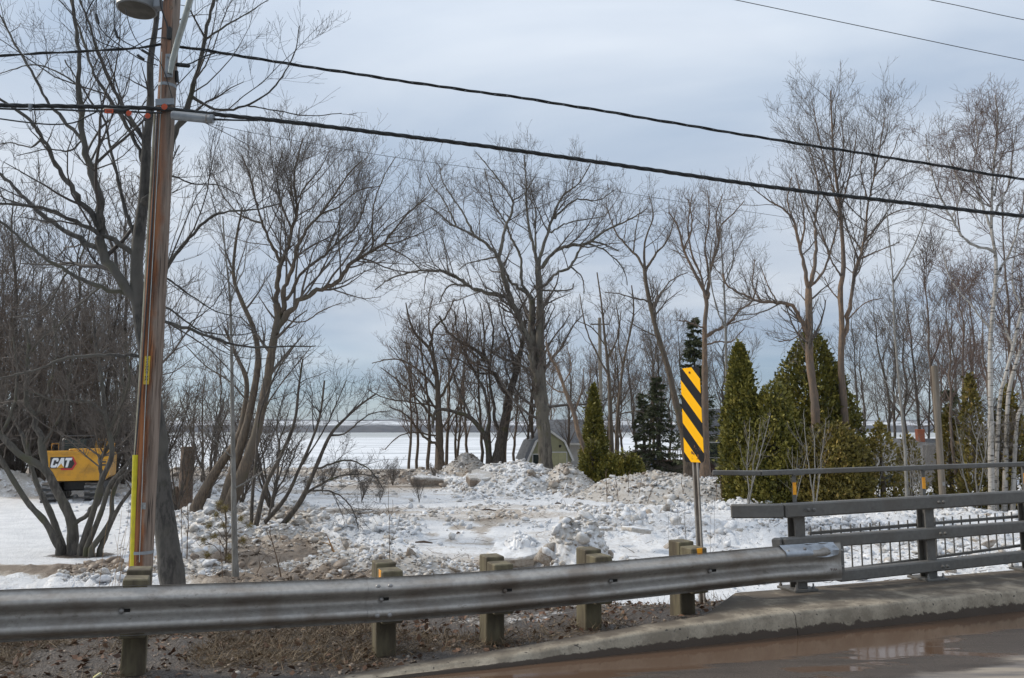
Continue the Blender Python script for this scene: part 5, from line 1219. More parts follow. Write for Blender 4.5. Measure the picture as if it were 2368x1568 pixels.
# shared meshes for blocks that can be told apart
BLK = []
for k in range(12):
    r_ = np.random.default_rng(500 + k); v, f = chunk(r_, 3 if k < 6 else 2, r_.uniform(0.5, 0.9), 12)
    dd = np.clip(0.22 + 0.25 * (k % 3) + 0.3 * (fbm(v[:, 0] * 2 + k, v[:, 2] * 2 + v[:, 1], 3, k) - 0.5) * 2 - 0.1 * v[:, 2], 0, 1)
    BLK.append(np_mesh('ice_block', v, f, M['ice'], k < 6, {'dirt': dd}))
def block(name, parent, loc, s, rng, k=None, tilt=0.4, flat=1.0):
    o = link(name, BLK[int(rng.integers(0, 12)) if k is None else k], parent, loc); o.scale = (s, s, s * flat)
    o.rotation_euler = (rng.normal() * tilt, rng.normal() * tilt, rng.uniform(0, 6.28)); return o
def heap(label, cx, cy, rx, ry, h, dirt, nb, ns, seed, smin=0.12, smax=0.5, rot=0.0, white=0.0):
    rng = np.random.default_rng(seed); zb = float(base_h(cx, cy))
    root = empty('ice_heap', (cx, cy, zb), label, 'ice heap')
    na, nr = (96, 30) if cy > 30 else (150, 44); cs = 1.0 if cy > 30 else 0.42;  A, Rr = np.meshgrid(np.linspace(0, 2 * np.pi, na, endpoint=False), np.linspace(0, 1.15, nr))
    lx = Rr * np.cos(A) * rx * (1 + 0.18 * (fbm(np.cos(A) * 1.5 + seed, np.sin(A) * 1.5, 2, 4) - 0.5) * 2); ly = Rr * np.sin(A) * ry
    def hz(lx, ly):
        q = np.hypot(lx / rx, ly / ry); base = h * np.clip(1 - q ** 1.7, 0, 1) ** 1.0 * (0.55 + 0.9 * fbm(lx / rx * 1.6 + seed, ly / ry * 1.6, 3, seed))
        e, ed, _ = voro(lx / (0.42 * cs) + seed, ly / (0.42 * cs), seed); e2, ed2, _ = voro(lx / (0.17 * cs) + seed, ly / (0.17 * cs), seed + 3)
        return base + np.clip(1.2 - q, 0, 1) * (0.20 * cs * e * sstep(0, 0.15, ed) + 0.08 * cs * e2 * sstep(0, .2, ed2)) - 0.3 * np.clip(q - 0.95, 0, 1)
    Z = hz(lx, ly); v = np.stack([lx.ravel(), ly.ravel(), Z.ravel()], 1)
    i = np.arange((nr - 1) * na).reshape(nr - 1, na); j = (np.arange(na) + 1) % na
    f = np.stack([i, i + na, (i // na) * na + na + j[None], (i // na) * na + j[None]], -1).reshape(-1, 4)
    dv = np.clip(dirt + 0.6 * (fbm(v[:, 0] * 1.1 + seed, v[:, 1] * 1.1, 3, 6) - 0.5) - white * Z.ravel() / h, 0, 1.1)
    link('mound', np_mesh('mound', v, f, M['ice'], True, {'dirt': dv}), root); TRIS[0] += len(f) * 2
    def pick(n_):
        a = rng.uniform(0, 6.283, n_); r_ = np.sqrt(rng.random(n_)) * 1.02; x = np.cos(a) * r_ * rx; y = np.sin(a) * r_ * ry; return x, y, hz(x, y)
    x, y, z = pick(ns); size = smin * 0.5 * (3.0) ** (rng.random(ns) ** 1.5)
    v, f, d2 = scatter(rng, np.stack([x, y, z], 1), size, np.clip(dirt + rng.normal(size=ns) * 0.22, 0, 1.1), 1); TRIS[0] += len(f)
    o = link('rubble', np_mesh('rubble', v, f, M['ice'], False, {'dirt': d2}), root); o['kind'] = 'stuff'
    x, y, z = pick(nb)
    for a, b_, c in zip(x, y, z):
        s_ = smin * (smax / smin) ** (rng.random() ** 1.6); block('ice_block', root, (a, b_, c + s_ * 0.15), s_, rng)
    return root
heap('large pale ice heap piled in front of the shed', 0.1, 43.0, 3.2, 4.6, 1.30, 0.36, 60, 1400, 11, 0.14, 0.50)
heap('brown muddy ice heap against the great tree trunk', 2.75, 41.5, 1.9, 2.6, 1.25, 0.62, 26, 600, 12, 0.12, 0.42)
heap('long grey-brown ice ridge in front of the deck and cedars', 7.2, 38.0, 4.6, 3.6, 1.10, 0.54, 60, 1500, 13, 0.12, 0.40)
heap('small brown ice heap between the river trees', -3.5, 61.0, 2.1, 2.5, 1.30, 0.66, 8, 500, 14, 0.12, 0.3)
heap('small dirty ice heap of rounded blocks behind the guardrail', 1.50, 18.1, 0.85, 0.8, 1.30, 0.34, 20, 320, 15, 0.10, 0.30)
heap('grey ice ridge at the foot of the leaning tree', -8.9, 23.5, 1.7, 1.5, 0.75, 0.36, 22, 420, 16, 0.12, 0.42)
heap('low brown ice bank along the shore left of the bushy tree', -6.6, 47.5, 2.6, 1.2, 0.55, 0.74, 14, 420, 17, 0.12, 0.4)
heap('dirty ice mound under the fanning shrub', -6.9, 23.4, 0.9, 0.6, 0.42, 0.5, 8, 200, 18, 0.09, 0.25)
heap('muddy ice windrow behind the guardrail posts', -3.2, 18.6, 2.6, 0.9, 0.34, 0.50, 40, 1600, 19, 0.07, 0.20)
heap('muddy windrow of snow beside the sapling', -7.4, 17.7, 2.0, 0.7, 0.30, 0.50, 24, 900, 20, 0.07, 0.2)
heap('grey plowed snowbank behind the excavator', -26.5, 40.5, 3.8, 2.2, 1.2, 0.45, 14, 500, 22, 0.12, 0.4)
heap('white ice pile holding up the tilted slab', 0.25, 19.0, 0.95, 0.75, 0.62, 0.12, 12, 240, 23, 0.09, 0.24)
# slabs and single blocks
def slab(label, c, L, W, T, rot, tilt, dirt, seed):
    rng = np.random.default_rng(seed); n_ = 14; a = np.linspace(0, 2 * np.pi, n_, endpoint=False); r_ = 1 + 0.16 * rng.normal(size=n_)
    rim = np.stack([np.cos(a) * r_ * L / 2, np.sin(a) * r_ * W / 2], 1); vs = []; fs = []; dd = []
    for z, sc_, dz in ((-T / 2, 0.92, 0.3), (-T * 0.2, 1.0, 0.55), (T * 0.25, 1.0, 0.5), (T / 2, 0.94, 0.0), (T / 2 + 0.01, 0.55, 0.0)):
        for k in range(n_): vs.append((rim[k, 0] * sc_, rim[k, 1] * sc_, z + 0.012 * rng.normal())); dd.append(np.clip(dirt + dz + rng.normal() * 0.1, 0, 1))
    for q in range(4):
        for k in range(n_): fs.append((q * n_ + k, q * n_ + (k + 1) % n_, (q + 1) * n_ + (k + 1) % n_, (q + 1) * n_ + k))
    me = bpy.data.meshes.new('ice_slab'); me.from_pydata(vs, [], fs + [tuple(range(n_ - 1, -1, -1)), tuple(4 * n_ + k for k in range(n_))])
    at_ = me.attributes.new('dirt', 'FLOAT', 'POINT'); at_.data.foreach_set('value', np.array(dd, np.float32)); me.materials.append(M['ice'])
    o = link('ice_slab', me, None, c); o.rotation_euler = (tilt[0], tilt[1], rot); return tag(o, label, 'ice slab')
slab('flat tilted ice slab propped beside the rounded ice heap', at(1200, 1277, 18.8), 1.45, 1.3, 0.26, 0.2, (0.20, -0.12), 0.22, 1)
slab('pale flat ice floe with a brown edge on the white field', at(1472, 1226, 21.5), 0.75, 0.6, 0.12, -0.3, (-0.12, 0.10), 0.10, 2)
slab('thin broken ice plate lying near the brown-edged floe', at(1395, 1222, 22.5), 0.45, 0.3, 0.07, 0.3, (0.05, 0.06), 0.15, 3)
slab('thick dirty ice slab leaning at the left end of the pale heap', at(1108, 1108, 41.0), 1.5, 1.3, 0.5, 0.9, (0.22, -0.22), 0.45, 4)
slab('broad ice slab lying beside the low brown bank', at(985, 1112, 46.0), 1.8, 1.2, 0.5, 0.1, (0.10, 0.08), 0.35, 5)
rng = np.random.default_rng(9)
for px, py, Yb, s_, lb in ((845, 1272, 21.0, 0.20, 'lone dirty ice block near the splintered stick'), (1262, 1280, 17.9, 0.42, 'grooved ice block standing at the right end of the propped slab'), (1345, 1245, 17.6, 0.20, 'clean rounded ice block on the small heap'), (1120, 1296, 17.8, 0.28, 'grey ice block at the left of the propped slab'),
      (1375, 1285, 17.4, 0.30, 'muddy ice block at the right foot of the rounded heap'), (690, 1268, 22.0, 0.16, 'small dirty block below the fanning shrub'), (800, 1262, 20.2, 0.17, 'pale brown block left of the white field'), (1560, 1205, 22.5, 0.22, 'snowy lump beside the striped marker post'), (1690, 1215, 22.0, 0.25, 'snowy lump left of the bridge rail end')):
    p = at(px, py, Yb); z = max(p.z, ground_z(p.x, p.y) + s_ * 0.2); o = block('ice_block', None, (p.x, p.y, z), s_, rng, int(rng.integers(6, 12))); tag(o, lb, 'ice block')
ZN = ['muddy strip', 'fan shrub', 'pale heap', 'marker', 'hedge', 'middle']
LOOSE = ['loose ice block in the muddy strip just behind the guardrail', 'loose ice block in the snow around the fanning shrub', 'loose ice block at the foot of the pale heap', 'loose ice block on the field behind the striped marker', 'loose ice block on the snow before the cedar hedge', 'loose ice block in the middle of the white rubble field']
def zone(x, y):
    r = x / y
    if y < 21 and r < 0.02: return 0
    if r < -0.14 and y < 40: return 1
    if y > 32 and r < 0.12: return 2
    if 0.12 < r < 0.3: return 3
    return 4 if r >= 0.3 else 5
n0 = 0
while n0 < 70:
    y = 17.5 * (52 / 17.5) ** rng.random(); x = rng.uniform(-0.40, 0.66) * y
    zf, d, so_, amp = ground_full(np.array([x]), np.array([y]))
    if amp[0] < 0.55: continue
    s_ = rng.uniform(0.13, 0.28) * max(1, y / 30)
    tag(block('ice_block', None, (x, y, float(zf[0]) + s_ * 0.2), s_, rng), LOOSE[zone(x, y)] , 'ice block', 'loose ice blocks: ' + ZN[zone(x, y)]); n0 += 1
# ------------------------------------------------------------------ excavator
EY = 37.0; ec = at(178, 1147, EY); ez = float(base_h(ec.x, EY))
CATY = simple('excavator_yellow', (0.62, 0.30, 0.018), (0.36, 0.185, 0.03), 2.2, 0.45, lo=0.42, hi=0.75, rvar=0.15)
CATK = simple('excavator_black', (0.018, 0.018, 0.019), (0.032, 0.03, 0.028), 6, 0.55)
TRK = simple('worn_track_steel', (0.20, 0.195, 0.19), (0.075, 0.065, 0.055), 5, 0.5, 0.5)
GLS = simple('dark_glass', (0.025, 0.035, 0.034), (0.05, 0.06, 0.055), 2, 0.08)
WHT = simple('white_decal', (0.75, 0.75, 0.75), (0.68, 0.68, 0.68), 5, 0.5); RED = simple('red_decal', (0.50, 0.03, 0.025), (0.42, 0.03, 0.025), 5, 0.5)
er = empty('excavator', (ec.x + 0.35, EY, ez), 'yellow tracked excavator parked behind the many-stemmed tree', 'excavator', rz=math.radians(20))
b0 = 0.97
cw = MB().prism([(-1.46, b0 + 1.32), (1.16, b0 + 1.32), (1.16, b0 + 0.22), (0.95, b0), (-1.02, b0), (-1.40, b0 + 0.55), (-1.48, b0 + 0.75)], -1.62, -0.75).build('counterweight', CATY, er)
MB().prism([(-1.44, b0 + 1.315), (1.155, b0 + 1.315), (1.155, b0 + 1.20), (-1.44, b0 + 1.20)], -1.655, -1.622).build('upper_lip', CATY, cw)
MB().prism([(-1.12, b0 + 0.24), (0.25, b0 + 0.24), (0.37, b0 + 0.40), (1.0, b0 + 0.40), (1.0, b0 + 0.02), (-1.0, b0 + 0.02)], -1.65, -1.622).build('lower_lip', CATY, cw)
MB().prism([(0.10, b0 + 0.40), (0.16, b0 + 0.40), (0.52, b0 + 1.19), (0.44, b0 + 1.19)], -1.645, -1.622).build('crease', CATY, cw)
MB().cbox((-0.15, 0.55, b0 + 0.62), (2.4, 2.6, 1.14), 0.08).build('engine_house', CATY, er)
MB().cbox((0.1, -0.2, b0 + 1.35), (1.5, 1.2, 0.10), 0.04).build('hood', CATY, er)
MB().cbox((0.74, -1.63, b0 + 0.80), (0.012, 0.01, 0.75), 0.002).build('panel_seam', CATK, cw)
for k in range(6): MB().cbox((1.06, -0.2 + 0.0 * k, b0 + 0.55 + 0.09 * k), (0.02, 0.7, 0.03), 0.004).build('vent_slat', CATK, er)
MB().tube([(0.55, -0.1, b0 + 1.3), (0.55, -0.1, b0 + 1.62), (0.57, -0.18, b0 + 1.70)], [0.05, 0.05, 0.045], 10).build('exhaust', CATK, er, True)
for x in (-1.35, 1.03): MB().tube([(x, -0.7, b0 + 1.25), (x, -0.7, b0 + 1.62), (x, 0.9, b0 + 1.62), (x, 0.9, b0 + 1.2)], 0.018, 6).build('handrail', CATY, er, True)
MB().cbox((-1.62, -1.2, b0 + 1.25), (0.10, 0.10, 0.22), 0.02).build('mirror', RED, er)
cab = MB().cbox((-0.55, 1.1, b0 + 1.15), (1.15, 1.7, 1.55), 0.10).build('cab', CATK, er)
MB().cbox((-0.55, 0.24, b0 + 1.55), (0.90, 0.03, 0.55), 0.02).build('rear_window', GLS, cab)
MB().cbox((-1.135, 1.1, b0 + 1.45), (0.03, 1.3, 0.7), 0.02).build('side_window', GLS, cab)
MB().cbox((-0.55, 1.1, b0 + 1.96), (1.2, 1.75, 0.07), 0.03).build('roof', CATK, cab)
bm_ = MB().prism([(0, 0), (0.7, 0), (2.6, 1.1), (4.6, 0.2), (4.9, -0.5), (4.6, -0.5), (2.6, 0.55), (0.6, -0.5)], -0.3, 0.3).build('boom', CATY, er); bm_.rotation_euler = (0, 0, math.radians(95)); bm_.location = (0.40, 0.9, b0 + 0.75)
st_ = MB().prism([(0, 0.3), (0.4, 0.35), (1.6, -1.9), (1.3, -2.1), (-0.2, -0.1)], -0.2, 0.2).build('stick', CATY, er); st_.rotation_euler = (0, 0, math.radians(95)); st_.location = (0.15, 5.4, b0 + 0.6)
bk_ = MB().prism([(0, 0), (0.7, 0.1), (0.9, -0.5), (0.5, -0.95), (0.0, -0.7)], -0.55, 0.55).build('bucket', CATK, er); bk_.rotation_euler = (0, 0, math.radians(95)); bk_.location = (0.05, 6.6, b0 - 0.4)
MB().cbox((0.0, 0.2, b0 - 0.25), (1.5, 2.2, 0.45), 0.05).build('undercarriage', CATK, er)
for sx in (-1.15, 0.55):
    trk = MB()
    n = 12; Lh, R_ = 1.6, 0.42
    prof = [(Lh + R_ * math.sin(a), R_ - R_ * math.cos(a)) for a in np.linspace(0, math.pi, n)] + [(-Lh - R_ * math.sin(a), R_ + R_ * math.cos(a)) for a in np.linspace(0, math.pi, n)]
    V_ = [(sx - 0.28, p[0], p[1] + 0.03) for p in prof] + [(sx + 0.28, p[0], p[1] + 0.03) for p in prof]; k = len(prof)
    trk.add(V_, [tuple(range(k - 1, -1, -1)), tuple(range(k, 2 * k))] + [(i, (i + 1) % k, (i + 1) % k + k, i + k) for i in range(k)])
    t_ = trk.build('track', CATK, er)
    me = MB().cbox((0, 0, 0), (0.62, 0.13, 0.025), 0.004).mesh('shoe', TRK)
    per = 2 * math.pi * R_ + 4 * Lh; ns = 38
    for q in range(ns):
        d = q / ns * per
        if d < 2 * Lh: y, z, a = -Lh + d, 0.03, 0
        elif d < 2 * Lh + math.pi * R_: a = (d - 2 * Lh) / R_; y, z = Lh + R_ * math.sin(a), 0.03 + R_ - R_ * math.cos(a)
        elif d < 4 * Lh + math.pi * R_: a = math.pi; y, z = Lh - (d - 2 * Lh - math.pi * R_), 0.03 + 2 * R_
        else: a = math.pi + (d - 4 * Lh - math.pi * R_) / R_; y, z = -Lh + R_ * math.sin(a), 0.03 + R_ - R_ * math.cos(a)
        o = link('shoe', me, t_, (sx, y, z)); o.rotation_euler = (a, 0, 0)
    for q in range(5): MB().tube([(sx - 0.30, -1.3 + 0.65 * q, 0.38), (sx + 0.30, -1.3 + 0.65 * q, 0.38)], 0.2, 14).build('roller', TRK, t_, True)
# emblem on the counterweight
G = {'C': [(0.15,0),(0.85,0),(1,.15),(1,.38),(.68,.38),(.68,.24),(.32,.24),(.32,.76),(.68,.76),(.68,.62),(1,.62),(1,.85),(.85,1),(.15,1),(0,.85),(0,.15)],
     'A': [(0,0),(.28,1),(.72,1),(1,0),(.80,0.02),(.5,.46),(.20,0.02)], 'T': [(0,1),(1,1),(1,.74),(.68,.74),(.68,0),(.32,0),(.32,.74),(0,.74)]}
lx, lz, lh = -1.17, b0 + 0.60, 0.42
def poly(pts, y, mat, name, th=0.004):
    m = MB(); m.prism(pts, y - th, y); return m.build(name, mat, cw)
poly([(lx + 0.40, lz - 0.12), (lx + 0.86, lz - 0.12), (lx + 1.02, lz + 0.16), (lx + 0.86, lz + 0.47), (lx + 0.66, lz + 0.47), (lx + 0.66, lz + 0.2), (lx + 0.40, lz + 0.0)], -1.624, RED, 'emblem_hexagon')
poly([(lx + 0.50, lz - 0.04), (lx + 0.82, lz - 0.04), (lx + 0.93, lz + 0.16), (lx + 0.82, lz + 0.40), (lx + 0.64, lz + 0.40), (lx + 0.55, lz + 0.1)], -1.629, CATK, 'emblem_core')
poly([(lx - 0.035, lz - 0.035), (lx + 0.80, lz - 0.035), (lx + 0.80, lz + 0.46), (lx - 0.035, lz + 0.46)], -1.6335, CATK, 'emblem_outline')
for ch, x0, wd in (('C', 0.0, 0.25), ('A', 0.25, 0.28), ('T', 0.51, 0.26)):
    poly([(lx + x0 + a * wd + 0.08 * b_ - 0.02, lz + b_ * lh) for a, b_ in G[ch]], -1.638, WHT, 'letter')
poly([(lx + 0.24, lz - 0.02), (lx + 0.54, lz - 0.02), (lx + 0.40, lz + 0.17)], -1.6425, CATY, 'emblem_triangle')
for q in range(2): MB().cbox((0.90, -1.627, b0 + 0.83 - 0.14 * q), (0.22, 0.006, 0.09), 0.002).build('model_decal', simple('grey_decal_%d' % q, (0.10, 0.08, 0.06), rough=0.6), cw)

# ------------------------------------------------------------------ buildings
def siding(name, c, scale=9.0):
    m, t, b = new_mat(name); v = coords(t); sp_ = N(t, 'ShaderNodeSeparateXYZ'); t.links.new(v, sp_.inputs[0])
    fr = math_(t, 'FRACT', math_(t, 'MULTIPLY', sp_.outputs[2], scale)); n = noise(t, v, 3, 4)
    col = mix(t, ramp(t, n, 0.3, 0.7), c, tuple(x * 0.86 for x in c)); col = mix(t, math_(t, 'MULTIPLY', ramp(t, fr, 0.88, 0.97), 0.55), col, tuple(x * 0.4 for x in c))
    t.links.new(col, b.inputs['Base Color']); b.inputs['Roughness'].default_value = 0.7; bump(t, b, fr, 0.6, 0.02); return m
def shingle(name, c):
    m, t, b = new_mat(name); v = coords(t); bt = N(t, 'ShaderNodeTexBrick'); mpp = coords(t, (1, 1, 1)); t.links.new(mpp, bt.inputs[0]); bt.inputs['Scale'].default_value = 3.0
    bt.inputs['Color1'].default_value = c4(c); bt.inputs['Color2'].default_value = c4(tuple(x * 0.75 for x in c)); bt.inputs['Mortar'].default_value = c4(tuple(x * 0.5 for x in c)); bt.inputs['Mortar Size'].default_value = 0.02
    n = noise(t, v, 5, 5); col = mix(t, ramp(t, n, 0.35, 0.7), bt.outputs[0], tuple(x * 1.25 for x in c)); t.links.new(col, b.inputs['Base Color']); b.inputs['Roughness'].default_value = 0.9; return m
OLIVE = siding('olive_siding', (0.40, 0.385, 0.235)); TRIM = simple('white_trim', (0.80, 0.79, 0.76), (0.68, 0.66, 0.62), 4, 0.6); ROOF = shingle('grey_shingles', (0.135, 0.140, 0.150)); DOORP = simple('olive_door_paint', (0.50, 0.475, 0.27), (0.44, 0.415, 0.235), 4, 0.6)
SY = 60.0; scn = at(1272, 1095, SY); szb = float(base_h(scn.x, SY))
sh = empty('shed', (scn.x, SY, szb), 'small olive shed with a grey barn roof and white trim', 'shed', rz=math.radians(9))
prof = [(-1.78, 0.95), (-1.12, 2.42), (0, 3.20), (1.12, 2.42), (1.78, 0.95)]
MB().prism([(-1.62, -0.3), (1.62, -0.3)] + [(1.62, 1.15), (1.03, 2.36), (0, 3.08), (-1.03, 2.36), (-1.62, 1.15)], 0.0, 5.0).build('wall', OLIVE, sh)
for k in range(4):
    (x0, z0), (x1, z1) = prof[k], prof[k + 1]; n_ = Vector((z0 - z1, 0, x1 - x0)).normalized()
    if n_.z < 0: n_ = -n_
    q = [(x0, z0), (x1, z1), (x1 + n_.x * 0.06, z1 + n_.z * 0.06), (x0 + n_.x * 0.06, z0 + n_.z * 0.06)]
    MB().prism(q, -0.16, 5.15).build('roof_panel', ROOF, sh)
    d = Vector((x1 - x0, 0, z1 - z0)).normalized()
    q2 = [(x0 - n_.x * 0.10, z0 - n_.z * 0.10), (x1 - n_.x * 0.10, z1 - n_.z * 0.10), (x1 + n_.x * 0.055, z1 + n_.z * 0.055), (x0 + n_.x * 0.055, z0 + n_.z * 0.055)]
    MB().prism(q2, -0.20, -0.163).build('trim_board', TRIM, sh)
dr = MB().cbox((0.62, -0.025, 0.62), (1.25, 0.05, 1.85), 0.01).build('door', DOORP, sh)
for x in (-0.03, 0.625, 1.28): MB().cbox((x, -0.055, 0.62), (0.06 if x != 0.625 else 0.02, 0.012, 1.9), 0.003).build('door_trim', TRIM if x != 0.625 else OLIVE, dr)
MB().cbox((0.625, -0.055, 1.60), (1.37, 0.012, 0.07), 0.003).build('door_trim', TRIM, dr)
wn = MB().cbox((-1.0, -0.02, 1.08), (0.78, 0.05, 0.82), 0.01).build('window', TRIM, sh); MB().cbox((-1.0, -0.05, 1.08), (0.64, 0.02, 0.68), 0.004).build('pane', GLS, wn)
lp = MB().cbox((0.75, -0.06, 2.05), (0.12, 0.10, 0.22), 0.03).build('wall_lamp', CATK, sh); MB().cbox((0.75, -0.13, 2.08), (0.2, 0.06, 0.10), 0.02).build('lamp_shade', CATK, lp)
def house(name, label, c, w_, d_, h_, rise, wall, roof, rz, over=0.35, along=True):
    """gabled house, ridge along local x"""
    r = empty(name, (c.x, c.y, float(base_h(c.x, c.y))), label, 'house', rz=rz)
    MB().cbox((0, d_ / 2, h_ / 2 - 0.3), (w_, d_, h_ + 0.6), 0.01).build('wall', wall, r)
    for s in (-1, 1):
        m = MB(); y0 = d_ / 2; ye = d_ / 2 + s * (d_ / 2 + over); zs = h_ - over * rise / (d_ / 2)
        m.add([(-w_/2-over, ye, zs), (w_/2+over, ye, zs), (w_/2+over, y0, h_+rise), (-w_/2-over, y0, h_+rise), (-w_/2-over, ye, zs+0.08), (w_/2+over, ye, zs+0.08), (w_/2+over, y0, h_+rise+0.08), (-w_/2-over, y0, h_+rise+0.08)], [(3,2,1,0),(4,5,6,7),(0,1,5,4),(1,2,6,5),(2,3,7,6),(3,0,4,7)])
        m.build('roof', roof, r)
        MB().cbox((0, ye - s * 0.0 + s * 0.02, zs + 0.0), (w_ + 2 * over, 0.03, 0.18), 0.004).build('fascia', TRIM, r)
        m = MB(); x = s * (w_ / 2 - 0.01); m.prism([(0, 0), (d_, 0), (d_ / 2, rise * 0.97)], -0.01, 0.01); o = m.build('gable', wall, r); o.rotation_euler = (0, 0, math.pi / 2); o.location = (x, 0, h_)
    return r
SAGE = siding('sage_siding', (0.335, 0.315, 0.215)); WHITEW = siding('white_siding', (0.62, 0.62, 0.61)); BROOF = shingle('dark_shingles', (0.10, 0.105, 0.12)); BLUE = simple('blue_paint', (0.04, 0.10, 0.30), (0.035, 0.08, 0.24), 4, 0.6)
c = at(1640, 1092, 60.0)
hs = house('house', 'sage green house with dark roof half hidden by the cedars', Vector((c.x + 4.4, 60.0, 0)), 8.6, 7.0, 3.0, 1.9, SAGE, BROOF, math.radians(-6))
for x in (-3.9, -1.0):
    wn = MB().cbox((x, -0.03, 1.75), (0.9, 0.06, 1.25), 0.01).build('window', TRIM, hs); MB().cbox((x, -0.07, 1.75), (0.74, 0.02, 1.08), 0.004).build('pane', GLS, wn)
    for s in (-1, 1): MB().cbox((x + s * 0.62, -0.03, 1.75), (0.28, 0.05, 1.3), 0.01).build('shutter', BLUE, hs)
c = at(1566, 1092, 58.0)
WOODD = simple('weathered_deck_wood', (0.26, 0.165, 0.105), (0.16, 0.10, 0.065), 6, 0.8, 0, (1, 1, 0.2)); DSK = siding('deck_skirt_boards', (0.24, 0.205, 0.165), 5.0)
dk = empty('deck', (c.x, 58.0, float(base_h(c.x, 58.0))), 'weathered wooden deck with railing beside the sage house', 'deck')
MB().cbox((0.35, 1.2, 0.40), (3.3, 2.4, 1.1), 0.02).build('skirt', DSK, dk); MB().cbox((0.35, 1.2, 1.0), (3.5, 2.6, 0.10), 0.02).build('floor', WOODD, dk)
for k in range(18): MB().cbox((-1.2 + k * 0.18, 0.0, 1.42), (0.05, 0.04, 0.72), 0.004).build('baluster', WOODD, dk)
MB().cbox((0.35, 0.0, 1.82), (3.4, 0.10, 0.07), 0.01).build('top_rail', WOODD, dk)
for k in range(4): MB().cbox((-1.75 - 0.28 * k, 1.0, 0.82 - 0.2 * k), (0.32, 1.2, 0.06), 0.01).build('stair_tread', WOODD, dk)
hp = empty('heat_pump', (c.x + 2.25, 57.6, float(base_h(c.x + 2, 57.6))), 'dark round-faced heat pump against the deck skirt', 'heat pump')
MB().cbox((0, 0.2, 0.55), (0.95, 0.4, 0.95), 0.03).build('cabinet', simple('heat_pump_paint', (0.15, 0.12, 0.10), rough=0.6), hp); MB().tube([(0, -0.03, 0.55), (0, 0.0, 0.55)], 0.38, 20).build('fan_grille', simple('rusty_grille', (0.06, 0.03, 0.022), rough=0.7), hp)
for k in range(3):
    o = MB().cbox((0, -0.045, 0.17), (0.13, 0.01, 0.30), 0.003).build('fan_blade', simple('fan_blade_%d' % k, (0.12, 0.06, 0.04), rough=0.6), hp); o.location = (0, 0, 0.55); o.rotation_euler = (0, k * 2.094, 0)
c = at(2080, 1185, 46.0)
wh = house('house', 'long low white house with grey roof behind the thin trees', Vector((c.x, 46.0, 0)), 9.5, 6.5, 2.35, 1.5, WHITEW, shingle('grey_house_shingles', (0.17, 0.165, 0.16)), math.radians(-5)); wh.location.z -= 1.2
for x in (-3.3, -0.6, 2.2):
    wn = MB().cbox((x, -0.03, 1.45), (1.1, 0.06, 0.95), 0.01).build('window', TRIM, wh); MB().cbox((x, -0.07, 1.45), (0.95, 0.02, 0.8), 0.004).build('pane', GLS, wn)
MB().cbox((2.6, 3.0, 4.0), (0.42, 0.42, 1.0), 0.02).build('chimney', simple('orange_brick', (0.42, 0.13, 0.06), (0.34, 0.11, 0.06), 9, 0.8), wh)
c = at(2185, 1200, 43.5); BARN = siding('grey_board', (0.24, 0.215, 0.19), 0.2)
pv = empty('board_screen', (c.x, 43.5, float(base_h(c.x, 43.5))), 'grey vertical board screen standing against the white house', 'screen')
for k in range(9): MB().cbox((-0.9 + 0.22 * k, 0, 1.15), (0.20, 0.03, 2.5), 0.004).build('board', BARN, pv)
for z in (0.3, 2.1): MB().cbox((0, 0.03, z), (2.0, 0.025, 0.1), 0.004).build('rail', BARN, pv)
c = at(1300, 1095, 71.0)
house('house', 'grey-roofed house behind the barn-roofed shed', Vector((at(1322, 1095, 71).x + 0.6, 71.0, 0)), 4.6, 6.0, 2.3, 1.9, WHITEW, ROOF, math.radians(8))
c = at(1486, 1075, 74.0); MB_ = empty('utility_box', (c.x, 74, float(base_h(c.x, 74))), 'small grey-brown shed box on the river edge', 'box'); MB().cbox((0, 0, 0.7), (1.7, 1.2, 1.4), 0.02).build('body', simple('box_paint', (0.22, 0.18, 0.15), rough=0.8), MB_); MB().cbox((0, 0, 1.43), (1.85, 1.35, 0.08), 0.02).build('lid', simple('box_lid', (0.3, 0.28, 0.26), rough=0.8), MB_)
c = at(1513, 1080, 66.0); bb = empty('barrel', (c.x, 66, float(base_h(c.x, 66))), 'blue plastic barrel standing in the snow by the spruces', 'barrel'); MB().tube([(0, 0, z) for z in (0, 0.05, 0.3, 0.33, 0.36, 0.65, 0.68, 0.71, 0.95, 1.0)], [0.26, 0.30, 0.31, 0.325, 0.31, 0.31, 0.325, 0.31, 0.30, 0.25], 18).build('body', BLUE, bb, True); MB().tube([(0.1, 0, 1.0), (0.1, 0, 1.03)], 0.04, 8).build('cap', CATK, bb)
# grey pole stump among the trees and the far pole behind the narrow cedar
def timber(name, label, px, y0, y1, Y, wpx, mat):
    a = at(px, y1, Y); r = wpx * 0.5 * Y / FPX; zb = float(base_h(a.x, Y)); ro = empty(name, (a.x, Y, zb), label, 'pole'); h = a.z - zb
    MB().tube([(0.0, 0, -0.4), (0, 0, 0), (0, 0, h * 0.5), (0, 0, h)], [r * 1.08, r * 1.06, r * 1.02, r], 16).build('shaft', mat, ro, True); return ro, h, r
GP = simple('grey_pole_wood', (0.20, 0.17, 0.135), (0.13, 0.105, 0.08), 8, 0.85, 0, (1, 1, 0.08), 0.5, 0.01)
ro, h, r = timber('timber_pole', 'bare grey timber pole standing alone among the thin trees', 2160, 1185, 846, 30.0, 14, GP); MB().cbox((0, -r - 0.01, 1.2), (0.09, 0.02, 0.14), 0.004).build('tag', M['tag_metal'], ro)
ro, h, r = timber('timber_pole', 'pale far utility pole behind the narrow cedar', 1386, 1080, 735, 59.0, 8, simple('pale_pole_wood', (0.30, 0.27, 0.22), (0.24, 0.21, 0.17), 5, 0.85)); MB().cbox((0, -0.05, h - 0.5), (1.4, 0.1, 0.1), 0.01).build('crossarm', GP, ro)
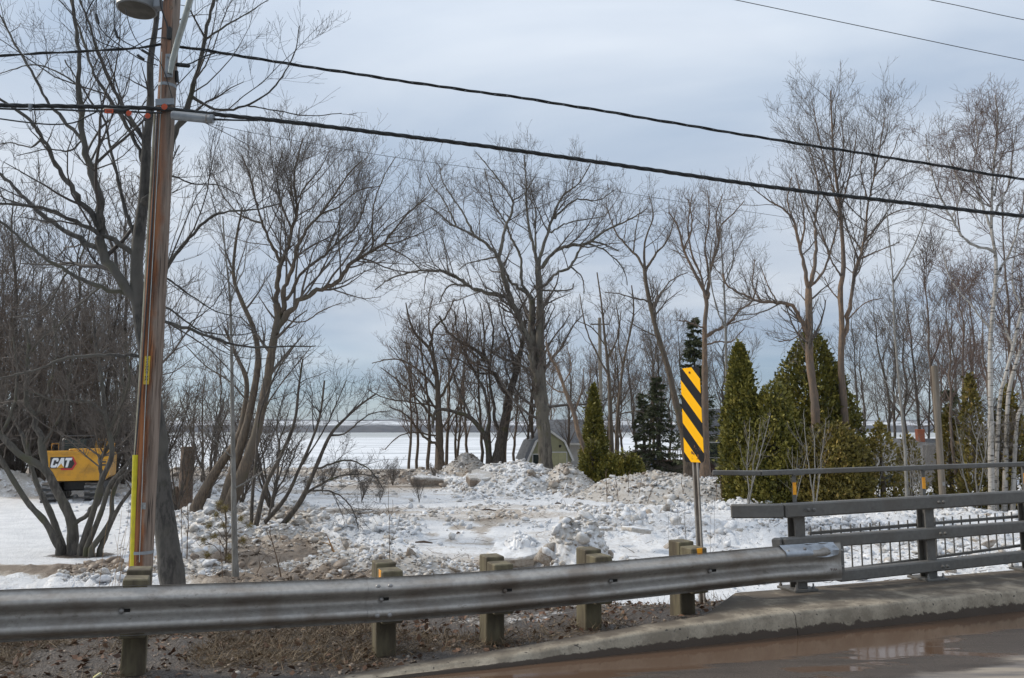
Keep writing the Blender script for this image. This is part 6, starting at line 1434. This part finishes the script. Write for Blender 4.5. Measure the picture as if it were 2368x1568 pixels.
# splintered trunk stump
c = at(428, 1158, 33.0); zb = float(base_h(c.x, 33)); ro = empty('tree_stump', (c.x, 33, zb), 'tall sawn-off dead trunk standing in the ice', 'stump')
hh = at(428, 1033, 33.0).z - zb; BST = bark('weathered_dead_trunk', (0.17, 0.12, 0.085), (0.085, 0.058, 0.042))
MB().tube([(0.03, 0, -0.4), (0.02, 0, 0.0), (0, 0, 0.4), (0.0, 0, 1.2), (0.02, 0, hh)], [0.36, 0.34, 0.29, 0.27, 0.275], 14).build('trunk', BST, ro, True); MB().tube([(0.0, 0, -0.3), (-0.3, -0.1, 0.3), (-0.35, -0.12, 0.9)], [0.2, 0.15, 0.08], 8).build('side_stub', BST, ro, True)
# ------------------------------------------------------------------ evergreens
def leaf_mat(name, a, b_, c_):
    m, t, b = new_mat(name); tn = attr(t, 'tone')
    col = mix(t, ramp(t, tn, 0.0, 0.55), a, b_); col = mix(t, ramp(t, tn, 0.62, 1.0), col, c_)
    t.links.new(col, b.inputs['Base Color']); b.inputs['Roughness'].default_value = 0.7; return m
CED = leaf_mat('cedar_sprays', (0.056, 0.062, 0.010), (0.175, 0.158, 0.022), (0.29, 0.235, 0.045))
CEDB = leaf_mat('bronzed_cedar_sprays', (0.082, 0.072, 0.014), (0.195, 0.155, 0.028), (0.30, 0.205, 0.055))
SPR = leaf_mat('spruce_needles', (0.042, 0.050, 0.020), (0.085, 0.098, 0.040), (0.14, 0.13, 0.06))
PIN = leaf_mat('pine_needles', (0.14, 0.11, 0.03), (0.22, 0.17, 0.05), (0.30, 0.20, 0.07))
def leaves(rng, pos, dirs, L, W, tone, bend=0.25):
    """small kite-shaped sprays: two triangles folded along the middle"""
    n_ = len(pos); d = nrm(dirs); rnd = rng.normal(size=(n_, 3)); s = nrm(np.cross(d, rnd)); u = np.cross(s, d)
    L = L[:, None]; W = W[:, None]
    v = np.stack([pos, pos + d * L * 0.45 + s * W + u * W * bend, pos + d * L, pos + d * L * 0.45 - s * W + u * W * bend], 1)
    f = np.arange(n_ * 4).reshape(n_, 4); return v.reshape(-1, 3), f, np.repeat(tone, 4)
def cedar(label, px, ytop, ybase, Y, wpx, n_, seed, name='cedar', mat=None, shape=0.8, open_=0.0, group=None, base=0.0):
    n_ = int(n_ * 1.5); rng = np.random.default_rng(seed); c = at(px, ybase, Y); zb = float(base_h(c.x, Y)); H_ = at(px, ytop, Y).z - zb; R = wpx * 0.5 * Y / FPX
    root = empty(name, (c.x, Y, zb), label, 'evergreen' if name == 'cedar' else 'shrub', group)
    def rad(q, th): 
        g = np.clip(1 - q, 0, 1) ** shape * (0.72 + 0.28 * sstep(0, 0.25, q))
        return R * g * (0.80 + 0.30 * fbm(th * 1.6 + seed, q * H_ * 0.9 + seed, 3, 2) + 0.34 * (vnoise(th * 4 + seed, q * H_ * 1.6, 5) - 0.5) + 0.16 * (vnoise(th * 9 + seed, q * H_ * 3.5, 6) - 0.5))
    q = 1 - np.sqrt(rng.random(n_)) if shape < 0.6 else rng.random(n_) ** 1.35
    th = rng.uniform(0, 2 * np.pi, n_)
    thin = fbm(th * 2.2 + seed * 3, q * H_ * 1.3 + seed, 3, 8) > 0.36 + 0.10 * open_
    keep = thin | (rng.random(n_) < 0.25); q = q[keep]; th = th[keep]; n_ = len(q)
    rr = rad(q, th) * (1 - 0.55 * rng.random(n_) ** (1.8 - open_))
    pos = np.stack([np.cos(th) * rr, np.sin(th) * rr, base * H_ + q * H_ * (1 - base) + 0.08 * rng.normal(size=n_)], 1)
    out_ = np.stack([np.cos(th), np.sin(th), np.zeros(n_)], 1); d = out_ * 0.6 + UPV * rng.uniform(0.1, 1.3, n_)[:, None] + rng.normal(size=(n_, 3)) * 0.45
    clump = vnoise(th * 7 + seed, pos[:, 2] * 3.0, 7); tone = np.clip(0.10 + 0.75 * clump + 0.18 * rng.normal(size=n_), 0, 1)
    wild = rng.random(n_) < 0.05; pos[wild] += out_[wild] * rng.uniform(0.03, 0.22, wild.sum())[:, None]; L = rng.uniform(0.07, 0.21, n_) * (0.8 + Y / 120); v, f, tn = leaves(rng, pos, d, L, L * 0.28, tone); TRIS[0] += len(f) * 2
    link('crown', np_mesh('crown', v, f, mat or CED, False, {'tone': tn}), root)
    MB().tube([(0, 0, -0.3), (0, 0, H_ * 0.4), (0, 0, H_ * 0.9)], [R * 0.10 + 0.03, R * 0.07 + 0.02, 0.015], 8).build('trunk', B['brown'], root, True)
    if open_ < 0.3:   # inner limbs carrying the sprays
        k = 160; th = rng.uniform(0, 6.28, k); q = rng.random(k) * 0.92; r_ = rad(q, th) * 0.8
        p0 = np.stack([0 * th, 0 * th, q * H_ * 0.95], 1); p1 = np.stack([np.cos(th) * r_, np.sin(th) * r_, q * H_ + 0.25], 1)
        v, f = tubes(np.stack([p0, (p0 + p1) / 2 - np.array([0, 0, .05]), p1], 1), np.tile(np.array([0.03, 0.02, 0.01]), (k, 1)), 3); link('inner_branchwork', np_mesh('inner_branchwork', v, f, B['twig_brown']), root)
    return root
cedar('tall pointed cedar at the left end of the hedge', 1722, 800, 1172, 35.0, 132, 19000, 1, shape=0.60)
cedar('massive dark cedar behind the forked bare tree', 1890, 762, 1185, 37.5, 275, 36000, 2, shape=0.58)
cedar('broad low cedar filling the hedge between the two tall ones', 1797, 885, 1180, 34.2, 190, 20000, 3, shape=0.50)
cedar('low spreading cedar behind the bridge reflector post', 1930, 975, 1195, 33.2, 220, 16000, 4, shape=0.45, mat=CEDB)
cedar('thin ragged cedar left of the grey timber pole', 2045, 985, 1200, 33.0, 130, 1900, 5, shape=0.6, mat=CEDB, open_=0.4)
cedar('thin ragged cedar beneath the pale sapling', 2110, 1010, 1200, 33.5, 100, 1000, 6, shape=0.6, mat=CEDB, open_=0.5)
cedar('ragged bronzed cedar in front of the white birch', 2262, 870, 1200, 33.0, 100, 3000, 7, shape=0.7, mat=CEDB, open_=0.35)
cedar('bronzed cedar under the leaning birches', 2350, 900, 1200, 32.5, 110, 3400, 8, shape=0.6, mat=CEDB, open_=0.3)
cedar('small open cedar between the timber pole and the birch', 2205, 950, 1200, 35.0, 90, 2600, 9, shape=0.7, mat=CEDB, open_=0.5)
cedar('narrow dark cedar with a bare trunk at its side', 1375, 895, 1130, 46.0, 84, 11000, 10, shape=0.75)
cedar('low ragged skirt of cedar at the foot of the narrow one', 1372, 1015, 1135, 43.5, 70, 4000, 12, shape=0.5)
cedar('low rounded green shrub beside the narrow cedar', 1438, 1046, 1108, 43.0, 125, 12000, 11, 'evergreen_shrub', shape=0.30)
def spruce(label, px, ytop, ybase, Y, wpx, seed, nb=110, bare=0.1):
    rng = np.random.default_rng(seed); c = at(px, ybase, Y); zb = float(base_h(c.x, Y)); H_ = at(px, ytop, Y).z - zb; R = wpx * 0.5 * Y / FPX
    root = empty('spruce', (c.x, Y, zb), label, 'evergreen')
    MB().tube([(0, 0, -0.3), (0, 0, H_ * 0.5), (0, 0, H_)], [0.16, 0.10, 0.01], 8).build('trunk', B['dark'], root, True)
    q = bare + (1 - bare) * rng.random(nb) ** 1.1; th = rng.uniform(0, 6.283, nb); ln = R * (1.02 - q) ** 0.8 * rng.uniform(0.6, 1.15, nb) + 0.1
    K = 6; s = np.linspace(0, 1, K); out_ = np.stack([np.cos(th), np.sin(th)], 1)
    p = np.zeros((nb, K, 3)); p[:, :, :2] = out_[:, None] * (ln[:, None] * s)[:, :, None]; p[:, :, 2] = (q * H_)[:, None] - 0.35 * ln[:, None] * s + 0.25 * ln[:, None] * s ** 3
    v, f = tubes(p, np.tile(np.linspace(0.028, 0.008, K), (nb, 1)), 3); link('branchwork', np_mesh('branchwork', v, f, B['dark']), root)
    m_ = 50; t = rng.random((nb, m_)) ** 0.7; i = np.clip((t * (K - 1)).astype(int), 0, K - 2); a = (t * (K - 1) - i)[..., None]; bi = np.arange(nb)[:, None]
    pos = p[bi, i] * (1 - a) + p[bi, i + 1] * a; side = np.stack([-out_[:, 1], out_[:, 0]], 1)
    d = np.concatenate([out_[:, None] * 0.5 + side[:, None] * rng.normal(size=(nb, m_, 1)) * 0.9, rng.uniform(-0.9, 0.25, (nb, m_, 1))], -1)
    pos = pos.reshape(-1, 3); d = d.reshape(-1, 3); L = rng.uniform(0.18, 0.42, len(pos)); tone = np.clip(0.35 + 0.3 * rng.normal(size=len(pos)), 0, 1)
    v, f, tn = leaves(rng, pos, d, L, L * 0.12, tone); link('crown', np_mesh('crown', v, f, SPR, False, {'tone': tn}), root); TRIS[0] += len(f) * 2
spruce('tall dark spruce behind the striped marker', 1612, 735, 1090, 55.0, 130, 1, 190, 0.12)
spruce('dark ragged spruce right of the narrow cedar', 1522, 868, 1085, 58.0, 130, 2, 120, 0.08)
spruce('smaller dark spruce in front of the river gap', 1490, 905, 1080, 60.0, 80, 3, 70, 0.12)
spruce('dark pine showing between the timber pole and the birch', 2212, 900, 1180, 48.0, 70, 4, 60, 0.3)
# small pine sprays by the sapling, rooted in the ice
c = at(520, 1300, 18.5); zb = ground_z(c.x, 18.5); pr = empty('pine_seedling', (c.x, 18.5, zb), 'small battered pine with yellowing needles beside the sapling', 'pine')
rng = np.random.default_rng(4); tips = [at(x, y, 18.5 + d) - Vector((c.x, 18.5, zb)) for x, y, d in ((500, 1190, 0.1), (520, 1175, -0.1), (485, 1215, 0.2), (555, 1200, 0.1), (575, 1215, -0.2), (470, 1250, 0.2), (495, 1240, -0.1), (560, 1250, 0.1), (515, 1215, 0), (480, 1285, 0.1), (530, 1290, -0.1), (505, 1165, 0.1))]
m = MB(); m.tube([(0, 0, -0.2), (0.02, 0, 0.5), tips[1]], [0.03, 0.022, 0.008], 6).build('trunk', B['brown'], pr, True)
for tp in tips: MB().tube([(0.01, 0, max(0.1, tp.z - 0.35)), Vector((tp.x * 0.5, tp.y * 0.5, tp.z - 0.1)), tp], [0.012, 0.009, 0.005], 5).build('limb', B['twig_brown'], pr, True)
ps, ds = [], []
for tp in tips:
    n_ = 130; a = nrm(rng.normal(size=(n_, 3)) + np.array([tp.x, tp.y, 0.3]) * 0.6); ps.append(np.tile(np.array(tp), (n_, 1)) - a * 0.02 + rng.normal(size=(n_, 3)) * 0.03); ds.append(a)
ps = np.concatenate(ps); ds = np.concatenate(ds); v, f, tn = leaves(rng, ps, ds, rng.uniform(0.09, 0.16, len(ps)), np.full(len(ps), 0.004), np.clip(0.5 + 0.25 * rng.normal(size=len(ps)), 0, 1)); link('needles', np_mesh('needles', v, f, PIN, False, {'tone': tn}), pr)

# ------------------------------------------------------------------ background woods: a few grown trees, copied one by one
def proto(seed, H_, ntr, spread, lv, mats, rmin, lean=0.08, r0=0.11, nl=14, low=0.25, upw=0.5):
    """returns (trunk mesh, crown mesh); base at the origin"""
    rng = np.random.default_rng(seed); tr, rd = [], []
    for k in range(ntr):
        a = rng.uniform(0, 6.28); sp_ = spread * rng.uniform(0.4, 1.0) if ntr > 1 else lean * H_; h = H_ * rng.uniform(0.75, 1.0) if ntr > 1 else H_
        t = np.linspace(0, 1, 16); p = np.stack([np.cos(a) * sp_ * t ** 1.2, np.sin(a) * sp_ * t ** 1.2, h * t], 1); p[:, :2] += np.cumsum(rng.normal(size=(16, 2)) * 0.014 * H_, 0) * 0.5; p -= p[0] * np.array([1, 1, 0]); p[0, 2] = -0.5
        tr.append(p); rd.append((r0 * rng.uniform(0.7, 1.0) * (1 - t) ** 0.8 + 0.012))
    tr = np.array(tr); rd = np.array(rd)
    v1, f1 = tubes(tr, rd, 7)
    l0 = grow(rng, tr, rd, H_ / nl, low, 0.34, 0.8, H_ * 0.38, (0.45, 0.95), upw, 0.10, 8, rmin, 0.5)
    parts = [tubes(l0[0], l0[1], 5)] + crown_levels(rng, l0[0], l0[1], lv, rmin)
    v2, f2 = join(parts); TRIS[0] += (len(f1) + len(f2)) * 2
    return np_mesh('trunk', v1, f1, mats[0]), np_mesh('crown', v2, f2, mats[1])
LVP = [dict(sp=0.5, lr=0.42, lmin=0.5, lmax=2.0, K=6, up=0.3, wig=0.15, rr=0.5, t0=0.1), dict(sp=0.35, lr=0.45, lmin=0.3, lmax=1.0, K=4, up=0.25, wig=0.16, rr=0.6, t0=0.1)]
LVQ = [dict(sp=0.34, lr=0.45, lmin=0.4, lmax=1.6, K=5, up=0.2, wig=0.18, rr=0.5, t0=0.08), dict(sp=0.28, lr=0.5, lmin=0.25, lmax=0.8, K=4, up=0.2, wig=0.18, rr=0.6, t0=0.08)]
PT = [proto(900 + k, 13.0, 1, 0, LVP, (B['dark'], B['twig']), 0.011, 0.07, 0.15, 20) for k in range(3)]
PG = [proto(920 + k, 9.5, 1, 0, LVP, (B['brown'], B['twig_brown']), 0.012, 0.10, 0.12, 18, 0.2) for k in range(2)]
PS = [proto(940 + k, 5.0, 7, 2.2, LVQ, (B['dark'], B['twig']), 0.010, 0.1, 0.05, 9, 0.12, 0.35) for k in range(2)]
PR_ = [proto(960 + k, 11.0, 1, 0, LVQ, (B['twig_brown'], B['twig_red']), 0.009, 0.05, 0.10, 24, 0.25, 0.6) for k in range(2)]
LM = ((-9e9, 60, 'left of the excavator'), (60, 170, 'right behind the excavator cab'), (170, 280, 'behind the excavator boom'), (280, 330, 'behind the utility pole'))
def plant(name, protos, rng, x, y, s, label, cat, group, sz=1.0):
    k = int(rng.integers(0, len(protos))); r = empty(name, (x, y, float(base_h(x, y))), label, cat, group, rz=rng.uniform(0, 6.28)); r.scale = (s, s, s * sz)
    link('trunk', protos[k][0], r); link('crown', protos[k][1], r); return r
rng = np.random.default_rng(31)
SPLIT = {'slender trees on the shore': 'on the shore', 'slender trees behind the shed': 'behind', 'bare trees around the tall spruce': 'in the garden', 'bare trees around the white house': 'around', 'reddish trees beside the birches': 'beside'}
ZL = {'slender trees on the shore': ((0, 1000, 'on the shore left of the tan-trunked river tree'), (1000, 1090, 'on the shore between the tan river tree and the crooked tree'), (1090, 3000, 'on the shore behind the crooked mossy tree')),
      'slender trees behind the shed': ((0, 1350, 'behind the barn-roofed shed'), (1350, 1440, 'behind the narrow dark cedar'), (1440, 3000, 'behind the two smaller spruces')),
      'bare trees around the tall spruce': ((0, 1580, 'in the garden left of the tall spruce'), (1580, 1650, 'right behind the tall spruce'), (1650, 3000, 'between the tall spruce and the cedar hedge')),
      'bare trees around the white house': ((0, 2050, 'behind the massive cedar, left of the white house'), (2050, 2150, 'behind the white house by the pale sapling'), (2150, 3000, 'behind the grey timber pole')),
      'reddish trees beside the birches': ((0, 2250, 'left of the straight white birch'), (2250, 2330, 'behind the straight white birch'), (2330, 3000, 'behind the leaning birches'))}
def wood(n_, x0, x1, Y0, Y1, protos, s0, s1, name, label, cat, group, dens=None):
    for i in range(n_):
        px = x0 + (x1 - x0) * (i + rng.random()) / n_; Y = rng.uniform(Y0, Y1); p = at(px, 1100, Y)
        
        lb, gp = label, group
        for lo_, hi_, ph in ZL.get(group, ()):
            if lo_ <= px < hi_: lb = label.split(' ' + SPLIT[group])[0] + ' ' + ph; gp = group + ', ' + ph
        if 'behind the excavator' in label and x0 < 0:
            w_ = next((q[2] for q in LM if q[0] <= px < q[1]), 'behind the utility pole'); dp = ' at the front of the wood' if Y < Y0 + (Y1 - Y0) * 0.4 else ' deep in the wood'
            lb = label.split(' in the')[0].split(' at the')[0] + dp + ' ' + w_; gp = group + dp + ' ' + w_
        plant(name, protos, rng, p.x, Y, rng.uniform(s0, s1), lb, cat, gp, rng.uniform(0.9, 1.15))
wood(26, -140, 330, 41, 62, PT, 0.85, 1.2, 'wood_tree', 'slim bare tree in the dense wood behind the excavator', 'tree', 'bare trees in the wood behind the excavator')
wood(22, -160, 300, 40, 56, PG, 0.75, 1.1, 'wood_tree', 'brownish bare tree in the dense wood behind the excavator', 'tree', 'brown trees in the wood behind the excavator')
wood(24, -160, 330, 39.5, 52, PS, 0.8, 1.3, 'thicket_shrub', 'tangled bare shrub at the edge of the wood behind the excavator', 'shrub', 'thicket shrubs behind the excavator')
wood(6, 330, 520, 44, 54, PG, 0.55, 0.85, 'young_tree', 'young bare tree between the sawn-off trunk and the wood', 'tree', 'young trees by the sawn-off trunk')
wood(5, 330, 640, 30, 40, PS, 0.6, 0.95, 'bare_shrub', 'thin bare shrub growing around the leaning tree', 'shrub', 'shrubs around the leaning tree')
wood(15, 930, 1240, 60, 73, PG, 0.9, 1.35, 'shore_tree', 'slender bare tree on the shore around the crooked tree', 'tree', 'slender trees on the shore')
wood(13, 1270, 1540, 62, 80, PG, 0.85, 1.25, 'garden_tree', 'slender bare tree behind the shed and narrow cedar', 'tree', 'slender trees behind the shed')
wood(9, 1460, 1720, 58, 76, PT, 0.75, 1.0, 'garden_tree', 'bare tree in the garden around the tall spruce', 'tree', 'bare trees around the tall spruce')
wood(11, 1960, 2250, 48, 66, PT, 0.65, 0.95, 'yard_tree', 'bare tree around the long white house', 'tree', 'bare trees around the white house')
wood(14, 2170, 2500, 34, 52, PR_, 0.75, 1.15, 'reddish_tree', 'fine reddish-twigged tree beside the white birches', 'tree', 'reddish trees beside the birches')
wood(4, 2250, 2480, 32, 38, PS, 0.6, 0.9, 'bare_shrub', 'bare shrub in the hedge under the birches', 'shrub', 'bare shrubs under the birches')
PH = [proto(980 + k, 5.0, 3, 1.6, [dict(sp=0.8, lr=0.4, lmin=0.4, lmax=1.2, K=5, up=0.2, wig=0.15, rr=0.5, t0=0.1)], (B['pale'], B['twig_pale']), 0.008, 0.1, 0.035, 7, 0.15, 0.4) for k in range(2)]
wood(8, 1720, 2330, 30.5, 32.5, PH, 0.4, 0.8, 'hedge_shrub', 'thin bare shrub standing in front of the cedar hedge', 'shrub', 'bare shrubs before the cedar hedge')

wood(9, 690, 1010, 36, 52, PS, 0.16, 0.30, 'dead_brush', 'low clump of dead brush sticking out of the dirty ice', 'brush', 'dead brush in the dirty ice')
def twig_litter(n_, seed):
    rng = np.random.default_rng(seed); y = 16.5 * (50 / 16.5) ** rng.random(n_ * 3); x = rng.uniform(-0.46, 0.6, n_ * 3) * y
    z, d, so_, amp = ground_full(x, y); k = rng.random(n_ * 3) < np.clip(d, 0.05, 0.6); x, y, z = x[k][:n_], y[k][:n_], z[k][:n_]; m_ = len(x)
    L = rng.uniform(0.12, 0.55, m_) * np.maximum(1, y / 30); a = rng.uniform(0, 6.28, m_); dv = np.stack([np.cos(a), np.sin(a) * 0.7, rng.normal(size=m_) * 0.22 + 0.05], 1)
    p0 = np.stack([x, y, z + 0.04], 1); p = np.stack([p0, p0 + dv * (L * 0.5)[:, None] + rng.normal(size=(m_, 3)) * 0.03, p0 + dv * L[:, None]], 1)
    v, f = tubes(p, np.tile(np.array([1.0, 0.8, 0.5]), (m_, 1)) * (0.007 * np.maximum(1, y / 24))[:, None], 4)
    tag(link('twig_litter', np_mesh('twig_litter', v, f, B['twig_brown'])), 'scattered broken twigs lying on the ice', 'twigs', kind='stuff')
twig_litter(900, 15)
# ------------------------------------------------------------------ weeds, sticks and dead grass
WEED = simple('dry_weed_stalk', (0.16, 0.105, 0.065), (0.10, 0.066, 0.042), 5, 0.8); STRAW = leaf_mat('dead_grass_blades', (0.060, 0.038, 0.022), (0.14, 0.097, 0.055), (0.27, 0.20, 0.12))
def weed(label, px, ytop, Y, seed, sub=3, lean=0.0, wpx=1.6, group=None, mat=None):
    rng = np.random.default_rng(seed); a = at(px + lean, ytop, Y); b_ = at(px, 1300, Y); zg = ground_z(b_.x, Y); r = wpx * 0.5 * Y / FPX
    root = empty('dry_weed', (b_.x, Y, zg), label, 'weed', group); h = a.z - zg; dx_ = a.x - b_.x
    t = np.linspace(0, 1, 8); p = np.stack([dx_ * t ** 1.3, 0 * t, h * t - 0.1 * (1 - t)], 1) + rng.normal(size=(8, 3)) * 0.008 * h * t[:, None]
    v, f = tubes(p[None], (r * (1.1 - 0.6 * t))[None], 5); link('stem', np_mesh('stem', v, f, mat or WEED), root)
    if sub:
        c = grow(rng, p[None], np.full((1, 8), r), h * 0.8 / sub, 0.3, 0.35, 0.1, 0.8, (0.3, 0.8), 0.3, 0.1, 5, r * 0.6, 0.6); v, f = tubes(c[0], c[1], 3); link('twigs', np_mesh('twigs', v, f, mat or WEED), root)
weed('slender twig standing behind the middle guardrail post', 902, 1140, 17.5, 1, 4, -4, 2.0)
weed('bent dark twig rising left of the lone dirty ice block', 655, 1225, 16.6, 2, 4, -34, 3.4)
weed('thin twig just left of the sapling foot', 517, 1235, 16.4, 3, 4, -12, 2.0)
weed('thin twig just right of the sapling foot', 580, 1290, 16.4, 4, 3, 30, 1.8)
weed('wispy twig beside the leaning maple foot', 432, 1080, 18.0, 5, 6, 4, 2.4); weed('second wispy twig beside the leaning maple foot', 421, 1150, 18.5, 6, 5, -4, 2.0)
for k, (px, yt, ln) in enumerate(((1553, 1190, -10), (1572, 1165, -6), (1585, 1160, 0), (1640, 1120, 14), (1628, 1150, 18), (1600, 1180, -20))):
    weed('fine dry weed stem around the foot of the striped marker', px, yt, 9.4, 20 + k, 2, ln, 0.9, 'weed stems by the striped marker')
for k, (px, yt, ln) in enumerate(((268, 1180, 12), (250, 1220, 40), (236, 1240, 50), (258, 1200, 55), (275, 1150, 26), (225, 1130, 38))):
    weed('tall tawny weed stalk leaning beside the pole foot', px, yt, 11.0, 40 + k, 1, ln, 1.1, 'weed stalks beside the pole foot', simple('tawny_stalk_%d' % k, (0.30, 0.19, 0.09), (0.22, 0.13, 0.07), 5, 0.8))
rng = np.random.default_rng(8)
for k in range(8):
    px = rng.uniform(1400, 1700); weed('dead brown weed clump on the long ice ridge', px, rng.uniform(1085, 1125), rng.uniform(34, 36), 60 + k, 7, rng.uniform(-20, 20), 1.6, 'weeds on the long ice ridge')
# splintered stick
a, b_ = at(786, 1312, 19.3), at(756, 1238, 19.3); st = empty('broken_stick', (a.x, a.y, ground_z(a.x, a.y)), 'splintered orange-brown stick poking out of the muddy ice', 'stick')
SPL = simple('fresh_split_wood', (0.42, 0.235, 0.09), (0.22, 0.125, 0.06), 12, 0.75, 0, (1, 1, 0.3)); MB().tube([a - Vector((0, 0, 0.2)), a, a.lerp(b_, 0.5), b_], [0.036, 0.034, 0.028, 0.008], 7).build('shaft', SPL, st, True, True); MB().tube([a.lerp(b_, 0.7), at(735, 1250, 19.2)], [0.016, 0.004], 5).build('splinter', SPL, st, True, True)
for k, (px, py, L, lb) in enumerate(((1130, 1180, 0.6, 'brown bark scrap on the white field by the pale heap'), (1290, 1165, 0.5, 'dark stick scrap below the brown ice heap'), (980, 1245, 0.5, 'dark wood scrap near the muddy windrow'), (1500, 1190, 0.6, 'small brown stick on the snow before the long ridge'), (1060, 1225, 0.4, 'thin dark stick lying in the white rubble'))):
    Yq = 3.1 / ((py - 998) / FPX); p = at(px, py, Yq); z = ground_z(p.x, p.y) + 0.06; o = MB().tube([(-L / 2, 0, 0), (0, 0.02, 0.03), (L / 2, 0, 0.01)], [0.02, 0.035, 0.015], 6).build('stick', simple('scrap_wood_%d' % k, (0.10, 0.065, 0.045), rough=0.85), None, True); o.location = (p.x, p.y, z); o.rotation_euler = (0, 0.1, rng.uniform(0, 3)); tag(o, lb, 'stick')
# torn bark on the sapling
# dead grass along the bank
def grass(n_, seed):
    rng = np.random.default_rng(seed); x = rng.uniform(-6.5, 2.3, n_ * 4); s = rng.uniform(-0.25, 4.5, n_ * 4) ** 1.0; y = Yr(x) + s
    w_ = sstep(0.46, 0.62, fbm(x * 1.4, y * 1.9, 3, 301)) * np.interp(x, [-4, -0.8, 0.4, 2.2], [1, 0.75, 0.3, 0.08]) * np.interp(s, [-0.3, 0.1, 2.5, 4.5], [0.25, 1, 0.8, 0.2])
    k = rng.random(n_ * 4) < w_; x, y = x[k][:n_], y[k][:n_]; z = ground_full(x, y)[0]; m_ = len(x)
    d = np.stack([rng.normal(size=m_), rng.normal(size=m_) * 0.8, rng.uniform(0.05, 0.9, m_)], 1); L = rng.uniform(0.05, 0.17, m_)
    tone = np.clip(0.25 + 0.6 * vnoise(x * 3, y * 3, 12) + 0.15 * rng.normal(size=m_), 0, 1); v, f, tn = leaves(rng, np.stack([x, y, z - 0.005], 1), d, L, rng.uniform(0.0012, 0.0032, m_), tone)
    tag(link('dead_grass', np_mesh('dead_grass', v, f, STRAW, False, {'tone': tn})), 'matted brown dead grass on the bank under the guardrail', 'grass', kind='stuff'); TRIS[0] += len(f) * 2
grass(42000, 5)
def litter(n_, seed):
    rng = np.random.default_rng(seed); x = rng.uniform(-6.5, 2.2, n_); y = Yr(x) + rng.uniform(-0.45, 3.0, n_); z = ground_full(x, y)[0]
    size = 0.006 * (6.0) ** (rng.random(n_) ** 2.5); dirt = np.clip(rng.choice([1.1, 1.0, 0.75], n_, p=[0.65, 0.30, 0.05]) + 0.1 * rng.normal(size=n_), 0, 1.2)
    v, f, dv = scatter(rng, np.stack([x, y, z + size * 0.2], 1), size, dirt, 1, 0.5); tag(link('gravel', np_mesh('gravel', v, f, M['ice'], True, {'dirt': dv})), 'muddy gravel and ice crumbs under the guardrail', 'gravel', kind='stuff'); TRIS[0] += len(f)
litter(4500, 6)
def fallen(n_, seed):
    rng = np.random.default_rng(seed); x = rng.uniform(-6.0, 2.0, n_); y = Yr(x) + rng.uniform(-0.4, 3.5, n_); z = ground_full(x, y)[0]
    d = np.stack([rng.normal(size=n_), rng.normal(size=n_), rng.uniform(-0.1, 0.5, n_)], 1); L = rng.uniform(0.03, 0.075, n_)
    v, f, tn = leaves(rng, np.stack([x, y, z + 0.008], 1), d, L, L * 0.3, np.clip(rng.normal(size=n_) * 0.3 + 0.35, 0, 1), 0.4)
    tag(link('fallen_leaves', np_mesh('fallen_leaves', v, f, leaf_mat('dead_leaf', (0.07, 0.035, 0.02), (0.15, 0.075, 0.04), (0.26, 0.16, 0.09)), False, {'tone': tn})), 'scattered brown dead leaves on the muddy verge', 'leaves', kind='stuff')
fallen(2600, 9)
c = at(228, 1514, 5.75); o = MB().cbox((0, 0, 0), (0.07, 0.02, 0.028), 0.008, Matrix.Rotation(-0.6, 3, 'Y')).build('litter_wrapper', simple('yellow_wrapper', (0.55, 0.48, 0.03), (0.62, 0.60, 0.5), 40, 0.4)); o.location = (c.x, 5.75, ground_z(c.x, 5.75) + 0.025); tag(o, 'crumpled yellow wrapper in the dead grass under the guardrail', 'litter')
print('TRIS', TRIS[0])
# ------------------------------------------------------------------ thin air haze over the river
hm = bpy.data.materials.new('haze_air'); hm.use_nodes = True; t = hm.node_tree; t.nodes.clear()
ho = N(t, 'ShaderNodeOutputMaterial'); pv_ = N(t, 'ShaderNodeVolumePrincipled'); pv_.inputs['Color'].default_value = (0.80, 0.88, 1.0, 1); pv_.inputs['Density'].default_value = 0.00006; pv_.inputs['Anisotropy'].default_value = 0.2
t.links.new(pv_.outputs[0], ho.inputs['Volume'])
hz_ = MB().box((0, 2300, 43), (13000, 5200, 96)).build('haze', hm); tag(hz_, 'thin pale blue air over the river', kind='stuff')
